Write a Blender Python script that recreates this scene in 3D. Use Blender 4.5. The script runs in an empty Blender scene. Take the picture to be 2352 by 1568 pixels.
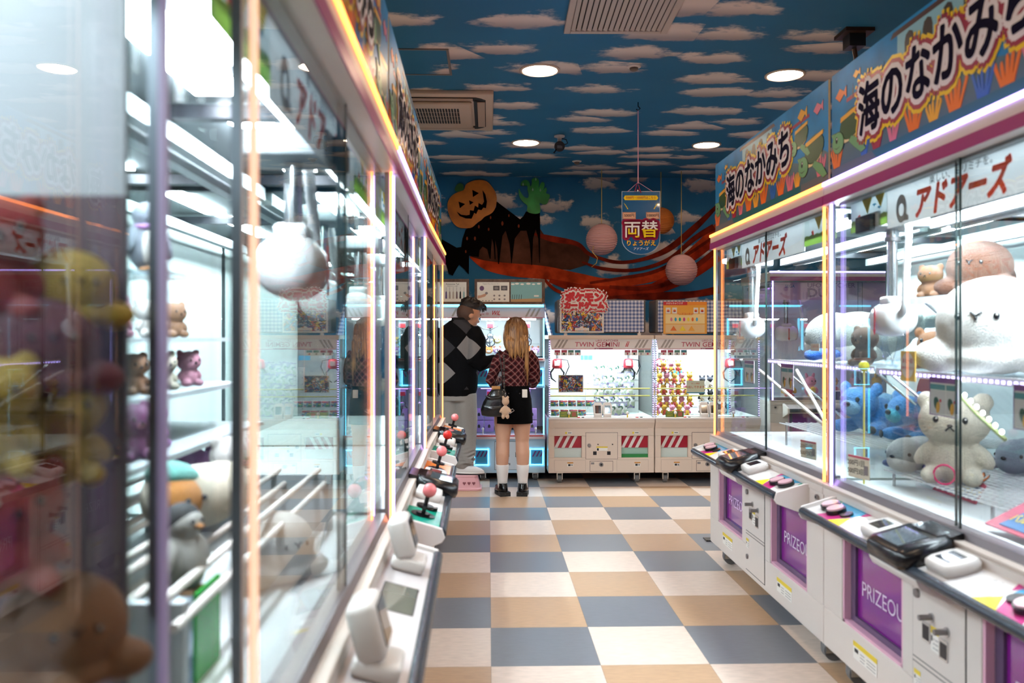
import bpy, bmesh, math, random
from mathutils import Vector, Matrix, noise
sc = bpy.context.scene
COL = sc.collection
R = math.radians
PI = math.pi
random.seed(7)

# ---------------------------------------------------------------- camera, world, exposure
CAMH = 1.36
FPX = 1900.0
cd = bpy.data.cameras.new('camera')
cam = bpy.data.objects.new('camera', cd)
COL.objects.link(cam)
cam.location = (0, 0, CAMH)
TH = math.atan(54 / FPX)
cam.rotation_euler = (R(90), 0, -TH)
cd.sensor_width = 36
cd.lens = FPX / 2352 * 36
cd.shift_y = -9 / 2352
cd.clip_start = 0.02
cd.dof.use_dof = True
cd.dof.focus_distance = 7.0
cd.dof.aperture_fstop = 2.6
sc.camera = cam
sc.view_settings.view_transform = 'Standard'
sc.view_settings.look = 'None'
sc.view_settings.gamma = 1
sc.view_settings.use_curve_mapping = False
sc.view_settings.exposure = 0.0
w = bpy.data.worlds.new('world')
sc.world = w
w.use_nodes = True
w.node_tree.nodes['Background'].inputs[0].default_value = (0.8, 0.75, 0.72, 1)
w.node_tree.nodes['Background'].inputs[1].default_value = 0.35
cy = sc.cycles
cy.max_bounces = 8
cy.diffuse_bounces = 3
cy.glossy_bounces = 4
cy.transmission_bounces = 4
cy.transparent_max_bounces = 28
cy.caustics_reflective = False
cy.caustics_refractive = False
cy.sample_clamp_indirect = 4
cy.use_denoising = True

CEIL = 3.06
WALLY = 8.75
LIGHT = 84.0      # strength of the ceiling diffusers
CASE = 85.0        # strength of the light panels inside the machines


def PT(px, py, Y):
    """point of the room at depth Y (along the aisle) seen at a given place of the frame"""
    a = (px - 1176) / FPX
    X = Y * (a * math.cos(TH) + math.sin(TH)) / (math.cos(TH) - a * math.sin(TH))
    d = X * math.sin(TH) + Y * math.cos(TH)
    return Vector((X, Y, CAMH - (py - 775) * d / FPX))


# ---------------------------------------------------------------- materials
def lin(h):
    h = h.lstrip('#')
    o = []
    for i in (0, 2, 4):
        c = int(h[i:i + 2], 16) / 255
        o.append(c / 12.92 if c <= .04045 else ((c + .055) / 1.055) ** 2.4)
    return (*o, 1)


MATS = {}


def mat(name, c='#ffffff', rough=.5, metal=0, emit=0, spec=.5, bump=0, bscale=200, sheen=0, coat=0, var=0, alpha=1, ec=None):
    if name in MATS:
        return MATS[name]
    m = bpy.data.materials.new(name)
    m.use_nodes = True
    nt = m.node_tree
    b = nt.nodes['Principled BSDF']
    b.inputs['Base Color'].default_value = lin(c)
    b.inputs['Roughness'].default_value = rough
    b.inputs['Metallic'].default_value = metal
    b.inputs['Specular IOR Level'].default_value = spec
    b.inputs['Sheen Weight'].default_value = sheen
    b.inputs['Coat Weight'].default_value = coat
    b.inputs['Alpha'].default_value = alpha
    if emit:
        b.inputs['Emission Color'].default_value = lin(ec or c)
        b.inputs['Emission Strength'].default_value = emit
    if bump or var:
        tc = nt.nodes.new('ShaderNodeTexCoord')
        n = nt.nodes.new('ShaderNodeTexNoise')
        n.inputs['Scale'].default_value = bscale
        n.inputs['Detail'].default_value = 4
        nt.links.new(tc.outputs['Object'], n.inputs['Vector'])
        if bump:
            bp = nt.nodes.new('ShaderNodeBump')
            bp.inputs['Strength'].default_value = bump
            bp.inputs['Distance'].default_value = .01
            nt.links.new(n.outputs['Fac'], bp.inputs['Height'])
            nt.links.new(bp.outputs['Normal'], b.inputs['Normal'])
        if var:
            hs = nt.nodes.new('ShaderNodeMixRGB')
            hs.blend_type = 'MULTIPLY'
            hs.inputs['Color1'].default_value = lin(c)
            rp = nt.nodes.new('ShaderNodeMapRange')
            rp.inputs[1].default_value = .3
            rp.inputs[2].default_value = .7
            rp.inputs[3].default_value = 1 - var
            rp.inputs[4].default_value = 1 + var
            nt.links.new(n.outputs['Fac'], rp.inputs[0])
            nt.links.new(rp.outputs[0], hs.inputs['Color2'])
            hs.inputs['Fac'].default_value = 1
            nt.links.new(hs.outputs[0], b.inputs['Base Color'])
    MATS[name] = m
    return m


def glassmat(name, tint='#f4fbf9', f0=.045, rough=0.0):
    if name in MATS:
        return MATS[name]
    m = bpy.data.materials.new(name)
    m.use_nodes = True
    nt = m.node_tree
    N, L = nt.nodes, nt.links
    N.clear()
    out = N.new('ShaderNodeOutputMaterial')
    tr = N.new('ShaderNodeBsdfTransparent')
    tr.inputs[0].default_value = lin(tint)
    gl = N.new('ShaderNodeBsdfGlossy')
    gl.inputs['Roughness'].default_value = rough
    g = N.new('ShaderNodeNewGeometry')
    dt = N.new('ShaderNodeVectorMath')
    dt.operation = 'DOT_PRODUCT'
    L.new(g.outputs['Incoming'], dt.inputs[0])
    L.new(g.outputs['Normal'], dt.inputs[1])

    def mth(op, a, b=None):
        n = N.new('ShaderNodeMath')
        n.operation = op
        for i, v in enumerate((a, b)):
            if v is None:
                continue
            if isinstance(v, (int, float)):
                n.inputs[i].default_value = v
            else:
                L.new(v, n.inputs[i])
        return n.outputs[0]
    ab = mth('ABSOLUTE', dt.outputs['Value'])
    p = mth('POWER', mth('SUBTRACT', 1, ab), 5)
    fac = mth('ADD', mth('MULTIPLY', p, 1 - f0), f0)
    mx = N.new('ShaderNodeMixShader')
    L.new(fac, mx.inputs[0])
    L.new(tr.outputs[0], mx.inputs[1])
    L.new(gl.outputs[0], mx.inputs[2])
    L.new(mx.outputs[0], out.inputs[0])
    MATS[name] = m
    return m


def nodemat(name):
    m = bpy.data.materials.new(name)
    m.use_nodes = True
    MATS[name] = m
    nt = m.node_tree

    def new(t, **kw):
        n = nt.nodes.new(t)
        for k, v in kw.items():
            setattr(n, k, v)
        return n

    def val(n, i, v):
        if hasattr(v, 'bl_idname') or hasattr(v, 'is_output'):
            nt.links.new(v, n.inputs[i])
        else:
            n.inputs[i].default_value = v

    def mth(op, a, b=None, c=None):
        n = new('ShaderNodeMath', operation=op)
        val(n, 0, a)
        if b is not None:
            val(n, 1, b)
        if c is not None:
            val(n, 2, c)
        return n.outputs[0]

    def mixc(f, a, b):
        n = new('ShaderNodeMixRGB')
        val(n, 0, f)
        val(n, 1, a)
        val(n, 2, b)
        return n.outputs[0]

    def smooth(x, a, b):
        n = new('ShaderNodeMapRange', interpolation_type='SMOOTHSTEP')
        val(n, 0, x)
        n.inputs[1].default_value = a
        n.inputs[2].default_value = b
        return n.outputs[0]
    return m, nt, new, val, mth, mixc, smooth


# ---------------------------------------------------------------- mesh helpers
_txt = {}


def text_data(s, offset=0.0):
    """flat lettering as vertices and faces, unit size, centred"""
    k = (s, round(offset, 4))
    if k not in _txt:
        cu = bpy.data.curves.new('t', 'FONT')
        cu.body = s
        cu.size = 1
        cu.align_x = 'CENTER'
        cu.align_y = 'CENTER'
        cu.offset = offset
        cu.resolution_u = 3
        ob = bpy.data.objects.new('t', cu)
        COL.objects.link(ob)
        dg = bpy.context.evaluated_depsgraph_get()
        me = bpy.data.meshes.new_from_object(ob.evaluated_get(dg))
        vs = [v.co.copy() for v in me.vertices]
        fs = [tuple(p.vertices) for p in me.polygons]
        bpy.data.objects.remove(ob)
        bpy.data.curves.remove(cu)
        bpy.data.meshes.remove(me)
        _txt[k] = (vs, fs)
    return _txt[k]


def fit(s, size, width, offset=0.0):
    """horizontal stretch that gives the lettering a chosen width"""
    vs, fs = text_data(s, offset)
    return width / (size * (max(v.x for v in vs) - min(v.x for v in vs)))


def front(x, y, z):
    """matrix: local XY drawn on an upright face that looks towards -Y"""
    return Matrix.Translation((x, y, z)) @ Matrix.Rotation(R(90), 4, 'X')


def frame_at(d):
    d = d.normalized()
    u = Vector((0, 0, 1)) if abs(d.z) < .9 else Vector((1, 0, 0))
    a = d.cross(u).normalized()
    return a, a.cross(d).normalized()


class MB:
    def __init__(s):
        s.v, s.f, s.i, s.s, s.mats = [], [], [], [], []

    def mi(s, m):
        if m not in s.mats:
            s.mats.append(m)
        return s.mats.index(m)

    def add(s, vs, fs, m, smooth=False, M=None):
        b = len(s.v)
        s.v += [(M @ Vector(v)) if M else Vector(v) for v in vs]
        i = s.mi(m)
        for f in fs:
            s.f.append([b + k for k in f])
            s.i.append(i)
            s.s.append(smooth)
        return s

    def box(s, x0, x1, y0, y1, z0, z1, m, M=None):
        v = [(x, y, z) for z in (z0, z1) for y in (y0, y1) for x in (x0, x1)]
        return s.add(v, [(0, 2, 3, 1), (4, 5, 7, 6), (0, 1, 5, 4), (2, 6, 7, 3), (0, 4, 6, 2), (1, 3, 7, 5)], m, False, M)

    def rbox(s, x0, x1, y0, y1, z0, z1, m, r=.01, seg=2, M=None):
        bm = bmesh.new()
        bmesh.ops.create_cube(bm, size=1)
        for v in bm.verts:
            v.co = Vector((x0 + (v.co.x + .5) * (x1 - x0), y0 + (v.co.y + .5) * (y1 - y0), z0 + (v.co.z + .5) * (z1 - z0)))
        bmesh.ops.bevel(bm, geom=bm.edges[:], offset=r, segments=seg, profile=.5, affect='EDGES')
        bm.verts.index_update()
        s.add([v.co.copy() for v in bm.verts], [[v.index for v in f.verts] for f in bm.faces], m, True, M)
        bm.free()
        return s

    def loft(s, rings, m, smooth=True, cap=True, closed=True, M=None):
        n = len(rings[0])
        vs = [p for r in rings for p in r]
        fs = []
        for a in range(len(rings) - 1):
            for k in range(n if closed else n - 1):
                k2 = (k + 1) % n
                fs.append((a * n + k, a * n + k2, (a + 1) * n + k2, (a + 1) * n + k))
        if cap:
            fs.append(tuple(reversed(range(n))))
            fs.append(tuple((len(rings) - 1) * n + k for k in range(n)))
        return s.add(vs, fs, m, smooth, M)

    def tube(s, pts, r, m, seg=8, M=None, flat=1.0):
        pts = [Vector(p) for p in pts]
        rr = r if isinstance(r, (list, tuple)) else [r] * len(pts)
        rings = []
        a0 = None
        for k, p in enumerate(pts):
            d = (pts[min(k + 1, len(pts) - 1)] - pts[max(k - 1, 0)])
            if d.length < 1e-9:
                d = Vector((0, 0, 1))
            d.normalize()
            if a0 is None:
                a, b = frame_at(d)
            else:
                a = (a0 - d * a0.dot(d))
                a = a.normalized() if a.length > 1e-6 else frame_at(d)[0]
                b = a.cross(d).normalized()
            a0 = a
            rings.append([p + (a * math.cos(t) + b * math.sin(t) * flat) * rr[k] for t in [2 * PI * q / seg for q in range(seg)]])
        return s.loft(rings, m, True, True, True, M)

    def cyl(s, p0, p1, r0, m, r1=None, seg=16, M=None, smooth=True):
        p0, p1 = Vector(p0), Vector(p1)
        a, b = frame_at(p1 - p0)
        r1 = r0 if r1 is None else r1
        an = [2 * PI * q / seg for q in range(seg)]
        r0v = [p0 + (a * math.cos(t) + b * math.sin(t)) * r0 for t in an]
        r1v = [p1 + (a * math.cos(t) + b * math.sin(t)) * r1 for t in an]
        n = seg
        s.add(r0v + r1v, [(k, (k + 1) % n, n + (k + 1) % n, n + k) for k in range(n)], m, smooth, M)
        s.add(r0v, [tuple(reversed(range(n)))], m, False, M)
        s.add(r1v, [tuple(range(n))], m, False, M)
        return s

    def lathe(s, prof, m, c=(0, 0, 0), seg=24, M=None):
        c = Vector(c)
        rings = [[c + Vector((r * math.cos(2 * PI * q / seg), r * math.sin(2 * PI * q / seg), z)) for q in range(seg)] for r, z in prof]
        return s.loft(rings, m, True, True, True, M)

    def sph(s, c, r, m, seg=16, rings=10, M=None):
        rx, ry, rz = (r, r, r) if isinstance(r, (int, float)) else r
        c = Vector(c)
        vs = [c + Vector((0, 0, -rz))]
        for a in range(1, rings):
            t = -PI / 2 + PI * a / rings
            for k in range(seg):
                u = 2 * PI * k / seg
                vs.append(c + Vector((rx * math.cos(t) * math.cos(u), ry * math.cos(t) * math.sin(u), rz * math.sin(t))))
        vs.append(c + Vector((0, 0, rz)))
        fs = []
        for k in range(seg):
            k2 = (k + 1) % seg
            fs.append((0, 1 + k2, 1 + k))
            for a in range(rings - 2):
                b = 1 + a * seg
                fs.append((b + k, b + k2, b + seg + k2, b + seg + k))
            b = 1 + (rings - 2) * seg
            fs.append((b + k, b + k2, len(vs) - 1))
        return s.add(vs, fs, m, True, M)

    def ell(s, c, r, m, rot=(0, 0, 0), seg=16, rings=10, M=None):
        E = Matrix.Translation(c) @ Matrix.Rotation(rot[2], 4, 'Z') @ Matrix.Rotation(rot[1], 4, 'Y') @ Matrix.Rotation(rot[0], 4, 'X')
        return s.sph((0, 0, 0), r, m, seg, rings, (M @ E) if M else E)

    def prism(s, pts, d, m, M=None, m2=None):
        n = len(pts)
        vs = [(p[0], p[1], 0) for p in pts] + [(p[0], p[1], d) for p in pts]
        s.add(vs, [tuple(range(n, 2 * n))], m, False, M)
        s.add(vs, [tuple(reversed(range(n)))] + [(k, (k + 1) % n, n + (k + 1) % n, n + k) for k in range(n)], m2 or m, False, M)
        return s

    def text(s, t, size, m, M, offset=0.0, sx=1.0, shear=0.0):
        vs, fs = text_data(t, offset)
        return s.add([(v.x * size * sx + v.y * size * shear, v.y * size, 0) for v in vs], fs, m, False, M)

    def bold(s, t, size, m, M, r, sx=1.0, shear=0.0, n=10, offset=0.0):
        """heavy lettering: the glyphs swept round a small circle"""
        for k in range(n):
            q = 2 * PI * k / n
            s.text(t, size, m, M @ Matrix.Translation((r * math.cos(q), r * math.sin(q), -.00006 * k)), offset, sx, shear)
        return s

    def quad(s, pts, m, M=None):
        return s.add(pts, [tuple(range(len(pts)))], m, False, M)

    def mesh(s, name):
        me = bpy.data.meshes.new(name)
        me.from_pydata([tuple(v) for v in s.v], [], s.f)
        for m in s.mats:
            me.materials.append(m)
        me.polygons.foreach_set('material_index', s.i)
        me.polygons.foreach_set('use_smooth', s.s)
        me.update()
        return me

    def build(s, name, parent=None, label=None, cat=None, group=None, kind=None, bevel=0, loc=None):
        o = bpy.data.objects.new(name, s.mesh(name))
        COL.objects.link(o)
        if parent:
            o.parent = parent
        if bevel:
            b = o.modifiers.new('bevel', 'BEVEL')
            b.width = bevel
            b.segments = 2
            b.limit_method = 'ANGLE'
        if loc:
            o.location = loc
        return tag(o, label, cat, group, kind)


def tag(o, label=None, cat=None, group=None, kind=None):
    if label:
        o['label'] = label
    if cat:
        o['category'] = cat
    if group:
        o['group'] = group
    if kind:
        o['kind'] = kind
    return o


def thing(name, label, cat, loc=(0, 0, 0), rz=0, group=None):
    o = bpy.data.objects.new(name, None)
    o.empty_display_size = .1
    COL.objects.link(o)
    o.location = loc
    o.rotation_euler = (0, 0, rz)
    return tag(o, label, cat, group)


def dup(root, loc, rz=0, label=None, scale=None, rot=None):
    """a copy of a thing with copies of its parts and their parts"""
    r = root.copy()
    COL.objects.link(r)
    r.location = loc
    r.rotation_euler = rot or (0, 0, rz)
    if scale:
        r.scale = (scale, scale, scale) if isinstance(scale, (int, float)) else scale
    if label:
        r['label'] = label
    for ch in KIDS(root):
        c = ch.copy()
        COL.objects.link(c)
        c.parent = r
        for g in KIDS(ch):
            d = g.copy()
            COL.objects.link(d)
            d.parent = c
    return r


def KIDS(o):
    return [x for x in o.children]


def remesh(mb, name, voxel=.01, smooth=6, mats=None):
    """fuse the pieces of a builder into one continuous surface"""
    o = bpy.data.objects.new('tmp', mb.mesh('tmp'))
    COL.objects.link(o)
    r = o.modifiers.new('r', 'REMESH')
    r.mode = 'VOXEL'
    r.voxel_size = voxel
    r.use_smooth_shade = True
    if smooth:
        k = o.modifiers.new('s', 'SMOOTH')
        k.iterations = smooth
        k.factor = .5
    dg = bpy.context.evaluated_depsgraph_get()
    me = bpy.data.meshes.new_from_object(o.evaluated_get(dg))
    me.name = name
    tmp = o.data
    bpy.data.objects.remove(o)
    bpy.data.meshes.remove(tmp)
    me.materials.clear()
    for m in (mats or mb.mats):
        me.materials.append(m)
    me.polygons.foreach_set('material_index', [0] * len(me.polygons))
    return me


def addmesh(me, name, parent=None, label=None, cat=None, group=None):
    o = bpy.data.objects.new(name, me)
    COL.objects.link(o)
    if parent:
        o.parent = parent
    return tag(o, label, cat, group)


WHITE = mat('white_powder_coat', '#d8cfc8', .4, bump=.02, bscale=300)
WHITE2 = mat('white_plastic', '#e6e0da', .3)
GREY = mat('grey_metal', '#8f8b8c', .35, .7)
STEEL = mat('bright_steel', '#cfd2d4', .2, .9)
DARK = mat('dark_metal', '#23242a', .4, .3)
BLACK = mat('black_plastic', '#0d0d10', .25)
RUBBER = mat('black_rubber', '#141416', .7)
CHROME = mat('chrome', '#e0e0e0', .08, 1)
CLEAR = glassmat('clear_glass', '#fafdfc')
ACRYL = glassmat('clear_acrylic', '#f2f6fa', .06, .03)
LINE = mat('panel_gap', '#3a3836', .8)
YELLOW = mat('yellow_sticker', '#e0c53a', .5)
PAPER = mat('white_paper', '#e9e6e0', .6)
INK = mat('black_ink', '#17161a', .6)

# ---------------------------------------------------------------- the room shell
def cloud_material(name, axis, sx, sy, base, r0=.40, rough=.6, warp=.35):
    m, nt, new, val, mth, mixc, smooth = nodemat(name)
    b = nt.nodes['Principled BSDF']
    b.inputs['Roughness'].default_value = rough
    b.inputs['Specular IOR Level'].default_value = .2
    tc = new('ShaderNodeTexCoord')
    sp = new('ShaderNodeSeparateXYZ')
    nt.links.new(tc.outputs['Object'], sp.inputs[0])
    X = sp.outputs['X']
    Y = sp.outputs['Y'] if axis == 'XY' else sp.outputs['Z']
    cmb = new('ShaderNodeCombineXYZ')
    val(cmb, 0, mth('DIVIDE', X, sx))
    val(cmb, 1, mth('DIVIDE', Y, sy))
    nz = new('ShaderNodeTexNoise')
    nz.inputs['Scale'].default_value = 3.2
    nz.inputs['Detail'].default_value = 6
    nz.inputs['Roughness'].default_value = .62
    nt.links.new(cmb.outputs[0], nz.inputs['Vector'])
    vo = new('ShaderNodeTexVoronoi', voronoi_dimensions='2D')
    vo.inputs['Scale'].default_value = 1
    vo.inputs['Randomness'].default_value = .75
    nt.links.new(cmb.outputs[0], vo.inputs['Vector'])
    ds = new('ShaderNodeVectorMath', operation='SUBTRACT')
    nt.links.new(cmb.outputs[0], ds.inputs[0])
    nt.links.new(vo.outputs['Position'], ds.inputs[1])
    s2 = new('ShaderNodeSeparateXYZ')
    nt.links.new(ds.outputs[0], s2.inputs[0])
    up = -1 if axis == 'XY' else 1
    v = mth('MULTIPLY', s2.outputs['Y'], up)
    # the underside of each cloud is cut flatter than its top
    vv = mth('MULTIPLY', mth('MAXIMUM', v, mth('MULTIPLY', v, -2.0)), 1.0)
    d = mth('SQRT', mth('ADD', mth('POWER', s2.outputs['X'], 2), mth('POWER', vv, 2)))
    sc2 = new('ShaderNodeSeparateColor')
    nt.links.new(vo.outputs['Color'], sc2.inputs[0])
    rad = mth('MULTIPLY_ADD', sc2.outputs[0], .16, r0 - .1)
    e = mth('SUBTRACT', mth('ADD', d, mth('MULTIPLY', mth('SUBTRACT', nz.outputs['Fac'], .5), warp * 2.6)), rad)
    mask = smooth(e, .10, -.10)
    shade = mixc(smooth(v, -.18, .2), lin('#a59a9a'), lin('#eaddd2'))
    nz2 = new('ShaderNodeTexNoise')
    nz2.inputs['Scale'].default_value = .8
    nt.links.new(cmb.outputs[0], nz2.inputs['Vector'])
    sky = mixc(nz2.outputs['Fac'], lin(base[0]), lin(base[1]))
    c = mixc(mth('MULTIPLY', mask, .88), sky, shade)
    nt.links.new(c, b.inputs['Base Color'])
    return m


def floor_material():
    m, nt, new, val, mth, mixc, smooth = nodemat('vinyl_floor')
    b = nt.nodes['Principled BSDF']
    T = .4555
    tc = new('ShaderNodeTexCoord')
    sp = new('ShaderNodeSeparateXYZ')
    nt.links.new(tc.outputs['Object'], sp.inputs[0])
    u = mth('DIVIDE', mth('SUBTRACT', sp.outputs['X'], .011), T)
    v = mth('DIVIDE', mth('SUBTRACT', sp.outputs['Y'], 3.878), T)
    cu, cv = mth('FLOOR', u), mth('FLOOR', v)
    par = mth('FLOORED_MODULO', cu, 2)
    idx = mth('FLOORED_MODULO', mth('SUBTRACT', cv, par), 3)
    r = new('ShaderNodeValToRGB')
    r.color_ramp.interpolation = 'CONSTANT'
    el = r.color_ramp.elements
    el[0].color = lin('#b79678')
    el[1].position = .3
    el[1].color = lin('#d9c5b6')
    e3 = el.new(.6)
    e3.color = lin('#75777d')
    nt.links.new(mth('DIVIDE', idx, 3), r.inputs[0])
    # faint streaks along alternating directions
    nz = new('ShaderNodeTexNoise')
    mp = new('ShaderNodeMapping')
    mp.inputs['Scale'].default_value = (18, 70, 20)
    nt.links.new(tc.outputs['Object'], mp.inputs[0])
    nt.links.new(mp.outputs[0], nz.inputs['Vector'])
    nz.inputs['Scale'].default_value = 1
    nz.inputs['Detail'].default_value = 5
    mr = new('ShaderNodeMapRange')
    val(mr, 0, nz.outputs['Fac'])
    mr.inputs[1].default_value = .25
    mr.inputs[2].default_value = .75
    mr.inputs[3].default_value = .86
    mr.inputs[4].default_value = 1.1
    mu = new('ShaderNodeMixRGB', blend_type='MULTIPLY')
    mu.inputs[0].default_value = 1
    nt.links.new(r.outputs[0], mu.inputs[1])
    nt.links.new(mr.outputs[0], mu.inputs[2])
    # dark hairline joints
    fu = mth('ABSOLUTE', mth('SUBTRACT', mth('FRACT', u), .5))
    fv = mth('ABSOLUTE', mth('SUBTRACT', mth('FRACT', v), .5))
    jn = smooth(mth('MAXIMUM', fu, fv), .4965, .4985)
    c = mixc(mth('MULTIPLY', jn, .5), mu.outputs[0], lin('#4a4038'))
    nt.links.new(c, b.inputs['Base Color'])
    b.inputs['Roughness'].default_value = .3
    b.inputs['Specular IOR Level'].default_value = .45
    rr = new('ShaderNodeMapRange')
    val(rr, 0, nz.outputs['Fac'])
    rr.inputs[3].default_value = .24
    rr.inputs[4].default_value = .4
    nt.links.new(rr.outputs[0], b.inputs['Roughness'])
    return m


XL, XR, YF = -5.2, 6.2, -3.2
MB().box(XL, XR, YF, WALLY, -.1, 0, floor_material()).build('floor', kind='structure')
MB().box(XL, XR, YF, WALLY + .1, CEIL, CEIL + .1, cloud_material('ceiling_wallpaper', 'XY', .62, .40, ('#1d5a80', '#2a6d94'), .36)).build('ceiling', kind='structure')
MB().box(XL, XR, WALLY, WALLY + .1, 0, CEIL, cloud_material('wall_wallpaper', 'XZ', .50, .34, ('#1f5a82', '#2d76a4'), .30, warp=.42)).build('wall_back', kind='structure')
PLASTER = mat('dark_plaster', '#5c5a5f', .8)
MB().box(XL - .1, XL, YF, WALLY, 0, CEIL, PLASTER).build('wall_left', kind='structure')
MB().box(XR, XR + .1, YF, WALLY, 0, CEIL, mat('dark_wall', '#3a3434', .8)).build('wall_right', kind='structure')
MB().box(XL, XR, YF - .1, YF, 0, CEIL, PLASTER).build('wall_front', kind='structure')
MB().box(XL, XR, WALLY - .012, WALLY - .001, 0, .08, DARK).build('baseboard_back', kind='structure')


# ---------------------------------------------------------------- the painted mural on the back wall
def wz(u, v, ox=950, oy=380, s=3.336):
    p = PT(ox + u / s, oy + v / s, WALLY)
    return (p.x, p.z)


def wallpoly(pts, d, m, off=0.0, m2=None, mb=None):
    mb = mb or MB()
    M = Matrix.Translation((0, WALLY - off, 0)) @ Matrix.Rotation(R(90), 4, 'X')
    return mb.prism([wz(*p) for p in pts], d, m, M, m2)


def smoothpoly(pts, n=3):
    o = []
    k = len(pts)
    for i in range(k):
        p0, p1, p2, p3 = pts[i - 1], pts[i], pts[(i + 1) % k], pts[(i + 2) % k]
        for j in range(n):
            t = j / n
            o.append(tuple(.5 * (2 * p1[a] + (p2[a] - p0[a]) * t + (2 * p0[a] - 5 * p1[a] + 4 * p2[a] - p3[a]) * t * t + (3 * p1[a] - p0[a] - 3 * p2[a] + p3[a]) * t ** 3) for a in (0, 1)))
    return o


def ribbon(pts):
    """outline of a strand given as (u, v, width) stations"""
    P = []
    for i in range(len(pts) - 1):
        p0, p1, p2, p3 = pts[max(i - 1, 0)], pts[i], pts[i + 1], pts[min(i + 2, len(pts) - 1)]
        for j in range(8):
            t = j / 8
            P.append([.5 * (2 * p1[a] + (p2[a] - p0[a]) * t + (2 * p0[a] - 5 * p1[a] + 4 * p2[a] - p3[a]) * t * t + (3 * p1[a] - p0[a] - 3 * p2[a] + p3[a]) * t ** 3) for a in (0, 1, 2)])
    P.append(list(pts[-1]))
    up, dn = [], []
    for i, p in enumerate(P):
        a, b = P[max(i - 1, 0)], P[min(i + 1, len(P) - 1)]
        dx, dy = b[0] - a[0], b[1] - a[1]
        L = math.hypot(dx, dy) or 1
        nx, ny = -dy / L, dx / L
        h = p[2] / 2
        up.append((p[0] + nx * h, p[1] + ny * h))
        dn.append((p[0] - nx * h, p[1] - ny * h))
    return up, dn


def strand(mb, pts, m, off):
    up, dn = ribbon(pts)
    M = Matrix.Translation((0, WALLY - off, 0)) @ Matrix.Rotation(R(90), 4, 'X')
    n = len(up)
    vs = [(*wz(*p), .002) for p in up] + [(*wz(*p), .002) for p in dn]
    mb.add(vs, [(k, k + 1, n + k + 1, n + k) for k in range(n - 1)], m, False, M)


MUR_R = mat('mural_red', '#8a2612', .9, spec=.05, var=.45, bscale=9)
MUR_R2 = mat('mural_rust', '#6b1f12', .9, spec=.05, var=.5, bscale=9)
MUR_O = mat('mural_orange', '#a8391a', .9, spec=.05, var=.4, bscale=9)
MUR_B = mat('mural_brown', '#4d2f24', .9, spec=.05, var=.5, bscale=5)
MUR_K = mat('mural_black', '#070405', .9, spec=.05)
mural = thing('wall_mural', 'painted mural of a black dripping cloak and red streaming scarf on the blue back wall', 'mural', (0, 0, 0))
b = wallpoly([(905, 470), (965, 480), (1000, 530), (1100, 560), (1210, 590), (1300, 650), (1350, 700), (1330, 760), (1200, 800), (1000, 790), (800, 780), (600, 740), (430, 700), (500, 640), (600, 560), (700, 500), (800, 490)], .001, MUR_B, .002)
b.build('painted_brown_area', mural)  # brown translucent area of the mural between cloak and scarf
sb = MB()
for k, (pts, m) in enumerate((
    ([(430, 700, 8), (560, 765, 70), (760, 800, 100), (1000, 820, 100), (1250, 862, 80), (1500, 900, 70), (1800, 862, 70), (2000, 780, 80), (2200, 600, 60), (2335, 440, 30)], MUR_O),
    ([(910, 520, 10), (1050, 560, 46), (1250, 600, 34), (1350, 680, 28), (1550, 740, 26), (1750, 720, 28), (1950, 640, 46), (2150, 480, 50), (2335, 300, 24)], MUR_R2),
    ([(1000, 870, 20), (1100, 960, 25), (1300, 1010, 20), (1600, 1000, 24), (1900, 880, 30), (2150, 700, 50), (2335, 560, 46)], MUR_R),
    ([(1040, 880, 30), (1300, 950, 80), (1600, 970, 90), (1900, 930, 80), (2150, 830, 60), (2340, 700, 60)], MUR_R),
    ([(1290, 740, 15), (1450, 790, 26), (1700, 800, 26), (1950, 720, 30), (2150, 560, 40), (2300, 470, 50)], MUR_R2),
    ([(1500, 1010, 20), (1900, 1000, 60), (2150, 985, 50), (2340, 950, 60)], MUR_R2),
    ([(1350, 900, 20), (1600, 860, 22), (1850, 810, 26), (2100, 680, 26), (2335, 520, 20)], MUR_R2),
    ([(1500, 930, 26), (1800, 940, 30), (2050, 850, 40), (2330, 640, 40)], MUR_R2))):
    strand(sb, pts, m, .004 + k * .0008)
sb.build('painted_scarf', mural)
robe = [(635, 275), (680, 310), (740, 355), (815, 412), (840, 390), (862, 352), (920, 372), (967, 362), (970, 480), (967, 745), (963, 745), (955, 560), (935, 490), (915, 560), (907, 765), (903, 765), (890, 600), (865, 500), (820, 500), (775, 560), (752, 750), (748, 750), (735, 600), (705, 500), (680, 540), (655, 755), (648, 755), (640, 640), (625, 570), (628, 720), (622, 720), (612, 600), (600, 560), (590, 715), (583, 715), (565, 640), (530, 620), (505, 650), (500, 700), (425, 690), (423, 835), (385, 790), (350, 760), (330, 790), (300, 845), (270, 830), (250, 760), (225, 740), (195, 700), (205, 560), (260, 590), (330, 630), (365, 625), (375, 560), (400, 490), (480, 450), (545, 395), (600, 365), (632, 320)]
rb = wallpoly(robe, .002, MUR_K, .010)
for u, v, r in ((500, 470, 9), (575, 490, 8), (680, 445, 11), (410, 560, 9), (470, 560, 10), (590, 400, 8), (730, 385, 7), (805, 465, 9), (400, 660, 8)):
    wallpoly([(u + r * math.cos(t) * .8, v + r * 1.6 * math.sin(t)) for t in [k * PI / 4 for k in range(8)]], .001, mat('mural_spot', '#7a3a26', .9, spec=.05), .0135, mb=rb)
rb.build('painted_cloak', mural)

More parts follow.
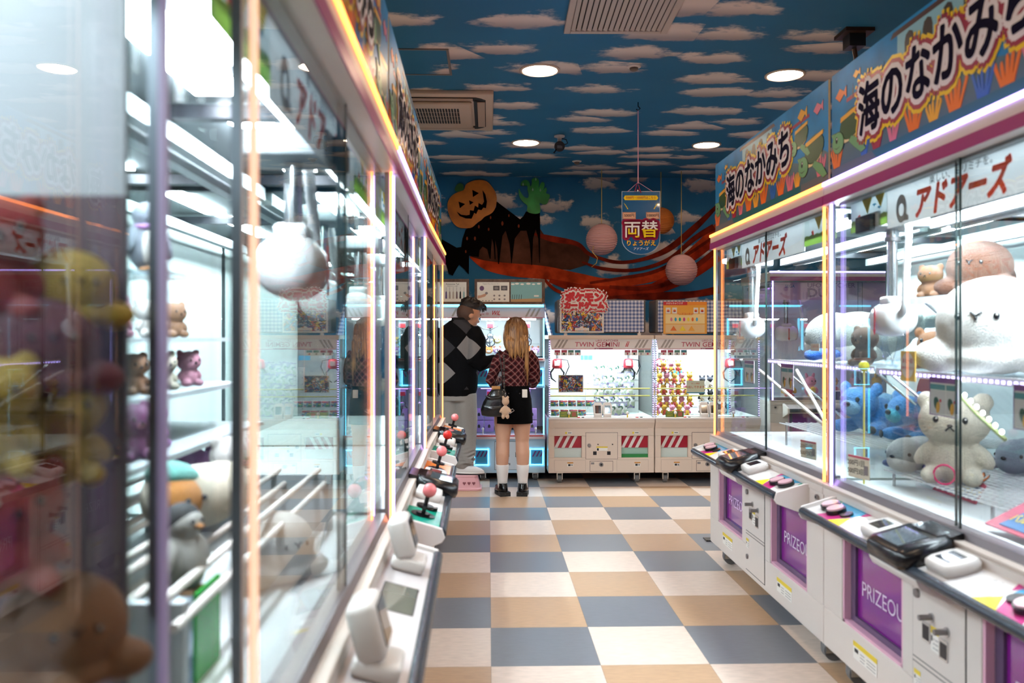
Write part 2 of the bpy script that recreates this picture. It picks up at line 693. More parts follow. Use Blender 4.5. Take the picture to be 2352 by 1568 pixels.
PUMP = mat('pumpkin_orange', '#bf6a12', .45, var=.3, bscale=6)
pk = thing('pumpkin_cutout', 'grinning orange jack-o-lantern board on the back wall above the black cloak', 'decoration', (0, 0, 0))
wallpoly(smoothpoly([(385, 190), (400, 150), (440, 125), (500, 113), (560, 125), (600, 165), (630, 215), (637, 270), (625, 330), (595, 370), (545, 395), (520, 420), (490, 440), (450, 475), (410, 483), (350, 478), (310, 450), (280, 400), (262, 340), (262, 290), (280, 250), (310, 222), (345, 205)]), .012, PUMP, .014, MUR_K).build('board', pk)
fc = MB()
for pts in ([(450, 190), (500, 215), (455, 245)], [(345, 280), (395, 298), (355, 330)], [(425, 270), (460, 285), (432, 305)],
            [(330, 355), (365, 380), (405, 385), (430, 380), (432, 345), (460, 350), (470, 310), (495, 325), (498, 290), (525, 305), (540, 280), (532, 225), (528, 190), (550, 225), (562, 280), (555, 330), (535, 325), (520, 345), (495, 340), (480, 375), (465, 365), (445, 410), (400, 408), (355, 390)]):
    wallpoly(pts, .002, MUR_K, .027, mb=fc)
fc.build('carved_face', pk)
wallpoly(smoothpoly([(315, 190), (330, 155), (355, 140), (380, 150), (385, 185), (360, 200), (335, 205)]), .012, mat('stem_green', '#1f5a24', .5), .0265).build('stem', pk)
GREENH = mat('monster_green', '#2a8a3c', .5, var=.35, bscale=7)
gh = thing('monster_hand_cutout', 'green monster hand board reaching up on the back wall right of the pumpkin', 'decoration', (0, 0, 0))
wallpoly(smoothpoly([(805, 180), (825, 215), (850, 245), (875, 250), (880, 225), (872, 190), (870, 160), (845, 158), (820, 155), (830, 125), (860, 113), (885, 130), (895, 165), (905, 140), (905, 110), (935, 97), (958, 115), (960, 150), (958, 178), (975, 135), (1000, 135), (1000, 170), (985, 200), (1010, 170), (1020, 190), (1015, 215), (1040, 225), (1040, 250), (1020, 295), (990, 300), (965, 290), (970, 330), (965, 365), (920, 373), (870, 355), (870, 310), (835, 280), (810, 240)]), .012, GREENH, .014, MUR_K).build('board', gh)
nl = MB()
for u, v in ((912, 190), (970, 195), (838, 150), (935, 112)):
    wallpoly([(u - 6, v), (u, v - 18), (u + 6, v), (u, v + 10)], .002, mat('claw_nail', '#8fb7a0', .4), .027, mb=nl)
nl.build('fingernail', gh)
wallpoly(smoothpoly([(165, 420), (190, 425), (206, 460), (200, 510), (215, 560), (210, 605), (150, 610), (150, 430)]), .012, GREENH, .014, MUR_K).build(
    'monster_hand_cutout', None, 'green monster hand board low on the back wall left of the pumpkin', 'decoration')

# ---------------------------------------------------------------- ceiling fittings
TRIM = mat('lamp_trim', '#d8c4b4', .4)
LAMPM = mat('lamp_diffuser', '#fff3e2', .5, emit=LIGHT, ec='#ffdcb8')


def downlight(x, y, label):
    t = thing('ceiling_light', label, 'ceiling light', (x, y, CEIL), 0, 'round downlights in the ceiling')
    MB().lathe([(.128, 0), (.128, -.006), (.113, -.010), (.108, -.004), (.108, 0)], TRIM, seg=40).build('trim_ring', t)
    MB().cyl((0, 0, 0), (0, 0, -.004), .108, LAMPM, seg=40).build('diffuser', t)


for x, y, l in ((.326, 5.25, 'lit round downlight nearest above the aisle, in front of the black wall camera'),
                (1.918, 5.30, 'lit round downlight above the near right machines, right of the ceiling grille'),
                (.326, 7.20, 'lit round downlight left of the ceiling camera, farther down the aisle'),
                (1.92, 7.24, 'lit round downlight far right near the back wall above the right sign'),
                (-1.27, 5.25, 'lit round downlight above the left machines beside the access hatch'),
                (-1.27, 3.3, 'lit round downlight over the near left machines'),
                (1.92, 3.3, 'lit round downlight over the near right machine'),
                (.326, 3.3, 'lit round downlight over the near aisle'),
                (.326, 1.35, 'lit round downlight right above the photographer'),
                (1.92, 1.35, 'lit round downlight over the front of the right row'),
                (-1.27, 1.35, 'lit round downlight over the front of the left row'),
                (3.5, 5.25, 'lit round downlight behind the right row'),
                (3.5, 7.24, 'lit round downlight in the far right corner'),
                (3.5, 2.3, 'lit round downlight behind the near right machine'),
                (-2.9, 4.2, 'lit round downlight behind the left row'),
                (-2.9, 7.2, 'lit round downlight in the far left corner'),
                (.326, -.8, 'lit round downlight behind the photographer'),
                (-2.9, 1.0, 'lit round downlight behind the near left machines')):
    downlight(x, y, l)

VENT = mat('vent_beige', '#b9aea4', .5)
t = thing('ceiling_grille', 'big square slatted return air grille in the cloud ceiling', 'air grille', (.695, 4.25, CEIL), R(-1.2))
MB().box(-.285, .285, -.32, .32, -.001, 0, mat('duct_dark', '#1b1715', .9)).build('backing', t)
fr = MB()
for a in ((-.285, -.25, -.32, .32), (.25, .285, -.32, .32), (-.25, .25, -.32, -.285), (-.25, .25, .285, .32)):
    fr.box(*a, -.018, 0, VENT)
fr.build('frame', t, bevel=.003)
for k in range(17):
    x = -.235 + k * .0294
    MB().box(x - .011, x + .011, -.285, .285, -.013, -.009, VENT, Matrix.Translation((x, 0, -.01)) @ Matrix.Rotation(R(16), 4, 'Y') @ Matrix.Translation((-x, 0, .01))).build('slat', t)

t = thing('air_conditioner', 'beige four-way cassette air conditioner in the ceiling above the left machines', 'air conditioner', (-.45, 6.19, CEIL))
AC = mat('ac_beige', '#c2ae9a', .45)
MB().rbox(-.485, .485, -.5, .5, -.03, .002, AC, .008).build('panel', t)
g = MB()
for a, L in ((0, .5), (90, .5), (180, .5), (270, .5)):
    M = Matrix.Rotation(R(a), 4, 'Z')
    pts = [(-.36, -.43), (.36, -.43), (.40, -.40), (.36, -.345), (-.36, -.345), (-.40, -.40)]
    g.prism(pts, .003, mat('ac_slot', '#120e0c', .7), M @ Matrix.Translation((0, 0, -.033)))
g.build('air_outlet', t)
MB().rbox(-.33, .33, -.335, .335, -.05, -.03, AC, .02).build('intake_panel', t)
g = MB()
for k in range(22):
    x = -.22 + k * .0210
    for q in range(4):
        g.box(x, x + .014, -.21 + q * .105, -.21 + q * .105 + .092, -.0515, -.05, mat('ac_slot', '#120e0c', .7))
g.build('intake_grille', t)
for k in range(4):
    M = Matrix.Rotation(R(90 * k), 4, 'Z')
    MB().box(-.34, .34, -.425, -.37, -.040, -.036, mat('ac_flap', '#a9927e', .5), M).build('flap', t)

t = thing('access_hatch', 'square ceiling access hatch framed in aluminium above the left row', 'hatch', (-.475, 5.12, CEIL))
g = MB()
for a in ((-.24, .24, -.24, -.225), (-.24, .24, .225, .24), (-.24, -.225, -.225, .225), (.225, .24, -.225, .225)):
    g.box(*a, -.006, 0, mat('hatch_alu', '#7d6f68', .4, .5))
g.build('frame', t)
MB().box(-.225, .225, -.225, .225, -.003, 0, MATS['ceiling_wallpaper']).build('hatch_lid', t)

t = thing('security_camera', 'black bullet security camera hanging from the ceiling mid aisle', 'camera', (PT(1285, 310, 6.95).x, 6.95, CEIL))
MB().lathe([(.045, 0), (.045, -.012), (.02, -.02), (.016, -.05)], WHITE2).build('mount', t)
MB().cyl((0, 0, -.02), (.0, -.0, -.07), .012, GREY).cyl((0, .07, -.075), (-.004, -.06, -.105), .040, BLACK, seg=20).cyl((-.004, -.06, -.105), (-.005, -.072, -.108), .044, DARK, seg=20).build('body', t)
MB().box(-.025, .018, -.0745, -.073, -.125, -.10, mat('lens_grey', '#6c6c72', .2)).build('lens_window', t)
MB().tube([(.02, .02, -.02), (.06, .02, -.03), (.07, .02, -.06), (.05, .0, -.075), (.02, .0, -.07)], .004, RUBBER).build('cable', t)
MB().cyl((-.03, -.06, -.13), (-.055, -.07, -.165), .006, BLACK).build('antenna', t)
for px, py, Y, l in ((1456, 149, 5.16, 'small round heat detector in the ceiling between the two nearer downlights'), (1325, 369, 7.95, 'small round heat detector in the ceiling near the back wall')):
    p = PT(px, py, Y)
    t = thing('heat_detector', l, 'detector', (p.x, Y, CEIL), 0, 'heat detectors')
    MB().lathe([(.045, 0), (.045, -.006), (.03, -.012)], WHITE2, seg=20).build('base', t)
    MB().lathe([(.028, -.01), (.026, -.025), (.012, -.032)], mat('detector_brown', '#6a5a50', .5), seg=20).build('sensor', t)

t = thing('projector_mount', 'brown pole with dark square ceiling plate above the right row', 'mount', (0, 0, 0))
p = PT(1962, 42, 4.55)
BR = mat('brown_metal', '#3a2418', .5, .3)
MB().box(p.x - .08, p.x + .08, p.y - .08, p.y + .08, CEIL - .02, CEIL, BR).box(p.x - .045, p.x + .045, p.y - .045, p.y + .045, CEIL - .09, CEIL - .02, DARK).build('ceiling_plate', t)
MB().cyl((p.x, p.y, CEIL - .09), (p.x + .12, p.y + .12, 2.62), .012, BR).build('pole', t)

# ---------------------------------------------------------------- the big claw machines
MAGENTA = mat('magenta_band', '#96246c', .35)
PURPLE = mat('purple_door', '#7a1582', .12, coat=.5)
PINKJ = mat('pink_edge', '#e3b0c4', .4)
LAV = mat('door_lettering', '#e6d2ec', .4)
DECKW = mat('deck_white', '#dcd8d6', .2, coat=.3)
ROLL = mat('roller_edge', '#39424c', .25, .5)
TRACK = mat('glass_track', '#8d8487', .35, .6)
INNER = mat('case_white', '#dfe6e8', .45)
INGREY = mat('case_grey', '#b4bcc0', .5)
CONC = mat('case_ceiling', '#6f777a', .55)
LED = {'orange': mat('led_orange', '#ffb067', .5, emit=5.5, ec='#ff8a3c'),
       'purple': mat('led_violet', '#d8c8ff', .5, emit=6, ec='#b59cff'),
       'cyan': mat('led_cyan', '#a8f0ff', .5, emit=5, ec='#59d8ff')}
PANEL = {'cool': mat('case_light', '#f4fbff', .5, emit=CASE, ec='#eaf5ff'),
         'soft': mat('case_light_soft', '#f4fbff', .5, emit=16, ec='#eaf5ff'),
         'mid': mat('case_light_mid', '#f4fbff', .5, emit=22, ec='#eaf5ff'),
         'violet': mat('case_light_violet', '#e8c8ff', .5, emit=5, ec='#d28cff')}
CLAWW = mat('claw_white', '#eef1f3', .2, coat=.4)
HOSE = mat('hose_white', '#e6e9ea', .35)
RED = mat('signal_red', '#c01c22', .4)
ORED = mat('sign_red', '#ee4a22', .4)
LOGOG = mat('logo_grey', '#a9aeb0', .4)
MAGD = mat('decal_magenta', '#c2307a', .25)
YELD = mat('decal_yellow', '#efd21c', .25)
CYAD = mat('decal_cyan', '#2a9cc8', .25)
TEAL = mat('decal_teal', '#149a80', .2)
ORGD = mat('decal_orange', '#e2761c', .2)
SCREEN = mat('reader_screen', '#161a20', .08, coat=.6)
REDWIN = mat('screen_red_black', '#2a1a1c', .1, coat=.6)


def reader(parent, M, name='card_reader'):
    """low white card terminal lying on a control deck"""
    r = MB()
    pts = [(-.060, -.03), (-.05, -.05), (.05, -.05), (.060, -.03), (.060, .03), (.05, .05), (-.05, .05), (-.060, .03)]
    r.loft([[Vector((x * k, y * k, z)) for x, y in pts] for k, z in ((1, 0), (1.06, .02), (1, .034), (.9, .038))], WHITE2, True, True, True, M)
    o = r.build(name, parent, 'white card reader')
    MB().box(-.036, .036, -.028, .028, .038, .0395, SCREEN, M).build('screen', o)
    return o


def payment_box(parent, M):
    r = MB()
    pts = [(-.12, -.085), (-.09, -.105), (.09, -.105), (.12, -.085), (.12, .06), (.085, .085), (-.085, .085), (-.12, .06)]
    r.loft([[Vector((x * k, y * k, z)) for x, y in pts] for k, z in ((.95, 0), (1.0, .02), (.96, .045), (.84, .056))], BLACK, True, True, True, M)
    r.box(-.09, .09, .04, .115, .0, .05, BLACK, M)
    o = r.build('payment_terminal', parent, 'black electronic money terminal')
    MB().box(-.075, .06, -.07, .025, .0562, .058, mat('terminal_screen', '#5c646a', .06, coat=.8), M).build('screen', o)
    MB().box(-.08, .075, .045, .08, .0562, .0575, REDWIN, M).build('keypad', o)
    return o


def tall_reader(parent, M):
    """white upright card terminal with its screen tipped to the player"""
    r = MB()
    r.rbox(-.055, .055, -.045, .050, 0, .04, WHITE2, .012, 2, M)
    T = M @ Matrix.Translation((0, .01, .035)) @ Matrix.Rotation(R(-30), 4, 'X')
    r.rbox(-.058, .058, -.030, .030, 0, .115, WHITE2, .016, 2, T)
    o = r.build('card_reader', parent, 'white upright card reader')
    MB().box(-.042, .042, -.0325, -.030, .022, .102, SCREEN, T).build('screen', o)
    return o


def button(parent, M, r, top):
    MB().cyl((0, 0, 0), (0, 0, .016), r, BLACK, seg=24, M=M).cyl((0, 0, .016), (0, 0, .022), r * .84, top, seg=24, M=M).build('push_button', parent)


def joystick(parent, M, ball):
    MB().cyl((0, 0, 0), (0, 0, .006), .045, BLACK, seg=24, M=M).cyl((0, 0, .006), (0, 0, .012), .026, BLACK, seg=20, M=M).cyl((0, 0, 0), (0, 0, .085), .008, BLACK, seg=10, M=M).cyl((0, 0, .03), (0, 0, .04), .032, BLACK, seg=20, M=M).build('joystick', parent)
    MB().sph((0, 0, .095), .026, ball, M=M).build('joystick_ball', parent)


def claw(parent, x, y, z, zt, arms=True, s=.86):
    """gantry carriage, telescopic column, hose and the barrel-shaped claw"""
    c = MB()
    c.cyl((x, y, z + .09 * s), (x, y, z + .34), .021 * s, STEEL, seg=20).cyl((x, y, z + .30), (x, y, zt), .029 * s, STEEL, seg=20).cyl((x, y, z + .295), (x, y, z + .31), .033 * s, GREY, seg=20)
    col = c.build('claw_column', parent)
    MB().rbox(x - .09, x + .09, y - .10, y + .10, zt - .03, zt + .03, INGREY, .008).box(x - .05, x + .07, y - .12, y - .10, zt - .04, zt + .02, DARK).build('carriage', col)
    b = MB()
    B = Matrix.Translation((x, y, z)) @ Matrix.Rotation(R(90), 4, 'Y') @ Matrix.Scale(s, 4)
    b.lathe([(.03, -.105), (.062, -.10), (.074, -.07), (.078, 0), (.074, .07), (.062, .10), (.03, .105)], CLAWW, seg=28, M=B)
    b.rbox(-.045, .045, -.04, .04, .06, .10, CLAWW, .012, 2, Matrix.Translation((x, y, z)) @ Matrix.Scale(s, 4))
    body = b.build('claw_body', parent)
    a = MB()
    for sg in (-1, 1):
        a.cyl((x + sg * .062 * s, y, z - .05 * s), (x + sg * .08 * s, y, z + .02 * s), .022 * s, DARK, seg=12)
    a.build('claw_hinge', body)
    ARW = Matrix.Translation((x, y - .0795 * s, z)) @ Matrix.Rotation(R(90), 4, 'X') @ Matrix.Scale(s, 4)
    MB().prism([(-.006, .05), (-.006, -.045), (-.014, -.045), (0, -.07), (.014, -.045), (.006, -.045), (.006, .05)], .002, RED, ARW).build('arrow_mark', body)
    if arms:
        for sg in (-1, 1):
            g = MB()
            p = [(x + sg * .07 * s, y, z - .05 * s), (x + sg * .082 * s, y, z - .09 * s), (x + sg * .06 * s, y, z - .15 * s), (x + sg * .02 * s, y, z - .20 * s), (x + sg * .012 * s, y, z - .205 * s)]
            g.tube(p, [.012 * s, .013 * s, .012 * s, .010 * s, .005 * s], ACRYL, 8, flat=2.2)
            g.build('claw_arm', body, 'clear plastic claw arm')
    h = MB()
    pts = []
    P = [Vector((x + .10 * s, y - .01, z + .02 * s)), Vector((x + .155 * s, y - .02, z + .06 * s)), Vector((x + .15 * s, y - .01, z + .2)), Vector((x + .12, y, z + .34)), Vector((x + .06, y, zt - .03))]
    for i in range(4):
        p0, p1, p2, p3 = P[max(i - 1, 0)], P[i], P[i + 1], P[min(i + 2, 4)]
        for j in range(14):
            u = j / 14
            pts.append(.5 * (2 * p1 + (p2 - p0) * u + (2 * p0 - 5 * p1 + 4 * p2 - p3) * u * u + (3 * p1 - p0 - 3 * p2 + p3) * u ** 3))
    h.tube(pts, [.0165 * s if k % 2 else .0135 * s for k in range(len(pts))], HOSE, 8)
    h.build('coiled_hose', body)


CLAW_NAME = 'アドアーズ'


def translucent(name, c):
    if name in MATS:
        return MATS[name]
    m, nt, new, val, mth, mixc, smooth = nodemat(name)
    d, t, a = new('ShaderNodeBsdfDiffuse'), new('ShaderNodeBsdfTranslucent'), new('ShaderNodeMixShader')
    d.inputs[0].default_value = lin(c)
    t.inputs[0].default_value = lin(c)
    a.inputs[0].default_value = .5
    nt.links.new(d.outputs[0], a.inputs[1])
    nt.links.new(t.outputs[0], a.inputs[2])
    nt.links.new(a.outputs[0], nt.nodes['Material Output'].inputs[0])
    return m


def inner_sign(parent, W, y, x0, x1, flip=False, z0=1.755, z1=1.893):
    s = MB()
    M = front(0, y, 0)
    lx0, lx1 = x0 + .30, x1 - .34
    s.prism([(lx0, z0), (lx1, z0), (lx1, z1), (lx0, z1)], .003, translucent('sign_white', '#f4f6f6'), M)
    s.prism([(x0, z0 + .045), (lx0, z0 + .045), (lx0, z1), (x0, z1)], .003, translucent('sign_pale', '#dde4e5'), M)
    s.prism([(lx1, z0 + .045), (x1, z0 + .045), (x1, z1), (lx1, z1)], .003, translucent('sign_pale', '#dde4e5'), M)
    GR = translucent('sign_green', '#b4cf8a')
    YL = translucent('sign_yellow', '#e6d67a')
    for a, b in ((x0, lx0), (lx1, x1)):
        n = 12
        pts = [(a, z0 + .02), (b, z0 + .02)] + [(b - (b - a) * k / n, z0 + .06 + (.006 if k % 2 else 0)) for k in range(n + 1)]
        s.prism(pts, .0045, GR, M)
        cx = (a + b) / 2
        s.prism([(cx - .05, z1 - .002), (cx + .03, z1 - .002), (cx - .005, z1 - .06)], .0045, YL, M)
        s.prism([(cx + .06, z1 - .002), (cx + .13, z1 - .002), (cx + .10, z1 - .05)], .0045, YL, M)
        s.prism([(cx - .09, z1 - .06), (cx - .07, z1 - .055), (cx - .06, z1 - .085), (cx - .075, z1 - .078)], .0045, ORED, M)
        for k, (dx, dz) in enumerate(((.05, .035), (.09, .05), (.07, .075))):
            s.prism([(cx + dx - .016, z1 - dz), (cx + dx - .006, z1 - dz + .006), (cx + dx, z1 - dz), (cx + dx + .006, z1 - dz + .006), (cx + dx + .016, z1 - dz - .002), (cx + dx + .006, z1 - dz + .002), (cx + dx, z1 - dz - .006), (cx + dx - .006, z1 - dz + .002)], .0045, CYAD, M)
    o = s.build('inner_sign', parent, 'white sign with red lettering inside the top of the case')
    c = (x0 + x1) / 2
    t = MB()
    zc = (z0 + z1) / 2
    t.bold(CLAW_NAME, .112, ORED, front(c - .04, y - .004, zc - .018), .0052, fit(CLAW_NAME, .112, .50), .22)
    t.text('楽しい、ヨリミチを。', .030, INK, front(c - .02, y - .004, zc + .050), .006, fit('楽しい、ヨリミチを。', .030, .34))
    # round grey logo with a hole and a small tail
    L = front(c - .385, y - .0035, zc - .012)
    n = 20
    out = [(.037 * math.cos(2 * PI * k / n), .050 * math.sin(2 * PI * k / n)) for k in range(n)]
    inn = [(.018 * math.cos(2 * PI * k / n), -.004 + .022 * math.sin(2 * PI * k / n)) for k in range(n)]
    vs = [(*p, .001) for p in out] + [(*p, .001) for p in inn]
    t.add(vs, [(k, (k + 1) % n, n + (k + 1) % n, n + k) for k in range(n)], LOGOG, False, L)
    t.add([(.016, -.045, .001), (.05, -.045, .001), (.05, -.03, .001), (.03, -.02, .001)], [(0, 1, 2, 3)], LOGOG, False, L)
    t.build('lettering', o)
    return o


def sticker(parent, M, w, h, wide=False):
    """white caution label with a yellow heading bar and grey lines"""
    s = MB()
    s.box(0, w, 0, h, 0, .0008, PAPER, M)
    s.box(0, w, h * .72, h, .0008, .0014, YELLOW, M)
    for k in range(3):
        s.box(w * .30, w * (.5 if k == 1 else .48), h * (.12 + .18 * k), h * (.16 + .18 * k), .0008, .0013, GREY, M)
        s.box(w * .58, w * .94, h * (.12 + .18 * k), h * (.16 + .18 * k), .0008, .0013, GREY, M)
    s.box(w * .06, w * .22, h * .4, h * .62, .0008, .0013, INK, M)
    s.build('caution_label', parent)


def caster(parent, x, y, z1):
    c = MB()
    r = z1 * .40
    c.cyl((x - .018, y + .02, r), (x + .018, y + .02, r), r, mat('caster_grey', '#6d6c6c', .5), seg=20)
    c.box(x - .028, x - .020, y - .02, y + .05, r * .8, z1, STEEL).box(x + .020, x + .028, y - .02, y + .05, r * .8, z1, STEEL).box(x - .03, x + .03, y - .03, y + .06, z1 - .012, z1, STEEL)
    c.build('caster', parent)


LED['peach'] = mat('led_peach', '#ffd2b8', .5, emit=1.1, ec='#ffc9a8')
LED['dim'] = mat('led_dim_violet', '#a9a0b4', .4, emit=.22, ec='#9a86c8')


def ufo(name, label, loc, rz, led, style, claws=(), back='glass', D=1.12, W=1.72, grp='large claw machines', sign=True, low=True, light='cool', shelf=None):
    t = thing(name, label, 'claw machine', loc, rz, None)
    ZB, ZD, ZT = .11, .72, 1.985
    DO = ((.175, .64), (1.08, 1.545))
    # lower body with two recessed prize doors
    b = MB()
    b.box(0, W, .055, D, ZB, ZD, WHITE)
    b.box(0, W, 0, .055, ZB, .265, WHITE).box(0, W, 0, .055, .64, ZD, WHITE)
    for x0, x1 in ((0, DO[0][0]), (DO[0][1], DO[1][0]), (DO[1][1], W)):
        b.box(x0, x1, 0, .055, .265, .64, WHITE)
    b.box(0, W, -.004, D, ZD, .752, WHITE)
    b.build('body', t, bevel=.004)
    for x0, x1 in DO:
        d = MB()
        d.box(x0, x1, .040, .046, .265, .64, PURPLE)
        j = .012
        d.box(x0, x0 + j, .004, .045, .265, .64, PINKJ).box(x1 - j, x1, .004, .045, .265, .64, PINKJ).box(x0, x1, .004, .045, .265, .265 + j, PINKJ)
        d.box(x0 + j, x0 + .05, .030, .040, .265 + j, .64, mat('door_edge', '#5b4a66', .15)).box(x1 - .05, x1 - j, .030, .040, .265 + j, .64, mat('door_edge', '#5b4a66', .15))
        d.box(x0 + .05, x1 - .05, .030, .040, .265 + j, .30, mat('door_edge', '#5b4a66', .15))
        o = d.build('prize_door', t, 'purple prize door')
        MB().text('PRIZEOUT', .080, LAV, front((x0 + x1) / 2 + .035, .0385, .415), -.004, fit('PRIZEOUT', .080, .36)).build('lettering', o)
    # coin panel
    px0, px1 = .715, 1.005
    p = MB()
    p.box(px0 - .004, px1 + .004, -.0015, 0, .135, .625, LINE)
    p.box(px0, px1, -.003, 0, .345, .62, WHITE).box(px0, px1, -.003, 0, .33, .341, WHITE).box(px0, px1, -.003, 0, .14, .326, WHITE)
    cp = p.build('coin_panel', t)
    q = MB()
    q.cyl((px0 + .03, 0, .55), (px0 + .03, -.012, .55), .014, GREY, seg=16).cyl((px0 + .03, 0, .21), (px0 + .03, -.010, .21), .013, GREY, seg=16)
    q.build('lock', cp)
    for k, (x, z) in enumerate(((px0 + .115, .50), (px0 + .20, .485))):
        MB().cyl((x, 0, z), (x, -.045, z), .009, GREY, seg=12).cyl((x, -.002, z), (x, -.008, z), .014, STEEL, seg=12).build('coin_knob', cp)
    for x, z in ((px0 + .06, .415), (px0 + .16, .395)):
        MB().box(x, x + .045, -.006, -.003, z, z + .06, STEEL).box(x + .006, x + .039, -.0075, -.006, z + .006, z + .05, DARK).build('coin_return', cp)
    sticker(cp, front(px0 + .11, -.0035, .40), .045, .075)
    sticker(cp, front(px0 + .01, -.0035, .255), .04, .05)
    for x0, x1 in DO:
        sticker(t, front((x0 + x1) / 2 - .13, -.001, .165), .19, .065)
    # raised ledge, glass track, deck
    MB().box(0, W, -.004, .03, .752, .766, mat('ledge_beige', '#c9bbb0', .4)).build('ledge', t, bevel=.003)
    MB().prism([(.022, .752), (.085, .752), (.085, .79), (.034, .79)], W - .06, TRACK, Matrix.Translation((.03, 0, 0)) @ Matrix(((0, 0, 1, 0), (1, 0, 0, 0), (0, 1, 0, 0), (0, 0, 0, 1)))).build('glass_track', t)
    k0, k1 = .135, 1.56
    tilt = math.atan2(.037, .134)

    def DK(x, u):     # u measured up the slope from the player's edge
        return Matrix.Translation((x, -.134, .690)) @ Matrix.Rotation(tilt, 4, 'X') @ Matrix.Translation((0, u, 0))
    SX = Matrix(((0, 0, 1, 0), (1, 0, 0, 0), (0, 1, 0, 0), (0, 0, 0, 1)))
    dk = MB()
    dk.prism([(-.134, .672), (0, .700), (0, .727), (-.134, .690)], k1 - k0, DECKW, Matrix.Translation((k0, 0, 0)) @ SX)
    for x in (k0 - .016, k1):
        dk.prism([(-.150, .668), (-.140, .652), (0, .600), (0, .736), (-.02, .736), (-.140, .700)], .016, WHITE2, Matrix.Translation((x, 0, 0)) @ SX)
    deck = dk.build('control_deck', t, bevel=.003)
    MB().cyl((k0, -.138, .681), (k1, -.138, .681), .017, ROLL, seg=16).build('edge_roller', t)
    MB().prism([(-.150, .668), (-.135, .640), (-.05, .60), (0, .60), (0, .69), (-.134, .672)], .30, WHITE2, Matrix.Translation((.71, 0, 0)) @ SX).build('deck_bracket', t, bevel=.008)
    if style == 'buttons':
        for st, (a, c) in enumerate(((.15, .55), (1.13, 1.545))):
            g = MB()
            w = c - a
            sg = 1 if st == 0 else -1
            o = a if st == 0 else c
            A = DK(o, 0)

            def P(*pts):
                return [(sg * w * x, .138 * y) for x, y in (pts if sg > 0 else reversed(pts))]
            g.prism(P((0, 0), (1, 0), (1, 1), (0, 1)), .0012, mat('decal_base', '#e8e3de', .15, coat=.5), A)
            for m, pts in ((MAGD, ((.22, 0), (.46, 0), (.60, .55), (.34, .55))), (YELD, ((.46, 0), (.74, 0), (.62, .5))), (CYAD, ((.10, 1), (.66, 1), (.60, .55), (.30, .62))),
                           (TEAL, ((.0, 1), (.12, 1), (.08, .8))), (MAGD, ((.60, 1), (.72, 1), (.66, .72)))):
                g.prism(P(*pts), .002, m, A)
            g.build('deck_decal', t)
            for x, u, r in ((.18, .55, .037), (.36, .47, .037)):
                button(t, DK(o + sg * w * x, .138 * u) @ Matrix.Translation((0, 0, .002)), r, mat('button_top', '#dcb0b8', .15))
            MB().cyl((0, 0, 0), (0, 0, .010), .024, BLACK, seg=20, M=DK(o + sg * w * .52, .138 * .55)).build('push_button', t)
            MB().text('CLAW' if False else '→ ↑', .022, GREY, DK(o + sg * w * .82, .125) @ Matrix.Translation((0, -.02, .0025))).build('deck_marking', t)
        reader(t, DK(.645, .075))
        payment_box(t, DK(.86, .065))
        reader(t, DK(1.055, .075))
    elif style == 'joystick':
        for st, (a, c, m, ball) in enumerate(((.15, .50, TEAL, mat('ball_pink', '#ef7f80', .2)), (1.2, 1.545, ORGD, mat('ball_pink', '#ef7f80', .2)))):
            if st == 0 and 'red' in label:
                ball = mat('ball_red', '#d8231e', .2)
            g = MB()
            A = DK(a, 0)
            w = c - a
            g.prism([(0, 0), (w, 0), (w, .138), (0, .138)], .0012, mat('decal_base', '#e8e3de', .15, coat=.5), A)
            g.prism([(.01, .0), (w * .8, .0), (w * .72, .138), (.01, .138)] if st == 0 else [(w * .25, 0), (w, 0), (w, .138), (w * .2, .138)], .002, m, A)
            g.build('deck_decal', t)
            joystick(t, DK(a + w * .42, .075), ball)
            button(t, DK(a + w * (.75 if st == 0 else .1), .05), .024, mat('button_pale', '#e4d6d4', .2))
        reader(t, DK(.63, .075))
        payment_box(t, DK(.86, .065))
        reader(t, DK(1.08, .075))
    else:
        g = MB()
        g.prism([(.0, 0), (1.40, 0), (1.40, .138), (0, .138)], .0015, mat('deck_grey', '#cdc6c6', .25), DK(.15, 0))
        g.build('deck_decal', t)
        MB().box(-.10, .10, .03, .115, 0, .0022, mat('window_grey', '#7e7c70', .08, coat=1), DK(1.06, 0)).box(-.105, .105, .026, .119, 0, .0018, DARK, DK(1.06, 0)).build('deck_window', t)
        for x in (.60, 1.33):
            tall_reader(t, DK(x, .07) @ Matrix.Translation((0, 0, .002)))
        sticker(t, DK(.84, .02) @ Matrix.Rotation(R(90), 4, 'Z') @ Matrix.Translation((.06, -.05, .002)), .04, .09)
    for x in (.05, W - .05):
        MB().cyl((x, -.004, .700), (x, -.012, .700), .011, GREY, seg=14).cyl((x, -.012, .700), (x, -.014, .700), .005, DARK, seg=10).build('ledge_lock', t)
    # glass case
    for x in (.010, W - .022):
        for y in (.026, D - .03):
            MB().box(x, x + .012, y, y + .014, .752, 1.90, mat('frame_slate', '#7c868e', .3, .6)).build('corner_frame', t)
    y1, y2 = .040, .049
    for a, c, y in ((.028, .905, y1), (.865, W - .028, y2)):
        g = MB().box(a, c, y, y + .005, .775, 1.897, CLEAR)
        o = g.build('front_glass', t)
        MB().box(c - .003 if y == y1 else a, c if y == y1 else a + .003, y - .001, y + .006, .775, 1.897, mat('glass_edge', '#2b3a38', .3)).build('pane_edge', o)
    for x in (.014, W - .019):
        MB().box(x, x + .005, .062, D - .03, .775, 1.897, CLEAR).build('side_glass', t)
    if back == 'glass':
        MB().box(.02, W - .02, D - .025, D - .02, .775, 1.897, CLEAR).build('back_glass', t)
    else:
        MB().box(.02, W - .02, D - .03, D - .02, .775, 1.897, INNER).build('back_panel', t)
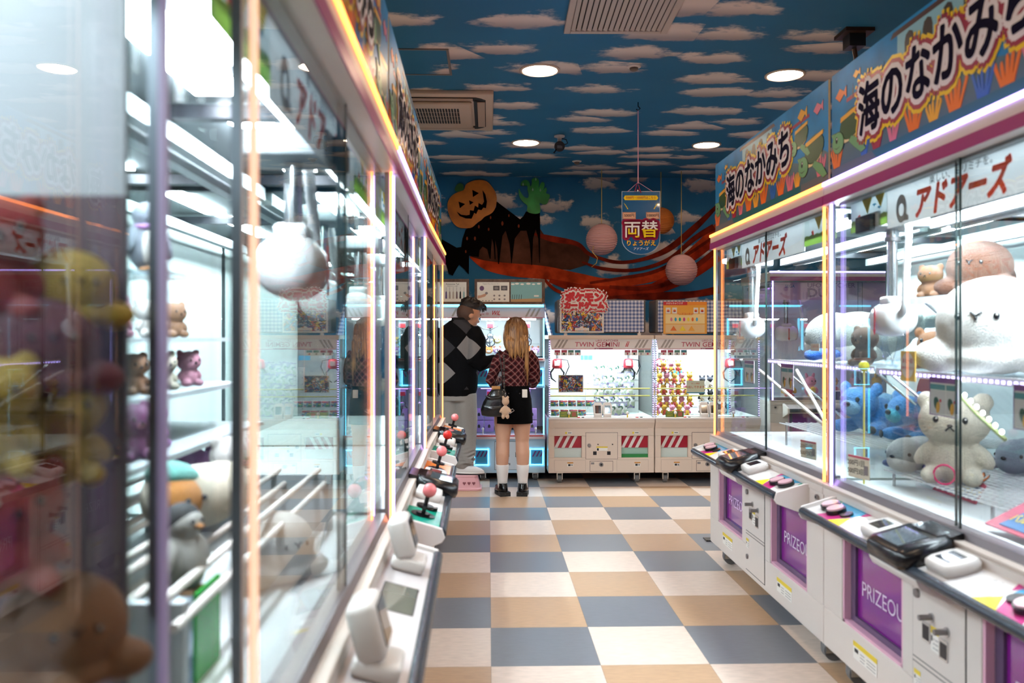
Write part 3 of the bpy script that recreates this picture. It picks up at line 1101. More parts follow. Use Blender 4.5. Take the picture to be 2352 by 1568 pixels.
    for x in (.033, W - .033):
        MB().box(x - .006, x + .006, .014, .022, .768, 1.897, LED['peach' if (style == 'flat' and x < .5) else led]).build('corner_light_strip', t)
    # head
    h = MB()
    h.box(0, W, 0, D, 1.899, 1.985, WHITE)
    h.build('head', t, bevel=.003)
    MB().box(0, W, -.003, 0, 1.899, 1.937, MAGENTA).build('magenta_band', t)
    MB().box(0, W, -.006, .010, 1.975, 1.990, LED[led]).build('top_light_strip', t, led + ' light strip along the top edge')
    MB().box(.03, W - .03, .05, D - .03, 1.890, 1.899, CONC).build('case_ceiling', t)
    for a, c in ((.12, .78), (.94, 1.60)):
        MB().box(a, c, .24, .34, 1.878, 1.890, PANEL[light]).build('case_lamp', t)
        MB().box(a, c, .80, .88, 1.878, 1.890, PANEL[light]).build('case_lamp', t)
    if sign:
        for a, c in ((.10, .84), (.88, 1.62)):
            MB().cyl((a, .15, 1.845), (c, .15, 1.845), .021, PANEL['mid' if style in ('flat', 'joystick') and light == 'cool' else light], seg=12).build('sign_lamp', t)
        inner_sign(t, W, .085, .07, W - .07)
    # play floor and gantry rails
    MB().box(.025, W - .025, .07, D - .03, .752, .782, INNER).build('play_floor', t)
    rl = MB()
    for y in (.42, .50, .95):
        rl.box(.04, W - .04, y, y + .035, 1.80, 1.84, INGREY)
    for x in (.06, W / 2, W - .06):
        rl.box(x - .02, x + .02, .12, D - .08, 1.845, 1.875, DARK)
    rl.build('gantry_rail', t)
    for x, y, z, ar, s in claws:
        claw(t, x, y, z, 1.80, ar, s)
    if low:
        for x in (.12, W - .12):
            for y in (.07, D - .12):
                caster(t, x, y, ZB)
    return t


def rack(parent, x0, x1, y0, y1, z, name='wire_rack', pitch=.035):
    g = MB()
    n = max(2, round((x1 - x0) / pitch))
    for k in range(n + 1):
        x = x0 + (x1 - x0) * k / n
        g.box(x - .0018, x + .0018, y0, y1, z - .0036, z, mat('wire_white', '#eef0f0', .4))
    n = max(2, round((y1 - y0) / pitch))
    for k in range(n + 1):
        y = y0 + (y1 - y0) * k / n
        g.box(x0, x1, y - .0018, y + .0018, z - .007, z - .0036, mat('wire_white', '#eef0f0', .4))
    return g.build(name, parent)


R2 = ufo('claw_machine', 'white claw machine with orange light strips in the right row, blue fluffy plush inside', (1.366, 5.06, 0), R(-90), 'orange', 'buttons', ((.27, .17, 1.42, True, .86),), 'panel')
R1 = ufo('claw_machine', 'big white claw machine with violet light strips nearest on the right, cream bear plush inside', (1.366, 3.335, 0), R(-90), 'purple', 'buttons', ((.23, .17, 1.43, True, .86),), 'panel')
AL = R(90) + .0137
L2 = ufo('claw_machine', 'claw machine with orange light strips on the left, flat grey deck with upright card readers', (-.275, 1.01, 0), AL, 'orange', 'flat', ((.95, .17, 1.525, False, 1.0),), back='panel')
L3 = ufo('claw_machine', 'claw machine with violet light strips in the left row, green deck with pink joystick ball', (-.2985, 2.735, 0), AL, 'purple', 'joystick', ((.3, .3, 1.5, True, 1), (1.2, .3, 1.5, True, 1)), back='panel')
L4 = ufo('claw_machine', 'claw machine with orange strips at the far end of the left row, red joystick ball', (-.322, 4.46, 0), R(90), 'orange', 'joystick', ((.3, .3, 1.5, True, 1),), back='panel')
L1 = ufo('claw_machine', 'claw machine with violet strips at the very left edge, blurred close to the viewer', (-.35, -.74, 0), R(90), 'dim', 'joystick', (), back='panel', light='soft')

# ---------------------------------------------------------------- signboards on top of the machines
SKYB = mat('sign_sky', '#0f7ab2', .35, spec=.15, var=.25, bscale=6)
NAVY = mat('sign_navy', '#0b0922', .7, spec=.05)
SWHITE = mat('sign_glyph_white', '#e2dfe2', .4, spec=.15)
MAROON = mat('sign_maroon', '#8e1238', .3, spec=.35)
SYEL = mat('sign_outline_yellow', '#e3c116', .3, spec=.35)
TURT = mat('turtle_green', '#5f9a68', .3, spec=.35)
SHELL = mat('turtle_shell', '#12421f', .3, spec=.35)
CORO = mat('coral_orange', '#d8691e', .3, spec=.35)
CORP = mat('coral_pink', '#cf6f86', .3, spec=.35)
CORB = mat('coral_blue', '#1f5fae', .3, spec=.35)
CORY = mat('coral_yellow', '#e0a42c', .3, spec=.35)
SEA = mat('sign_teal', '#0e5a6a', .3, spec=.35)
OUTL = mat('drawing_line', '#0c1712', .3)
BELLY = mat('turtle_belly', '#e0cf9c', .3, spec=.35)


def ellpts(cx, cy, rx, ry, rot=0, n=18, a0=0, a1=2 * PI):
    o = []
    for k in range(n):
        t = a0 + (a1 - a0) * k / (n if a1 - a0 > 6.2 else n - 1)
        x, y = rx * math.cos(t), ry * math.sin(t)
        o.append((cx + x * math.cos(rot) - y * math.sin(rot), cy + x * math.sin(rot) + y * math.cos(rot)))
    return o


def drawn(mb, pts, m, M, z, line=.004):
    cx = sum(p[0] for p in pts) / len(pts)
    cy2 = sum(p[1] for p in pts) / len(pts)
    big = []
    for x, y in pts:
        dx, dy = x - cx, y - cy2
        L = math.hypot(dx, dy) or 1
        big.append((x + dx / L * line, y + dy / L * line))
    mb.prism(big, z, OUTL, M)
    mb.prism(pts, z + .0006, m, M)


def turtle(mb, M, cx, cy2, s, flip=1):
    def T(pts):
        q = [(cx + flip * s * x, cy2 + s * y) for x, y in pts]
        return q if flip > 0 else q[::-1]
    drawn(mb, T(ellpts(.05, -.02, .62, .22, .1)), BELLY, M, .0020, .003)
    drawn(mb, T(ellpts(.15, .16, .60, .34, .1)), SHELL, M, .0026, .003)
    mb.prism(T([(-.42, .30), (.70, .42), (.72, .52), (-.40, .42)]), .0036, CORY, M)
    drawn(mb, T([(.2, -.15), (.65, -.32), (.95, -.62), (.72, -.66), (.35, -.45), (.05, -.25)]), TURT, M, .0030, .003)
    drawn(mb, T([(-.35, -.12), (-.62, .10), (-.95, .12), (-.8, -.08), (-.5, -.25)]), TURT, M, .0030, .003)
    drawn(mb, T(ellpts(-.55, -.16, .32, .26, -.2)), TURT, M, .0038, .003)
    mb.prism(T(ellpts(-.62, -.08, .06, .085)), .0050, INK, M)
    mb.prism(T(ellpts(-.60, -.05, .022, .03)), .0054, SWHITE, M)
    mb.prism(T([(-.80, -.24), (-.62, -.31), (-.42, -.27), (-.62, -.285)]), .0050, OUTL, M)


def coral(mb, M, x, z0, h, m, seed):
    rnd = random.Random(seed)
    for k in range(5):
        a = (k - 2) * .28 + rnd.uniform(-.1, .1)
        hh = h * rnd.uniform(.6, 1)
        bx, tx = x + (k - 2) * h * .10, x + (k - 2) * h * .14 + math.sin(a) * hh * .5
        w = h * .07
        mb.prism([(bx - w, z0), (bx + w, z0), (tx + w, z0 + hh * .8), (tx + w * .4, z0 + hh), (tx - w * .6, z0 + hh * .97), (tx - w, z0 + hh * .8)], .0021 + k * .0001, m, M)


def signboard(parent_loc, rz, label, side=False):
    t = thing('signboard', label, 'sign', parent_loc, rz, 'illustrated signboards on top of the claw machines')
    W, z0, z1, y = 1.70, 0.0, .43, .03
    M = front(0, y, 0)
    b = MB()
    b.prism([(.01, z0), (W, z0), (W, z1), (.01, z1)], -.008, mat('board_core', '#c9b98f', .5), M)
    b.prism([(.01, z0 + .05), (W, z0 + .05), (W, z1), (.01, z1)], .0006, SKYB, M)
    b.prism([(.01, z0), (W, z0), (W, z0 + .05), (.01, z0 + .05)], .0006, mat('sign_grey', '#4d5a66', .3), M)
    b.prism([(.42, z0), (1.40, z0), (1.40, z0 + .05), (.36, z0 + .05)], .0012, SEA, M)
    b.build('board', t)
    a = MB()
    # sea bed
    a.prism([(.01, .05), (W, .05), (W, .13)] + [(W - (W - .01) * k / 16, .15 + .03 * math.sin(k * 2.1)) for k in range(1, 16)] + [(.01, .16)], .0010, mat('sign_deepsea', '#3c5f6e', .3, spec=.35), M)
    for k, (x, h, m) in enumerate(((.30, .10, CORB), (.40, .12, MAROON), (.52, .10, CORP), (.66, .14, CORO), (.78, .11, CORY), (.90, .14, CORO), (1.04, .12, CORB), (1.15, .14, CORO), (1.27, .12, CORP), (.06, .13, CORO), (1.62, .14, CORP), (1.36, .1, CORY))):
        coral(a, M, x, .05, h * .8, m, k)
    # seaside pavilion behind the lettering
    a.prism([(.55, .30), (1.02, .30), (1.02, .40), (.55, .40)], .0011, mat('pavilion_wall', '#7fb6c8', .3, spec=.35), M)
    a.prism([(.50, .40), (1.07, .40), (1.05, .418), (.52, .418)], .0014, mat('pavilion_roof', '#3a1a1c', .3), M)
    for k in range(4):
        x = .60 + k * .115
        a.prism([(x, .30), (x + .06, .30), (x + .06, .36)] + [(x + .03 + .03 * math.cos(q), .36 + .03 * math.sin(q)) for q in (PI * .25, PI * .5, PI * .75)] + [(x, .36)], .0016, mat('pavilion_arch', '#1a1214', .3), M)
    a.prism([(.15, .285), (1.50, .33), (1.50, .345), (.15, .30)], .0015, MAROON, M)
    for x in (.2, .45, 1.10, 1.40):
        a.prism([(x, .29), (x + .012, .29), (x + .006, .345)], .0017, mat('pavilion_arch', '#1a1214', .3), M)
    turtle(a, M, .165, .17, .16, 1)
    turtle(a, M, 1.39, .25, .13, 1)
    turtle(a, M, 1.53, .15, .17, 1)
    for x, z, s, m in ((.10, .33, .05, CORO), (1.42, .36, .055, CORY), (1.60, .34, .05, CORP), (.24, .37, .03, CORY)):
        drawn(a, [(x - s, z), (x - .2 * s, z + .5 * s), (x + .6 * s, z + .1 * s), (x + s, z + .45 * s), (x + s, z - .45 * s), (x + .6 * s, z - .1 * s), (x - .2 * s, z - .5 * s)][::-1], m, M, .0018, .003)
    a.build('drawing', t)
    l = MB()
    TXT = '海のなかみち'
    L = front(.78, y, .222) @ Matrix.Rotation(R(3.0), 4, 'Z')
    for off, m, z in ((.146, SYEL, .004), (.108, MAROON, .0055), (.066, SWHITE, .007), (.0165, NAVY, .0085)):
        # heavy outlines are grown from a chain of rings so the strokes stay solid
        if True:
            for k in range(12):
                q = 2 * PI * k / 12
                l.text(TXT, .200, m, L @ Matrix.Translation((math.cos(q) * off * .36, math.sin(q) * off * .36, z - .0001 * k)), .0, .86)
    l.build('lettering', t)
    if side:
        s = MB()
        S = Matrix.Translation((.0, .05, 0)) @ Matrix(((0, 0, -1, 0), (1, 0, 0, 0), (0, 1, 0, 0), (0, 0, 0, 1)))
        s.prism([(0, 0), (.33, 0), (.33, .22), (0, .27)], .006, mat('side_sky', '#6aa6b8', .2, coat=.5), S)
        for c, r in (((.06, .08), .05), ((.11, .05), .06), ((.17, .07), .04)):
            s.prism(ellpts(*c, r, r * 1.1), .0068, SWHITE, S)
        for px2, h in ((.05, .10), (.14, .06)):
            s.prism([(px2, 0), (px2 + .006, 0), (px2 + .008, h), (px2 + .004, h)], .0078, INK, S)
            for k in range(6):
                q = k * PI / 3 + .3
                s.prism([(px2 + .005, h), (px2 + .005 + .04 * math.cos(q), h + .03 * math.sin(q)), (px2 + .005 + .032 * math.cos(q + .35), h + .024 * math.sin(q + .35))], .0079, SHELL, S)
        s.build('side_panel', t)
    return t


signboard((1.366, 5.06, 1.99), R(-90), 'sea turtle signboard on top of the orange-lit machine in the right row')
signboard((1.366, 3.335, 1.99), R(-90), 'sea turtle signboard on top of the violet-lit machine nearest right, cut by the frame', True)
signboard((-.275, 1.01, 1.99), AL, 'dark blurred sea turtle signboard on top of the near left machine')
signboard((-.2985, 2.735, 1.99), AL, 'sea turtle signboard above the violet-lit middle machine in the left row')
signboard((-.322, 4.46, 1.99), R(90), 'sea turtle signboard on the far machine of the left row, narrowest in view')

BAGM = mat('bag_plastic', '#d9cdbd', .25, alpha=.72, bump=.4, bscale=12)


def plastic_bag(c, r, label, seed):
    me = bmesh.new()
    bmesh.ops.create_icosphere(me, subdivisions=4, radius=1)
    for v in me.verts:
        n = noise.noise(v.co * 1.6 + Vector((seed, 0, 0))) * .35 + noise.noise(v.co * 4 + Vector((0, seed, 0))) * .16 + noise.noise(v.co * 9) * .05
        k = 1 + n
        v.co = Vector((v.co.x * r[0] * k, v.co.y * r[1] * k, max(v.co.z * k, -.75) * r[2]))
    mb = MB()
    me.verts.index_update()
    mb.add([v.co.copy() for v in me.verts], [[v.index for v in f.verts] for f in me.faces], BAGM, True)
    me.free()
    t = mb.build('plastic_bag', None, label, 'bag', loc=c)
    return t


plastic_bag((1.90, 3.52, 2.285), (.20, .26, .36), 'crumpled pale plastic bag bulging up between the two right signboards', 3.1)
plastic_bag((1.90, 2.60, 2.33), (.17, .22, .42), 'pale plastic bag behind the nearest right signboard, touching the top edge', 8.4)
bx = MB().rbox(-.14, .14, -.4, .4, 0, .36, mat('black_bin_bag', '#111114', .3, bump=.5, bscale=9), .1, 3)
bx.build('black_bag', None, 'black bag behind the left signboards on the machine roof', 'bag', loc=(-.52, 2.45, 1.99))

# ---------------------------------------------------------------- twin machines along the back wall
BEIGE = mat('back_white', '#dccabb', .4)
TWHITE = mat('twin_header', '#e8e2e0', .35)
HDR = mat('twin_letter', '#b3455a', .4)
STRIPE = mat('twin_stripe', '#a79d98', .4)
DRED = mat('door_red', '#9c1a2e', .25, coat=.4)
DCLR = glassmat('door_clear', '#dfe8e4', .06, .05)
CLRED = mat('claw_red', '#a8222c', .35)
ROD = mat('yellow_rod', '#d9cf66', .4)
GRNL = mat('green_label', '#7c9a4a', .5)
BLUL = mat('blue_label', '#4aa6d0', .5)


def art_material(name, cols, sc):
    m, nt, new, val, mth, mixc, smooth = nodemat(name)
    b = nt.nodes['Principled BSDF']
    b.inputs['Roughness'].default_value = .3
    tc = new('ShaderNodeTexCoord')
    nz = new('ShaderNodeTexNoise')
    nz.inputs['Scale'].default_value = sc * .35
    nt.links.new(tc.outputs['Object'], nz.inputs['Vector'])
    ad = new('ShaderNodeVectorMath', operation='MULTIPLY_ADD')
    nt.links.new(nz.outputs['Color'], ad.inputs[0])
    ad.inputs[1].default_value = (.12, .12, .12)
    nt.links.new(tc.outputs['Object'], ad.inputs[2])
    vo = new('ShaderNodeTexVoronoi')
    vo.inputs['Scale'].default_value = sc
    nt.links.new(ad.outputs[0], vo.inputs['Vector'])
    s = new('ShaderNodeSeparateColor')
    nt.links.new(vo.outputs['Color'], s.inputs[0])
    r = new('ShaderNodeValToRGB')
    r.color_ramp.interpolation = 'CONSTANT'
    e = r.color_ramp.elements
    e[0].color = lin(cols[0])
    e[1].color = lin(cols[1])
    e[1].position = 1 / len(cols)
    for k, c in enumerate(cols[2:]):
        e.new((k + 2) / len(cols)).color = lin(c)
    nt.links.new(s.outputs[0], r.inputs[0])
    nt.links.new(r.outputs[0], b.inputs['Base Color'])
    return m


ART = art_material('poster_art', ['#1d2230', '#c43a2a', '#2c5f9a', '#e4c23a', '#e6e2dc', '#5b3a7a', '#3a3438', '#d87a2c', '#7aa7c4', '#201a22'], 60)
PACK = art_material('packet_art', ['#c9d2cf', '#7d8f8a', '#dfe3e6', '#5a4f86', '#a9b7a0', '#e8e8ea', '#3c5a4a', '#8a80b0'], 38)
PACK2 = art_material('snack_box_art', ['#2a2a30', '#b33a3a', '#4a7fae', '#d9d9d9', '#3a8a5a', '#c9b04a'], 40)
TRUNKM = mat('sign_orange', '#e8a53a', .4)


def gingham():
    m, nt, new, val, mth, mixc, smooth = nodemat('gingham_cloth')
    b = nt.nodes['Principled BSDF']
    tc = new('ShaderNodeTexCoord')
    sp = new('ShaderNodeSeparateXYZ')
    nt.links.new(tc.outputs['Object'], sp.inputs[0])
    P = .034

    def st(o):
        return mth('GREATER_THAN', mth('FRACT', mth('DIVIDE', o, P)), .5)
    a, c = st(mth('ADD', sp.outputs['X'], sp.outputs['Y'])), st(sp.outputs['Z'])
    f = mth('MULTIPLY', mth('ADD', a, c), .5)
    r = new('ShaderNodeValToRGB')
    e = r.color_ramp.elements
    e[0].color = lin('#d9dae6')
    e[1].color = lin('#4c5f96')
    e.new(.5).color = lin('#98a2c4')
    nt.links.new(f, r.inputs[0])
    nt.links.new(r.outputs[0], b.inputs['Base Color'])
    b.inputs['Roughness'].default_value = .7
    return m


GING = gingham()


def twin(x0, label):
    W, D = .985, .80
    t = thing('twin_claw_machine', label, 'claw machine', (x0, 7.65, 0), 0, 'twin claw machines by the back wall')
    ZB = .105
    b = MB()
    b.box(0, W, .045, D, ZB, .60, BEIGE)
    # front frame with two door openings
    DOO = ((.055, .31), (.68, .93))
    b.box(0, W, 0, .045, ZB, .245, BEIGE).box(0, W, 0, .045, .448, .52, BEIGE)
    for a, c in ((0, .055), (.31, .68), (.93, W)):
        b.box(a, c, 0, .045, .245, .448, BEIGE)
    b.prism([(0, .52), (.045, .52), (.045, .60), (-.03, .60), (-.03, .575)], W, BEIGE, Matrix(((0, 0, 1, 0), (1, 0, 0, 0), (0, 1, 0, 0), (0, 0, 0, 1))))
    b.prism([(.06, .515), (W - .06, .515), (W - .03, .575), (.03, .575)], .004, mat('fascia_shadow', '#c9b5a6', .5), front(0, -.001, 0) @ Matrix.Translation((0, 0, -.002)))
    b.build('body', t, bevel=.004)
    MB().box(0, W, -.035, .06, .600, .618, mat('deck_pink_white', '#e6dcd8', .3)).build('control_deck', t, bevel=.004)
    for k, (a, c) in enumerate(DOO):
        d = MB()
        d.box(a, c, .038, .044, .245, .448, mat('door_pale', '#cfdcd8', .3) if k == 0 else mat('door_greenish', '#9fc0b0', .3))
        d.box(a, c, .030, .036, .335, .448, DRED)
        for q in range(3):
            x = a + (c - a) * (.22 + .26 * q)
            d.prism([(x - .055, .335), (x - .025, .335), (x + .035, .452), (x + .005, .452)], .002, mat('door_stripe', '#ddd6d2', .4), front(0, .0295, 0))
        if k == 1:
            d.box(a, c, .02, .036, .245, .275, mat('door_green_mat', '#1f7a3a', .6))
        d.build('prize_door', t, 'red and white striped prize door')
        MB().box(a + .10, a + .165, -.003, 0, .465, .488, PAPER).box(a + .10, a + .118, -.004, -.003, .467, .486, YELLOW).box(a + .125, a + .158, -.004, -.003, .474, .480, INK).build('instruction_label', t)
        MB().box(a + .12, a + .175, -.003, 0, .165, .205, PAPER).box(a + .12, a + .175, -.004, -.003, .193, .205, mat('label_orange', '#c98a3a', .5)).box(a + .128, a + .15, -.004, -.003, .170, .188, INK).box(a + .155, a + .17, -.004, -.003, .172, .186, GREY).build('caution_label', t)
    p = MB()
    p.box(.345, .645, -.001, 0, .232, .480, LINE).box(.348, .642, -.003, 0, .235, .477, BEIGE)
    cp = p.build('coin_panel', t)
    MB().cyl((.378, 0, .36), (.378, -.010, .36), .017, GREY, seg=16).build('lock', cp)
    MB().cyl((.46, 0, .37), (.46, -.012, .37), .006, DARK, seg=10).cyl((.595, 0, .37), (.595, -.012, .37), .006, DARK, seg=10).build('coin_knob', cp)
    for x in (.415, .545):
        MB().box(x, x + .032, -.006, -.003, .272, .305, DARK).build('coin_return', cp)
    MB().box(.445, .55, -.004, -.003, .31, .348, PAPER).box(.445, .55, -.0046, -.004, .338, .35, YELLOW).box(.45, .468, -.0046, -.004, .312, .334, INK).build('caution_label', cp)
    for a, c in ((.055, .345), (.635, .93)):
        MB().box(a, c, -.0012, 0, .118, .226, mat('seam', '#a8978a', .6)).box(a + .002, c - .002, -.002, 0, .120, .224, BEIGE).build('lower_panel', t)
    q = MB()
    q.box(.385, .600, -.001, 0, .118, .216, LINE).box(.388, .597, -.003, 0, .121, .213, BEIGE)
    cb = q.build('cash_box_door', t)
    MB().cyl((.49, 0, .183), (.49, -.010, .183), .020, GREY, seg=20).cyl((.49, -.01, .183), (.49, -.012, .183), .010, DARK, seg=12).build('lock', cb)
    MB().box(.395, .425, -.005, -.003, .185, .203, GREY).build('plate', cb)
    # deck fittings
    for x in (.19, .735):
        MB().cyl((x, .0, .618), (x, .0, .65), .007, mat('stick_yellow', '#d9b83a', .4), seg=10).sph((x, 0, .660), .015, WHITE2).build('joystick', t)
        MB().cyl((x + .09, 0, .618), (x + .09, 0, .624), .014, RED, seg=14).cyl((x + .13, 0, .618), (x + .13, 0, .624), .012, BLACK, seg=14).build('push_button', t)
    for x in (.46, .548):
        T = Matrix.Translation((x, -.005, .618)) @ Matrix.Rotation(R(-14), 4, 'X')
        r = MB()
        r.rbox(-.036, .036, -.02, .035, -.01, .04, WHITE2, .008, 2, Matrix.Translation((x, 0, .618)))
        r.prism([(-.035, 0), (.035, 0), (.044, .11), (.03, .14), (-.03, .14), (-.044, .11)], .03, WHITE2, T @ Matrix.Rotation(R(90), 4, 'X') @ Matrix.Translation((0, 0, -.015)))
        o = r.build('card_reader', t, 'white upright card reader')
        MB().box(-.026, .028, -.0175, -.0155, .035, .11, SCREEN, T).build('screen', o)
    # case
    for x in (.004, W - .016):
        MB().box(x, x + .012, .005, .017, .60, 1.345, STEEL).build('corner_frame', t)
        g = MB()
        for k in range(34):
            g.box(x + .003, x + .010, .002, .005, .63 + k * .021, .638 + k * .021, LED['purple'])
        g.build('light_strip', t, 'row of small violet lights')
    MB().box(.016, W - .016, .022, .026, .618, 1.345, CLEAR).build('front_glass', t)
    for x in (.002, W - .006):
        MB().box(x, x + .004, .02, D - .02, .618, 1.345, CLEAR).build('side_glass', t)
    MB().box(.01, W - .01, D - .03, D - .02, .60, 1.345, mat('case_back_white', '#f0f3f4', .5)).build('back_panel', t)
    MB().box(0, W, 0, D, 1.345, 1.382, BEIGE).build('head', t, bevel=.004)
    MB().box(.01, W - .01, .04, D - .03, .600, .622, mat('play_floor_pale', '#dfe8e6', .5)).build('play_floor', t)
    MB().box(.08, W - .08, .12, .24, 1.332, 1.344, PANEL['cool']).build('case_lamp', t)
    # header with the name
    h = MB()
    M = front(0, .010, 0)
    h.prism([(.03, 1.252), (W - .03, 1.252), (W - .01, 1.345), (.01, 1.345)], .004, TWHITE, M)
    h.prism([(.03, 1.250), (W - .03, 1.250), (W - .03, 1.256), (.03, 1.256)], .005, HDR, M)
    for x, n in ((.07, 3), (.82, 3)):
        for k in range(n):
            xx = x + k * .035
            h.prism([(xx - .02, 1.265), (xx, 1.265), (xx + .045, 1.34), (xx + .025, 1.34)], .0048, STRIPE, M)
    o = h.build('header_sign', t)
    l = MB()
    for tx, s, x, z, m, sx in (('TWIN GEMINI', .062, .455, 1.294, HDR, 1.08), ('UFO CATCHER', .026, .545, 1.330, HDR, 1.2)):
        l.text(tx, s, m, front(x, .0045, z), .006, sx, .1)
    l.text('ii', .072, RED, front(.735, .0040, 1.297), .02, .9, .35)
    l.box(.43, .60, .003, .006, 1.250, 1.262, mat('maker_red', '#8e1a4a', .4))
    l.text('SEGA', .012, SWHITE, front(.455, .0025, 1.256), 0, 1.2)
    l.build('lettering', o)
    # notices under the header
    for x, n in ((.055, 4), (.71, 4)):
        g = MB()
        for k in range(n):
            g.box(x + k * .063, x + k * .063 + .058, .0135, .0145, 1.195, 1.247, PAPER)
            g.box(x + k * .063 + .004, x + k * .063 + .054, .0128, .0135, 1.222, 1.243, (HDR, HDR, mat('notice_green', '#5a8a7a', .5), mat('notice_teal', '#4a8a9a', .5))[k])
            g.box(x + k * .063 + .02, x + k * .063 + .036, .0128, .0135, 1.20, 1.218, (HDR, INK, GREY, HDR)[k])
        g.build('rules_notice', t)
    # two claws
    for x in (.11, .80):
        c = MB()
        c.box(x - .035, x + .035, .30, .38, 1.215, 1.262, INGREY).cyl((x, .34, 1.215), (x, .34, 1.15), .012, STEEL)
        c.build('carriage', t)
        c = MB()
        c.lathe([(.03, .045), (.044, .03), (.05, -.03), (.044, -.045), (.03, -.05)], CLRED, (x, .34, 1.11), 18)
        c.box(x - .03, x + .02, .284, .292, 1.09, 1.135, mat('claw_face', '#c9a8a4', .4))
        o = c.build('claw_body', t)
        for sg in (-1, 1):
            MB().tube([(x + sg * .03, .34, 1.07), (x + sg * .065, .34, 1.02), (x + sg * .055, .34, .965), (x + sg * .01, .34, .93)], [.008, .009, .008, .004], BLACK, 8).build('claw_arm', o)
        MB().tube([(x + .03, .34, 1.15), (x + .10, .34, 1.14), (x + .115, .34, 1.08), (x + .08, .34, 1.0)], .005, BLACK, 6).build('cable', o)
    for z in (.88, .812):
        MB().cyl((.02, .10, z), (W - .02, .10, z), .006, ROD, seg=8).build('prize_rod', t)
    for x in (.11, W - .15):
        for y in (.08, D - .1):
            caster(t, x, y, ZB)
    return t


X1, X2, X3 = .555, 1.548, 2.541
T1 = twin(X1, 'white twin claw machine by the back wall with shiny card packets inside')
T2 = twin(X2, 'white twin claw machine with pink and yellow plush, half hidden by the right row')


def card(parent_or_label, x, y, z, w, h, art, border=PAPER, tilt=0, name='poster', cat='poster', group=None, loc=True):
    o = MB().box(-w / 2, w / 2, -.002, .002, -h / 2, h / 2, border).box(-w / 2 + .008, w / 2 - .008, -.0032, -.002, -h / 2 + .008, h / 2 - .008, art).build(name, None, parent_or_label, cat, group, loc=(x, y, z))
    o.rotation_euler = (tilt, 0, 0)
    return o


# prizes in the first twin machine
p = PT(1310, 883, 7.68)
card('colourful card game poster inside the left twin machine, under its left claw', X1 + .215, 7.72, .93, .235, .165, ART)
card('small blue notice high inside the left twin machine', X1 + .42, 8.2, 1.16, .115, .045, BLUL, BLUL, name='notice', cat='notice')
card('small blue notice on a rod inside the right twin machine', X2 + .28, 8.0, 1.02, .11, .045, BLUL, BLUL, name='notice', cat='notice')
for xx, l in ((X1 + .19, 'green price card at the left front of the left twin machine'), (X2 + .19, 'green price card at the left front of the right twin machine')):
    t = thing('price_card', l, 'price card', (xx, 7.678, .618))
    MB().box(-.085, .085, -.002, .002, .0, .055, GRNL).box(.03, .07, -.003, -.002, .008, .048, mat('card_red', '#b5604a', .5)).build('board', t)
    MB().text('100円 1回', .022, YELLOW, front(-.028, -.0025, .040), .01).text('500円', .022, YELLOW, front(-.045, -.0025, .016), .01).build('lettering', t)

bagm = mat('packet_film', '#dfe6ea', .12, alpha=.35, bump=.6, bscale=60)


def packet(loc, label, s=1.0, rz=0.0, seed=0):
    t = thing('card_packet', label, 'packet', loc, rz, 'hanging card packets in the left twin machine')
    w, h = .045 * s, .062 * s
    b = MB()
    n = 7
    vs, fs = [], []
    for sd in (1, -1):
        for j in range(n):
            for i in range(n):
                x, z = (i / (n - 1) * 2 - 1), (j / (n - 1) * 2 - 1)
                d = sd * .010 * s * max(0, (1 - x ** 4) * (1 - z ** 4)) + .004 * noise.noise(Vector((x * 3 + seed, z * 3, sd)))
                vs.append((x * w, d, z * h))
        o = 0 if sd == 1 else n * n
        for j in range(n - 1):
            for i in range(n - 1):
                q = (o + j * n + i, o + j * n + i + 1, o + (j + 1) * n + i + 1, o + (j + 1) * n + i)
                fs.append(q if sd == -1 else q[::-1])
    b.add(vs, fs, PACK, True)
    b.build('wrapper', t)
    f = MB()
    f.prism([(-w * 1.05, h), (w * 1.05, h), (w * 1.15, h * 1.25), (w * .5, h * 1.12), (0, h * 1.32), (-w * .5, h * 1.12), (-w * 1.15, h * 1.25)], .002, mat('film_end', '#b9b4dc', .2, alpha=.6), front(0, .001, 0))
    f.build('film_top', t)
    return t


pk0 = None
k = 0
rows = ((1.045, 5, .35), (.945, 5, .32), (.845, 5, .30), (.745, 5, .28), (.670, 4, .16))
for r, (z, n, y) in enumerate(rows):
    rowname = ('top', 'second', 'third', 'fourth', 'lowest')[r]
    for c in range(n):
        x = X1 + .505 + c * .072 + (.02 if r % 2 else 0)
        lab = 'shiny card packet, %s row, %s in the left twin machine' % (rowname, ('first from left', 'second from left', 'third from left', 'fourth from left', 'last on the right')[c])
        loc = (x, 7.65 + y + .02 * ((c + r) % 2), z + .012 * math.sin(k * 2.3))
        if pk0 is None:
            pk0 = packet(loc, lab, 1, 0, 3)
        else:
            dup(pk0, loc, .25 * math.sin(k * 1.7), lab)
        k += 1
pt = thing('display_pillar', 'white pegboard pillar behind the packets in the left twin machine', 'stand', (X1 + .42, 8.1, .62))
MB().box(-.02, .50, 0, .03, 0, .45, mat('peg_white', '#e4e8e8', .5)).build('board', pt)
g = MB()
for j in range(7):
    g.cyl((.0, -.001, .05 + j * .06), (.0, .0, .05 + j * .06), .004, DARK, seg=8)
g.build('peg_hole', pt)
for z in (.13, .24, .33):
    MB().box(.05, .48, -.16, .0, z - .004, z, CLEAR).build('clear_shelf', pt)
cb0 = None
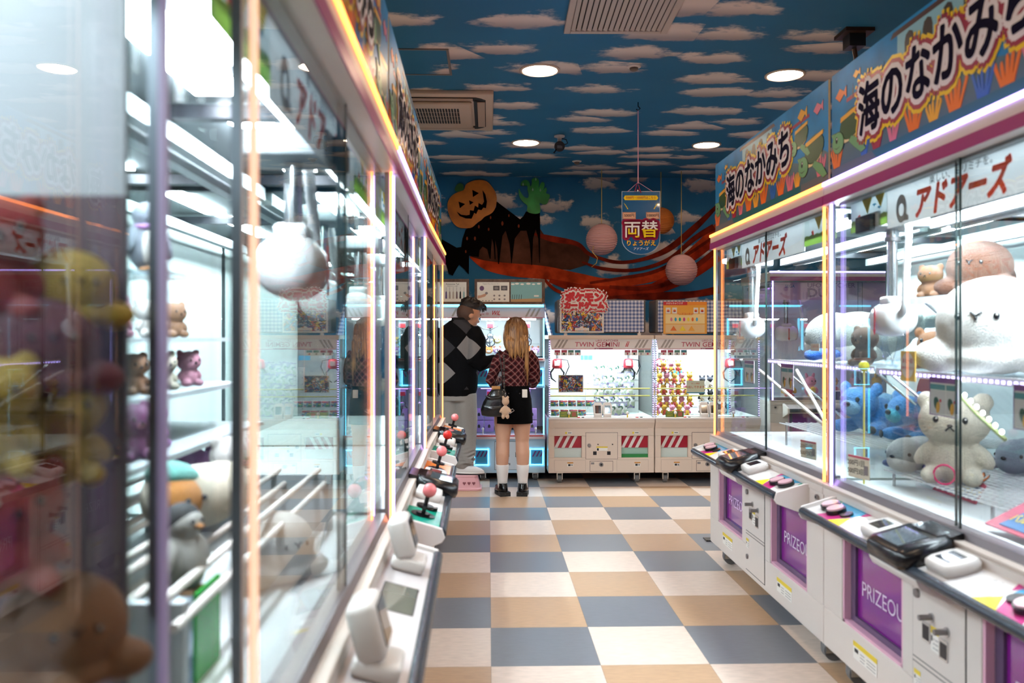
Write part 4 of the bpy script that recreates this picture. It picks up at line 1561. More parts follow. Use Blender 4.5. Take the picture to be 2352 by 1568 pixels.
for k in range(9):
    lab = 'small snack box lying on the floor of the left twin machine, %s' % ('leftmost', 'second from left', 'third from left', 'fourth from left', 'fifth from left', 'front left', 'front second', 'front third', 'front right')[k]
    loc = (X1 + .075 + (k % 5) * .085, 7.80 + .10 * (k < 5), .625 + (.08 if k < 5 else 0))
    if k == 0:
        t = thing('snack_box', lab, 'box', loc, 0, 'snack boxes in the left twin machine')
        MB().rbox(-.036, .036, -.02, .02, 0, .055, PACK2, .004).build('carton', t)
        MB().box(-.036, .036, -.021, -.0202, .04, .053, HDR).build('flap', t)
        cb0 = t
    else:
        dup(cb0, loc, .3 * math.sin(k * 2.1), lab)
rs = MB().box(-.22, .22, -.06, .06, 0, .08, CLEAR).build('clear_riser', None, 'clear acrylic step carrying snack boxes in the left twin machine', 'stand', loc=(X1 + .245, 7.90, .622))


def lump_toy(loc, label, body, accent, grp, name='plush_keychain'):
    """small round plush with head, ears, arms and feet"""
    t = thing(name, label, 'plush toy', loc, 0, grp)
    MB().sph((0, 0, .028), (.028, .024, .03), body, 12, 8).ell((-.026, -.012, .03), (.012, .010, .018), body, (0, .5, 0), 8, 6).ell((.026, -.012, .03), (.012, .010, .018), body, (0, -.5, 0), 8, 6).build('body', t)
    MB().sph((0, -.004, .072), (.030, .026, .026), body, 12, 8).ell((-.02, 0, .10), (.009, .006, .016), body, (0, -.3, 0), 8, 6).ell((.02, 0, .10), (.009, .006, .016), body, (0, .3, 0), 8, 6).build('head', t)
    MB().sph((-.010, -.028, .075), .0035, INK, 8, 6).sph((.010, -.028, .075), .0035, INK, 8, 6).build('eyes', t)
    MB().sph((0, -.022, .028), (.018, .008, .02), accent, 10, 8).ell((-.014, -.02, .004), (.011, .014, .008), accent, (0, 0, 0), 8, 6).ell((.014, -.02, .004), (.011, .014, .008), accent, (0, 0, 0), 8, 6).build('belly', t)
    return t


TPINK = mat('toy_pink', '#e38aa8', .8, sheen=.3)
TYEL = mat('toy_yellow', '#e8b53a', .8, sheen=.3)
TRED = mat('toy_red', '#c03a30', .8, sheen=.3)
TDARK = mat('toy_dark', '#2c2f3a', .8)
TCRE = mat('toy_cream', '#e8d3b8', .8)
protoP = protoY = None
k = 0
for r, (z, n) in enumerate(((1.035, 4), (.925, 5), (.815, 5), (.70, 5), (.625, 5))):
    for c in range(n):
        loc = (X2 + .055 + c * .072 + (.03 if r % 2 else 0), 7.86 - .03 * (r == 4) + .02 * (c % 2), z)
        pink = (r + c) % 2 == 0
        lab = '%s plush toy in the right twin machine, %s row, %s' % ('pink' if pink else 'yellow', ('top', 'second', 'middle', 'fourth', 'floor')[r], ('first from left', 'second from left', 'third from left', 'fourth from left', 'fifth from left')[c])
        if pink and protoP is None:
            protoP = lump_toy(loc, lab, TPINK, TYEL, 'small plush toys in the right twin machine')
        elif not pink and protoY is None:
            protoY = lump_toy(loc, lab, TYEL, TRED, 'small plush toys in the right twin machine')
        else:
            dup(protoP if pink else protoY, loc, .5 * math.sin(k * 1.9), lab)
        k += 1
stand = thing('prize_rack', 'clear tiered rack carrying the plush toys in the right twin machine', 'stand', (X2 + .03, 7.82, .622))
for z in (.073, .188, .298, .408):
    MB().box(0, .42, 0, .10, z - .004, z, CLEAR).build('clear_shelf', stand)
protoD = None
for k in range(10):
    loc = (X2 + .50 + (k % 4) * .085, 7.88 + .03 * (k % 2), .625 + (k // 4) * .13)
    lab = 'dark plush keychain with white tag in the right twin machine, %s of the %s row' % (('first', 'second', 'third', 'last')[k % 4], ('lower', 'middle', 'upper')[k // 4])
    if protoD is None:
        protoD = lump_toy(loc, lab, TDARK, TCRE, 'dark plush keychains in the right twin machine')
        MB().box(-.026, .026, -.034, -.032, -.015, .037, PAPER, Matrix.Translation((.03, 0, .03)) @ Matrix.Rotation(R(35), 4, 'Y')).build('paper_tag', protoD)
    else:
        dup(protoD, loc, .4 * math.sin(k * 2.7), lab)
st2 = thing('prize_rack', 'clear tiered rack carrying the dark keychains in the right twin machine', 'stand', (X2 + .46, 7.84, .622))
for z in (.131, .261):
    MB().box(0, .38, 0, .12, z - .004, z, CLEAR).build('clear_shelf', st2)
t = thing('notice', 'white notice with scalloped blue border and orange lettering in the right twin machine', 'notice', (X2 + .40, 7.74, .895))
MB().box(-.085, .085, -.001, .001, -.06, .06, mat('notice_cream', '#f0ead2', .5)).build('card', t)
g = MB()
for k in range(14):
    g.prism(ellpts(-.078 + k * .012, -.055, .008, .006, 0, 8), .0004, BLUL, front(0, -.001, 0))
g.build('border', t)
MB().text('お出しできます!', .026, mat('notice_orange', '#d8642a', .5), front(0, -.0015, -.002), .02).text('ほしい景品', .016, mat('notice_orange', '#d8642a', .5), front(0, -.0015, .032), .01).build('lettering', t)

# boards on top of the twin machines
def topbox(x, w, label):
    t = thing('display_box', label, 'display box', (x, 7.72, 1.382))
    MB().rbox(0, w, .0, .35, .02, .335, mat('box_grey', '#6f6a6c', .3, alpha=.85), .02, 3).build('clear_box', t)
    MB().box(.02, w - .02, -.01, -.004, .03, .325, GING).build('gingham_board', t)
    for xx in (.06, w - .08):
        MB().box(xx, xx + .03, -.02, .01, 0, .02, TWHITE).box(xx + .008, xx + .022, -.024, -.018, .0, .035, TWHITE).build('clip', t)
    return t


topbox(X1 + .09, .83, 'blue gingham display box on top of the left twin machine')
topbox(X2 + .02, .83, 'blue gingham display box on top of the right twin machine')
t = thing('card_game_board', 'busy coloured card poster with red and white lettering on top of the left twin machine', 'sign', (X1 + .315, 7.69, 1.405))
MB().box(-.205, .205, -.006, 0, 0, .292, PAPER).box(-.19, .19, -.0075, -.006, .015, .28, ART).build('board', t)
MB().box(-.065, .065, -.0205, -.0185, .02, .045, PAPER).text('インフルクス', .024, PAPER, front(0, -.009, .075), .01).text('バトルパートナー', .013, RED, front(0, -.0212, .033), .005).build('caption', t)
g = MB()
for tx, z, s in (('ポケモン', .325, .088), ('カードゲーム', .250, .062)):
    for off, m, y in ((.24, PAPER, -.012), (.19, RED, -.014), (.10, PAPER, -.0165), (.03, RED, -.019)):
        for k in range(10 if off > .02 else 1):
            q = 2 * PI * k / 10
            e = off * .22 if off > .02 else 0
            g.text(tx, s, m, front(.02 + math.cos(q) * e, y + .0001 * k, z + math.sin(q) * e), .026, 1.0)
g.box(-.15, .19, -.011, -.006, .20, .375, PAPER)
g.build('lettering', t)
t = thing('food_court_board', 'orange and yellow illustrated board with red top band on the right twin machine', 'sign', (X2 + .29, 7.69, 1.395))
b = MB()
b.box(-.205, .205, -.005, 0, 0, .30, TRUNKM).box(-.205, .205, -.006, -.005, .268, .30, RED).box(.02, .205, -.0065, -.006, .268, .30, mat('band_orange', '#e58a2a', .4))
b.box(-.185, .185, -.006, -.005, .095, .185, mat('board_cream', '#f3d99a', .4)).box(-.185, .185, -.006, -.005, .01, .088, mat('board_tan', '#e7c48a', .4))
b.build('board', t)
g = MB()
A = front(0, -.006, 0)
for x in (-.16, -.10, .10, .16):
    g.prism([(x - .022, .19), (x + .022, .19), (x + .022, .245), (x - .022, .245)], .001, PAPER, A)
    g.prism(ellpts(x, .216, .013, .012), .0016, ORGD, A)
    g.prism(ellpts(x, .21, .013, .006), .002, DRED, A)
g.prism(ellpts(0, .175, .062, .06, 0, 16, 0, PI), .002, TRUNKM, A)
for k in range(7):
    x = -.13 + k * .04
    g.prism(ellpts(x, .135, .010, .018), .0016, (CORP, CYAD, TEAL, MAGD, YELD, CORO, BLUL)[k], A)
for k in range(3):
    x = -.11 + k * .085
    g.prism([(x - .03, .03), (x + .03, .03), (x, .075)], .0016, (CORO, YELD, TRUNKM)[k], A)
g.build('drawing', t)
MB().text('フードコーチョ!', .022, RED, front(0, -.0088, .185), .015).text('おぱんちゅうさぎ', .020, PAPER, front(-.10, -.0066, .284), .012).build('lettering', t)

# ---------------------------------------------------------------- two-tier machines with cyan lights
WBLUE = mat('tier_blue_white', '#b9d3e2', .4)
WGREY = mat('tier_grey', '#9fb0c0', .4)
CYGL = mat('door_cyan_glass', '#3f9fc8', .15)


def tier(x0, label):
    W, D = .69, .78
    t = thing('two_tier_claw_machine', label, 'claw machine', (x0, 7.85, 0), 0, 'two-tier claw machines by the back wall')
    MB().box(0, W, 0, D, .075, .40, WBLUE).build('lower_body', t, bevel=.004)
    MB().box(0, W, 0, D, .88, 1.135, WGREY).build('upper_body', t, bevel=.004)
    MB().box(-.0, W, -.03, .10, .40, .44, mat('tier_ledge', '#e3d8de', .4)).box(.02, W - .02, -.032, -.03, .425, .435, RED).build('lower_deck', t)
    MB().box(-.0, W, -.03, .10, 1.135, 1.165, mat('tier_ledge', '#e3d8de', .4)).box(.02, W - .02, -.032, -.03, 1.15, 1.158, RED).build('upper_deck', t)
    for z0, z1 in ((.44, .88), (1.165, 1.545)):
        MB().box(.012, W - .012, .012, .016, z0, z1, CLEAR).build('front_glass', t)
        for x in (.0, W - .004):
            MB().box(x, x + .004, .02, D - .02, z0, z1, CLEAR).build('side_glass', t)
        MB().box(.0, W, D - .03, D - .02, z0, z1, mat('case_back_white', '#f0f3f4', .5)).build('back_panel', t)
        for x in (.006, W - .018):
            MB().box(x, x + .012, -.002, .010, z0, z1, LED['cyan']).build('light_strip', t, 'cyan corner light strip')
        MB().box(.08, W - .08, .12, .22, z1 - .014, z1 - .002, PANEL['cool' if z0 > 1 else 'violet']).build('case_lamp', t)
        MB().box(W / 2 - .006, W / 2 + .006, .014, .5, z0, z1, ACRYL).build('divider', t)
        for x in (.17, .53):
            c = MB()
            c.box(x - .035, x + .035, .26, .34, z1 - .09, z1 - .03, INGREY).box(x - .03, x + .03, .255, .26, z1 - .088, z1 - .05, CLRED)
            c.cyl((x, .30, z1 - .09), (x, .30, z1 - .15), .010, STEEL)
            c.lathe([(.015, .02), (.03, .01), (.03, -.02), (.015, -.03)], STEEL, (x, .30, z1 - .165), 14)
            o = c.build('claw_body', t)
            for k in range(3):
                q = k * 2.1 + .4
                dx, dy = math.cos(q), math.sin(q)
                MB().tube([(x + .02 * dx, .30 + .02 * dy, z1 - .18), (x + .05 * dx, .30 + .05 * dy, z1 - .21), (x + .045 * dx, .30 + .045 * dy, z1 - .25), (x + .012 * dx, .30 + .012 * dy, z1 - .275)], .005, DARK, 6).build('claw_arm', o)
        if z0 > 1:
            MB().tube([(.03, .25, z1 - .06), (.10, .25, z1 - .10), (.17, .25, z1 - .11), (.25, .25, z1 - .07)], .005, BLACK, 6).build('cable', t)
    for z0, z1 in ((.15, .305), (.905, 1.065)):
        for x0_, x1_ in ((.015, .155), (.545, .675)):
            d = MB()
            d.box(x0_ + .01, x1_ - .01, -.004, 0, z0 + .01, z1 - .01, CYGL)
            for k in range(3):
                xx = x0_ + .02 + k * .036
                d.prism([(xx, z1 - .075), (xx + .016, z1 - .075), (xx + .045, z1 - .02), (xx + .029, z1 - .02)], .002, mat('door_stripe_purple', '#5a3a78', .4), front(0, -.004, 0))
            for a in ((x0_, x1_, z0, z0 + .009), (x0_, x1_, z1 - .009, z1), (x0_, x0_ + .009, z0, z1), (x1_ - .009, x1_, z0, z1)):
                d.box(a[0], a[1], -.009, 0, a[2], a[3], LED['cyan'])
            d.build('prize_door', t, 'blue prize door framed by a cyan light')
    p = MB()
    p.box(.21, .49, -.003, 0, .105, .375, LINE).box(.213, .487, -.005, 0, .108, .372, mat('tier_panel', '#c8cfd6', .4))
    cp = p.build('coin_panel', t)
    M = front(0, -.0055, 0)
    g = MB()
    for sg, cx in ((1, .43), (-1, .27)):
        tri = [(cx - .022 * sg, .225), (cx + .024 * sg, .25), (cx - .022 * sg, .275)]
        tri = tri if sg > 0 else tri[::-1]
        g.prism(tri, .0008, INK, M)
        ti = [(cx - .017 * sg, .233), (cx + .015 * sg, .25), (cx - .017 * sg, .267)]
        g.prism(ti if sg > 0 else ti[::-1], .0014, mat('tier_panel', '#c8cfd6', .4), M)
    g.text('1', .08, INK, front(.345, -.006, .255), .02).build('arrow_mark', cp)
    MB().box(.32, .36, -.008, -.005, .15, .17, GREY).box(.42, .46, -.008, -.005, .125, .145, GREY).build('coin_return', cp)
    for x in (.1, .6):
        for z in (.46, 1.18):
            MB().cyl((x, -.01, z - .02), (x, -.01, z + .03), .006, WHITE2, seg=8).sph((x, -.01, z + .036), .013, WHITE2, 10, 8).build('joystick', t)
    MB().box(0, W, 0, D, 1.645, 1.675, WHITE2).build('head', t)
    h = MB()
    h.prism([(0, 1.545), (W, 1.545), (W, 1.645), (0, 1.645)], .004, mat('tier_header', '#d9d3dc', .35), front(0, .012, 0))
    h.box(0, W, .005, .012, 1.545, 1.552, HDR)
    for k in range(3):
        xx = .50 + k * .045
        h.prism([(xx, 1.56), (xx + .02, 1.56), (xx + .06, 1.635), (xx + .04, 1.635)], .005, STRIPE, front(0, .012, 0))
    o = h.build('header_sign', t)
    MB().text('Yellow ⓦ', .030, HDR, front(.09, .006, 1.585), .003, 1.1).text('WiL', .060, RED, front(.225, .0055, 1.592), .01, .8, .3).build('lettering', o)
    MB().box(-.0, W, -.012, .0, 1.655, 1.672, LED['cyan']).build('top_light_strip', t, 'cyan light along the top edge')
    for z in (1.30, 1.20):
        MB().box(.03, .30, .36, .60, z - .006, z, CLEAR).build('clear_shelf', t)
        MB().box(.40, .66, .36, .60, z - .006, z, CLEAR).build('clear_shelf', t)
    for x in (.10, .60):
        for y in (.06, D - .1):
            caster(t, x, y, .075)
    return t


WX = -.153
tier(WX, 'two-tier claw machine with cyan lights behind the couple, round animal plush rows inside')
tier(WX - .70, 'two-tier claw machine with cyan lights behind the end of the left row')


def face_toy(loc, label, body, ear, cheek):
    t = thing('round_plush', label, 'plush toy', loc, 0, 'round animal plush in the two-tier machine')
    MB().sph((0, 0, .034), (.042, .034, .034), body, 16, 10).build('body', t)
    for s in (-1, 1):
        MB().ell((s * .028, 0, .066), (.012, .007, .014), ear, (0, s * .4, 0), 10, 8).build('ear', t)
    MB().sph((-.014, -.031, .042), .0045, INK, 8, 6).sph((.014, -.031, .042), .0045, INK, 8, 6).sph((0, -.034, .034), .003, INK, 8, 6).build('face', t)
    MB().sph((0, -.025, .026), (.022, .012, .014), cheek, 12, 8).build('muzzle', t)
    return t


FB = mat('face_brown', '#a8735a', .9)
FO = mat('face_orange', '#d8874a', .9)
FG = mat('face_grey', '#a9a9b8', .9)
FC = mat('face_cream', '#eadfd2', .9)
FP = mat('face_mauve', '#b58ac0', .9)
pr = [face_toy((WX + .07, 8.24, 1.30), 'brown round plush, upper shelf left end of the two-tier machine', FB, FB, FC)]
pr.append(face_toy((WX + .155, 8.24, 1.30), 'grey round plush, upper shelf second in the two-tier machine', FG, FG, FC))
pr.append(face_toy((WX + .24, 8.24, 1.30), 'yellow round plush, upper shelf third in the two-tier machine', mat('face_yellow', '#d8c06a', .9), FC, FC))
pr.append(face_toy((WX + .07, 8.24, 1.20), 'mauve round plush, lower shelf left end of the two-tier machine', FP, FB, FC))
pr.append(face_toy((WX + .155, 8.24, 1.20), 'orange round plush, lower shelf second in the two-tier machine', FO, FO, FC))
dup(pr[3], (WX + .24, 8.24, 1.20), 0, 'mauve round plush, lower shelf third in the two-tier machine')
dup(pr[0], (WX + .44, 8.24, 1.30), 0, 'brown round plush, upper shelf right half, left of two')
dup(pr[1], (WX + .53, 8.24, 1.30), 0, 'grey round plush, upper shelf right half, right of two')
dup(pr[3], (WX + .62, 8.24, 1.20), 0, 'mauve round plush at the right end of the lower shelf')
dup(pr[4], (WX + .53, 8.24, 1.20), 0, 'orange round plush in the right half, lower shelf')
for k in range(4):
    dup(pr[(0, 1, 3, 4)[k]], (WX - .70 + .44 + k * .075, 8.24, 1.30), 0, '%s round plush behind the left machines, %s' % (('brown', 'grey', 'mauve', 'orange')[k], 'upper shelf of the hidden two-tier machine'))
LILAC = mat('lilac_box', '#b98fd0', .5)
pb0 = None
for k in range(8):
    loc = (WX + .06 + (k % 4) * .10 + (.22 if k % 4 > 1 else 0), 8.12, .44 + (k // 4) * .115)
    lab = 'lilac gift box in the lower tier, %s of the %s row' % (('leftmost', 'second', 'third', 'rightmost')[k % 4], ('bottom', 'top')[k // 4])
    if pb0 is None:
        pb0 = thing('gift_box', lab, 'box', loc, 0, 'lilac gift boxes in the lower tier')
        MB().rbox(-.046, .046, -.04, .04, 0, .11, LILAC, .004).build('carton', pb0)
        MB().prism([(-.012, .04), (.012, .04), (.012, .062), (0, .075), (-.012, .062)], .001, INK, front(0, -.0405, 0)).build('print', pb0)
    else:
        dup(pb0, loc, 0, lab)

# framed boards on top of the two-tier machines
WOOD = mat('frame_wood', '#5f473c', .6, var=.35, bscale=30)
t = thing('framed_board', 'wood-framed double board with white chart and teal card above the two-tier machine', 'framed poster', (PT(1090, 692, 8.0).x, 8.0, 1.68))
b = MB()
b.box(0, .68, -.012, .012, 0, .245, WOOD)
b.build('frame', t, bevel=.003)
MB().box(.025, .335, -.0145, -.012, .025, .215, PAPER).build('white_chart', t)
g = MB()
A = front(0, -.0145, 0)
g.prism(ellpts(.07, .155, .022, .024), .0008, mat('chart_purple', '#6a4a72', .5), A)
g.prism([(.03, .055), (.10, .075), (.125, .105), (.09, .10), (.06, .088), (.03, .085)], .0008, mat('chart_skin', '#c79a84', .5), A)
g.prism(ellpts(.115, .108, .014, .012), .0014, GREY, A)
for x in (.18, .255):
    g.prism([(x, .135), (x + .062, .135), (x + .062, .18), (x, .18)], .0008, mat('chart_photo', '#57565a', .5), A)
    g.prism(ellpts(x + .03, .157, .02, .012), .0014, GREY, A)
for k in range(6):
    g.prism(ellpts(.19 + (k % 3) * .05, .085 - .035 * (k // 3), .010, .009), .0008, GREY, A)
for k in range(5):
    g.prism(ellpts(.05 + k * .03, .035, .007, .005), .0008, GREY, A)
g.text('Digital Mini Camera 4in1', .016, GREY, front(.16, -.0155, .198), .0)
g.build('print', t)
MB().box(.35, .65, -.0145, -.012, .025, .215, mat('teal_card', '#7fb0b4', .5)).build('teal_card', t)
g = MB()
for x, z, r in ((.37, .195, .018), (.41, .20, .02), (.46, .195, .018), (.52, .20, .022), (.57, .195, .016), (.62, .20, .018)):
    g.prism(ellpts(x, z, r, r * .45), .0008, PAPER, A)
g.prism([(.35, .025), (.65, .025), (.65, .06), (.35, .05)], .0008, mat('card_sand', '#b8946a', .5), A)
for k in range(5):
    g.prism([(.36 + k * .022, .05), (.364 + k * .022, .05), (.368 + k * .022, .095), (.364 + k * .022, .095)], .0014, INK, A)
g.prism([(.575, .075), (.62, .075), (.62, .09), (.575, .09)], .0014, PAPER, A)
g.build('print', t)
t = thing('framed_board', 'wood-framed white chart of six tassels above the machine behind the man', 'framed poster', (PT(1000, 692, 8.0).x, 8.0, 1.68))
MB().box(0, .325, -.012, .012, 0, .245, WOOD).build('frame', t, bevel=.003)
MB().box(.025, .30, -.0145, -.012, .025, .215, PAPER).build('white_chart', t)
g = MB()
for k, c in enumerate(('#5d4a7c', '#a8968e', '#b8a89c', '#7a6468', '#1a1a1e', '#8ab0b4')):
    m = mat('tassel_%d' % k, c, .6)
    x = .105 + k * .034
    g.box(x - .001, x + .001, -.0158, -.0145, .13, .165, INK).prism([(x - .009, .055), (x + .009, .055), (x + .007, .115), (x, .132), (x - .007, .115)], .0012, m, A)
g.text('Awesome Tail', .022, INK, front(.165, -.0155, .195), .0).text('かわいいしっぽ', .014, INK, front(.165, -.0155, .175), .0)
g.build('print', t)
gb = thing('gingham_panel', 'blue gingham board leaning at the right side of the two-tier machine', 'board', (.60, 7.80, 1.385), R(0))
MB().box(-.006, .006, 0, .42, 0, .31, GING, Matrix.Rotation(R(-14), 4, 'Y')).build('panel', gb)

# ---------------------------------------------------------------- things hanging from the ceiling
STRING = mat('string_pink', '#c88aa0', .6)
GOLD = mat('string_gold', '#c9a85a', .35, .6)


def lantern(px, py, Y, r, label, m, stringtop, cols=None):
    c = PT(px, py, Y)
    t = thing('paper_lantern', label, 'paper lantern', c, 0)
    prof = []
    n = 40
    for k in range(n + 1):
        a = -PI / 2 + .22 + (PI - .44) * k / n
        rr = r * math.cos(a) * (1 + (.016 if k % 2 else -.016))
        prof.append((rr, r * math.sin(a)))
    MB().lathe(prof, m, seg=40).build('paper_shade', t)
    MB().lathe([(r * .22, r * .97), (r * .24, r * .985), (r * .22, r * 1.0)], mat('lantern_rim', '#7a5a48', .5), seg=24).build('rim', t)
    MB().cyl((0, 0, r * .95), (0, 0, CEIL - c.z), .004, stringtop, seg=6).build('string', t)
    return t


PKL = mat('lantern_pink', '#d7a6a8', .7)
mat('lantern_orange', '#b5621c', .6)
for lm in (PKL, MATS['lantern_orange']):
    nt_ = lm.node_tree
    tc_ = nt_.nodes.new('ShaderNodeTexCoord')
    wv_ = nt_.nodes.new('ShaderNodeTexWave')
    wv_.bands_direction = 'Z'
    wv_.inputs['Scale'].default_value = 20
    wv_.inputs['Distortion'].default_value = .4
    bp_ = nt_.nodes.new('ShaderNodeBump')
    bp_.inputs['Strength'].default_value = 1
    bp_.inputs['Distance'].default_value = .006
    nt_.links.new(tc_.outputs['Object'], wv_.inputs['Vector'])
    nt_.links.new(wv_.outputs['Fac'], bp_.inputs['Height'])
    nt_.links.new(bp_.outputs[0], nt_.nodes['Principled BSDF'].inputs['Normal'])
a = lantern(1382, 550, 8.35, .158, 'pale pink round paper lantern left of the hanging exchange sign', PKL, GOLD)
MB().tube([(-.10, -.12, -.08), (-.11, -.13, -.14), (-.06, -.13, -.2), (-.07, -.13, -.25), (-.12, -.13, -.29)], .004, GOLD, 6).build('ribbon', a)
lantern(1565, 620, 8.40, .160, 'pale pink round paper lantern right of and below the hanging exchange sign', PKL, GOLD)
o = lantern(1518, 507, 8.45, .135, 'orange paper lantern with black bat print half hidden behind the exchange sign', mat('lantern_orange', '#b5621c', .6), GOLD)
MB().prism([(.09, -.02), (.11, .01), (.12, -.01), (.14, .02), (.13, -.03), (.12, -.05), (.10, -.06)], .004, MUR_K, front(-.012, -.088, 0) @ Matrix.Rotation(R(45), 4, 'Y') @ Matrix.Translation((-.07, .01, .04))).build('bat_print', o)

p = PT(1472, 512, 5.95)
t = thing('exchange_sign', 'hanging blue and white money exchange banner with big yellow and white characters', 'sign', p, R(-2))
EB = mat('exchange_blue', '#12507e', .2, coat=.6)
w, h = .135, .225
out = [(-w, h), (-w, -h * .5)] + [(w * math.cos(q), -h * .5 - h * .5 * math.sin(q)) for q in [PI - k * PI / 14 for k in range(1, 14)]] + [(w, -h * .5), (w, h)]
wav = front(0, 0, 0)
b = MB()
b.prism([(x * 1.03, y * 1.02) for x, y in out], -.002, mat('banner_film', '#c9d6e4', .1, alpha=.6), wav)
b.prism(out, .002, EB, wav)
b.build('banner', t)
g = MB()
g.prism([(-.115, .165), (-.125, .18), (-.115, .198), (.115, .198), (.125, .18), (.115, .165)], .0028, SYEL, wav)
g.prism(ellpts(0, .05, .085, .075), .0028, EB, wav)
for s in (-1, 1):
    for k in range(3):
        q = .35 + k * .28
        x, y = s * (.085 + .02 * k * .3), .10 + k * .012
        g.prism([(s * .095 + s * .008 * k - .004, .10 + .014 * k), (s * .095 + s * .008 * k + .004, .10 + .014 * k), (s * .112 + s * .006 * k, .135 + .006 * k)], .0029, SYEL, wav)
for s, tx in ((-1, '5000円'), (1, '10000円')):
    x = s * .085
    g.prism([(x - .048, .028), (x + .048, .028), (x + .048, .078), (x - .048, .078)], .0034, mat('note_brown', '#a87a62', .3), wav)
    g.prism([(x - .042, .033), (x + .042, .033), (x + .042, .073), (x - .042, .073)], .0040, mat('note_tan', '#d2a184', .3), wav)
    g.text(tx, .026, INK, front(x, -.0048, .053), .015, .95)
g.build('print', t)
g = MB()
for off, m, z in ((.06, MAROON, .0045), (.045, MAROON, .005), (0, SWHITE, .0065)):
    for k in range(12 if off else 1):
        q = 2 * PI * k / 12
        g.text('両替', .128, m, front(math.cos(q) * off * .32, -z, -.055 + math.sin(q) * off * .32), .02 if off else .012, .98)
# yellow lower half of the two characters
vs, fs = text_data('両替', .012)
low = [f for f in fs if all(vs[i].y < .12 for i in f)]
g.add([(v.x * .128 * .98, v.y * .128, 0) for v in vs], low, SYEL, False, front(0, -.0068, -.055))
g.text('りょうがえ', .044, MAROON, front(0, -.0045, -.148), .04)
g.text('りょうがえ', .044, SYEL, front(0, -.0055, -.148), .01)
g.text('アドアーズ', .022, SWHITE, front(0, -.0045, -.188), .01, 1, .2)
g.text('5000円・10000円はこちら', .022, MAROON, front(0, -.0036, .182), .01, .86)
g.build('lettering', t)
MB().cyl((-.02, 0, h), (-.02, 0, h + .02), .006, CHROME).tube([(-.12, 0, h - .02), (-.02, 0, h + .07), (.12, 0, h - .02)], .002, STRING, 6).build('cord', t)
zt = CEIL - p.z
MB().cyl((-.02, 0, h + .06), (-.02, 0, zt - .06), .004, STRING, seg=6).build('string', t)
MB().tube([(-.02, 0, zt), (-.02, 0, zt - .03), (-.005, 0, zt - .045), (-.02, 0, zt - .06), (-.034, 0, zt - .05)], .004, BLACK, 6).build('hook', t)
MB().tube([(-.03, -.01, h + .06), (-.045, -.01, h), (-.02, -.01, h + .02), (.0, -.01, h - .01), (-.02, -.01, h + .05)], .003, MAROON, 6).build('bow', t)

# ---------------------------------------------------------------- people
SKIN = mat('skin_man', '#c08a6c', .5)
SKINW = mat('skin_woman', '#c9977c', .5)


def rings(mb, rs, m, seg=24, M=None):
    """closed elliptical loft through (x, y, z, rx, ry) stations"""
    o = [[Vector((x + rx * math.cos(2 * PI * k / seg), y + ry * math.sin(2 * PI * k / seg), z)) for k in range(seg)] for x, y, z, rx, ry in rs]
    return mb.loft(o, m, True, True, True, M)


def hand(mb, wrist, d, palm_n, m, curl=.6, s=1.0, side=1):
    """palm, four unequal bent fingers and a thumb off the side of the palm"""
    d = Vector(d).normalized()
    n = Vector(palm_n)
    n = (n - d * n.dot(d)).normalized()
    u = d.cross(n).normalized() * side
    w = Vector(wrist)
    mb.loft([[w + d * t * s + u * (math.cos(q) * a * s) + n * (math.sin(q) * b * s) for q in [2 * PI * k / 12 for k in range(12)]] for t, a, b in ((-.02, .026, .020), (.0, .027, .019), (.04, .038, .016), (.085, .040, .014), (.095, .034, .011))], m)
    for k, (off, L) in enumerate(((-.030, .066), (-.010, .076), (.010, .071), (.029, .056))):
        p = [w + d * .085 * s + u * off * s]
        a = .15
        for j in range(3):
            dd = d * math.cos(a) + n * math.sin(a)
            p.append(p[-1] + dd * L * s * (.42, .32, .26)[j])
            a += curl
        mb.tube(p, [.0095 * s, .009 * s, .0085 * s, .0065 * s], m, 8)
    p = [w + d * .025 * s - u * .028 * s, w + d * .05 * s - u * .055 * s + n * .012 * s, w + d * .078 * s - u * .062 * s + n * .03 * s, w + d * .098 * s - u * .055 * s + n * .042 * s]
    mb.tube(p, [.013 * s, .0115 * s, .010 * s, .0075 * s], m, 8)


def headparts(mb, M, m):
    mb.ell((-.005, 0, .02), (.098, .076, .098), m, (0, 0, 0), 24, 16, M)
    mb.ell((.030, 0, -.045), (.060, .058, .070), m, (0, .15, 0), 20, 14, M)
    mb.ell((.048, 0, -.090), (.034, .034, .026), m, (0, 0, 0), 16, 10, M)
    mb.ell((.085, 0, .022), (.016, .045, .014), m, (0, 0, 0), 14, 8, M)
    mb.loft([[M @ Vector((x + a * math.cos(q), a * .8 * math.sin(q), z)) for q in [2 * PI * k / 10 for k in range(10)]] for x, z, a in ((.083, .015, .008), (.092, -.008, .011), (.100, -.028, .014), (.090, -.040, .012))], m)
    mb.ell((.083, 0, -.060), (.012, .022, .007), m, (0, 0, 0), 12, 8, M).ell((.081, 0, -.073), (.012, .020, .008), m, (0, 0, 0), 12, 8, M)
    for s in (-1, 1):
        mb.ell((-.012, s * .076, -.012), (.019, .009, .031), m, (s * .25, .15, 0), 12, 8, M)
        mb.ell((.062, s * .034, -.025), (.022, .022, .02), m, (0, 0, 0), 12, 8, M)


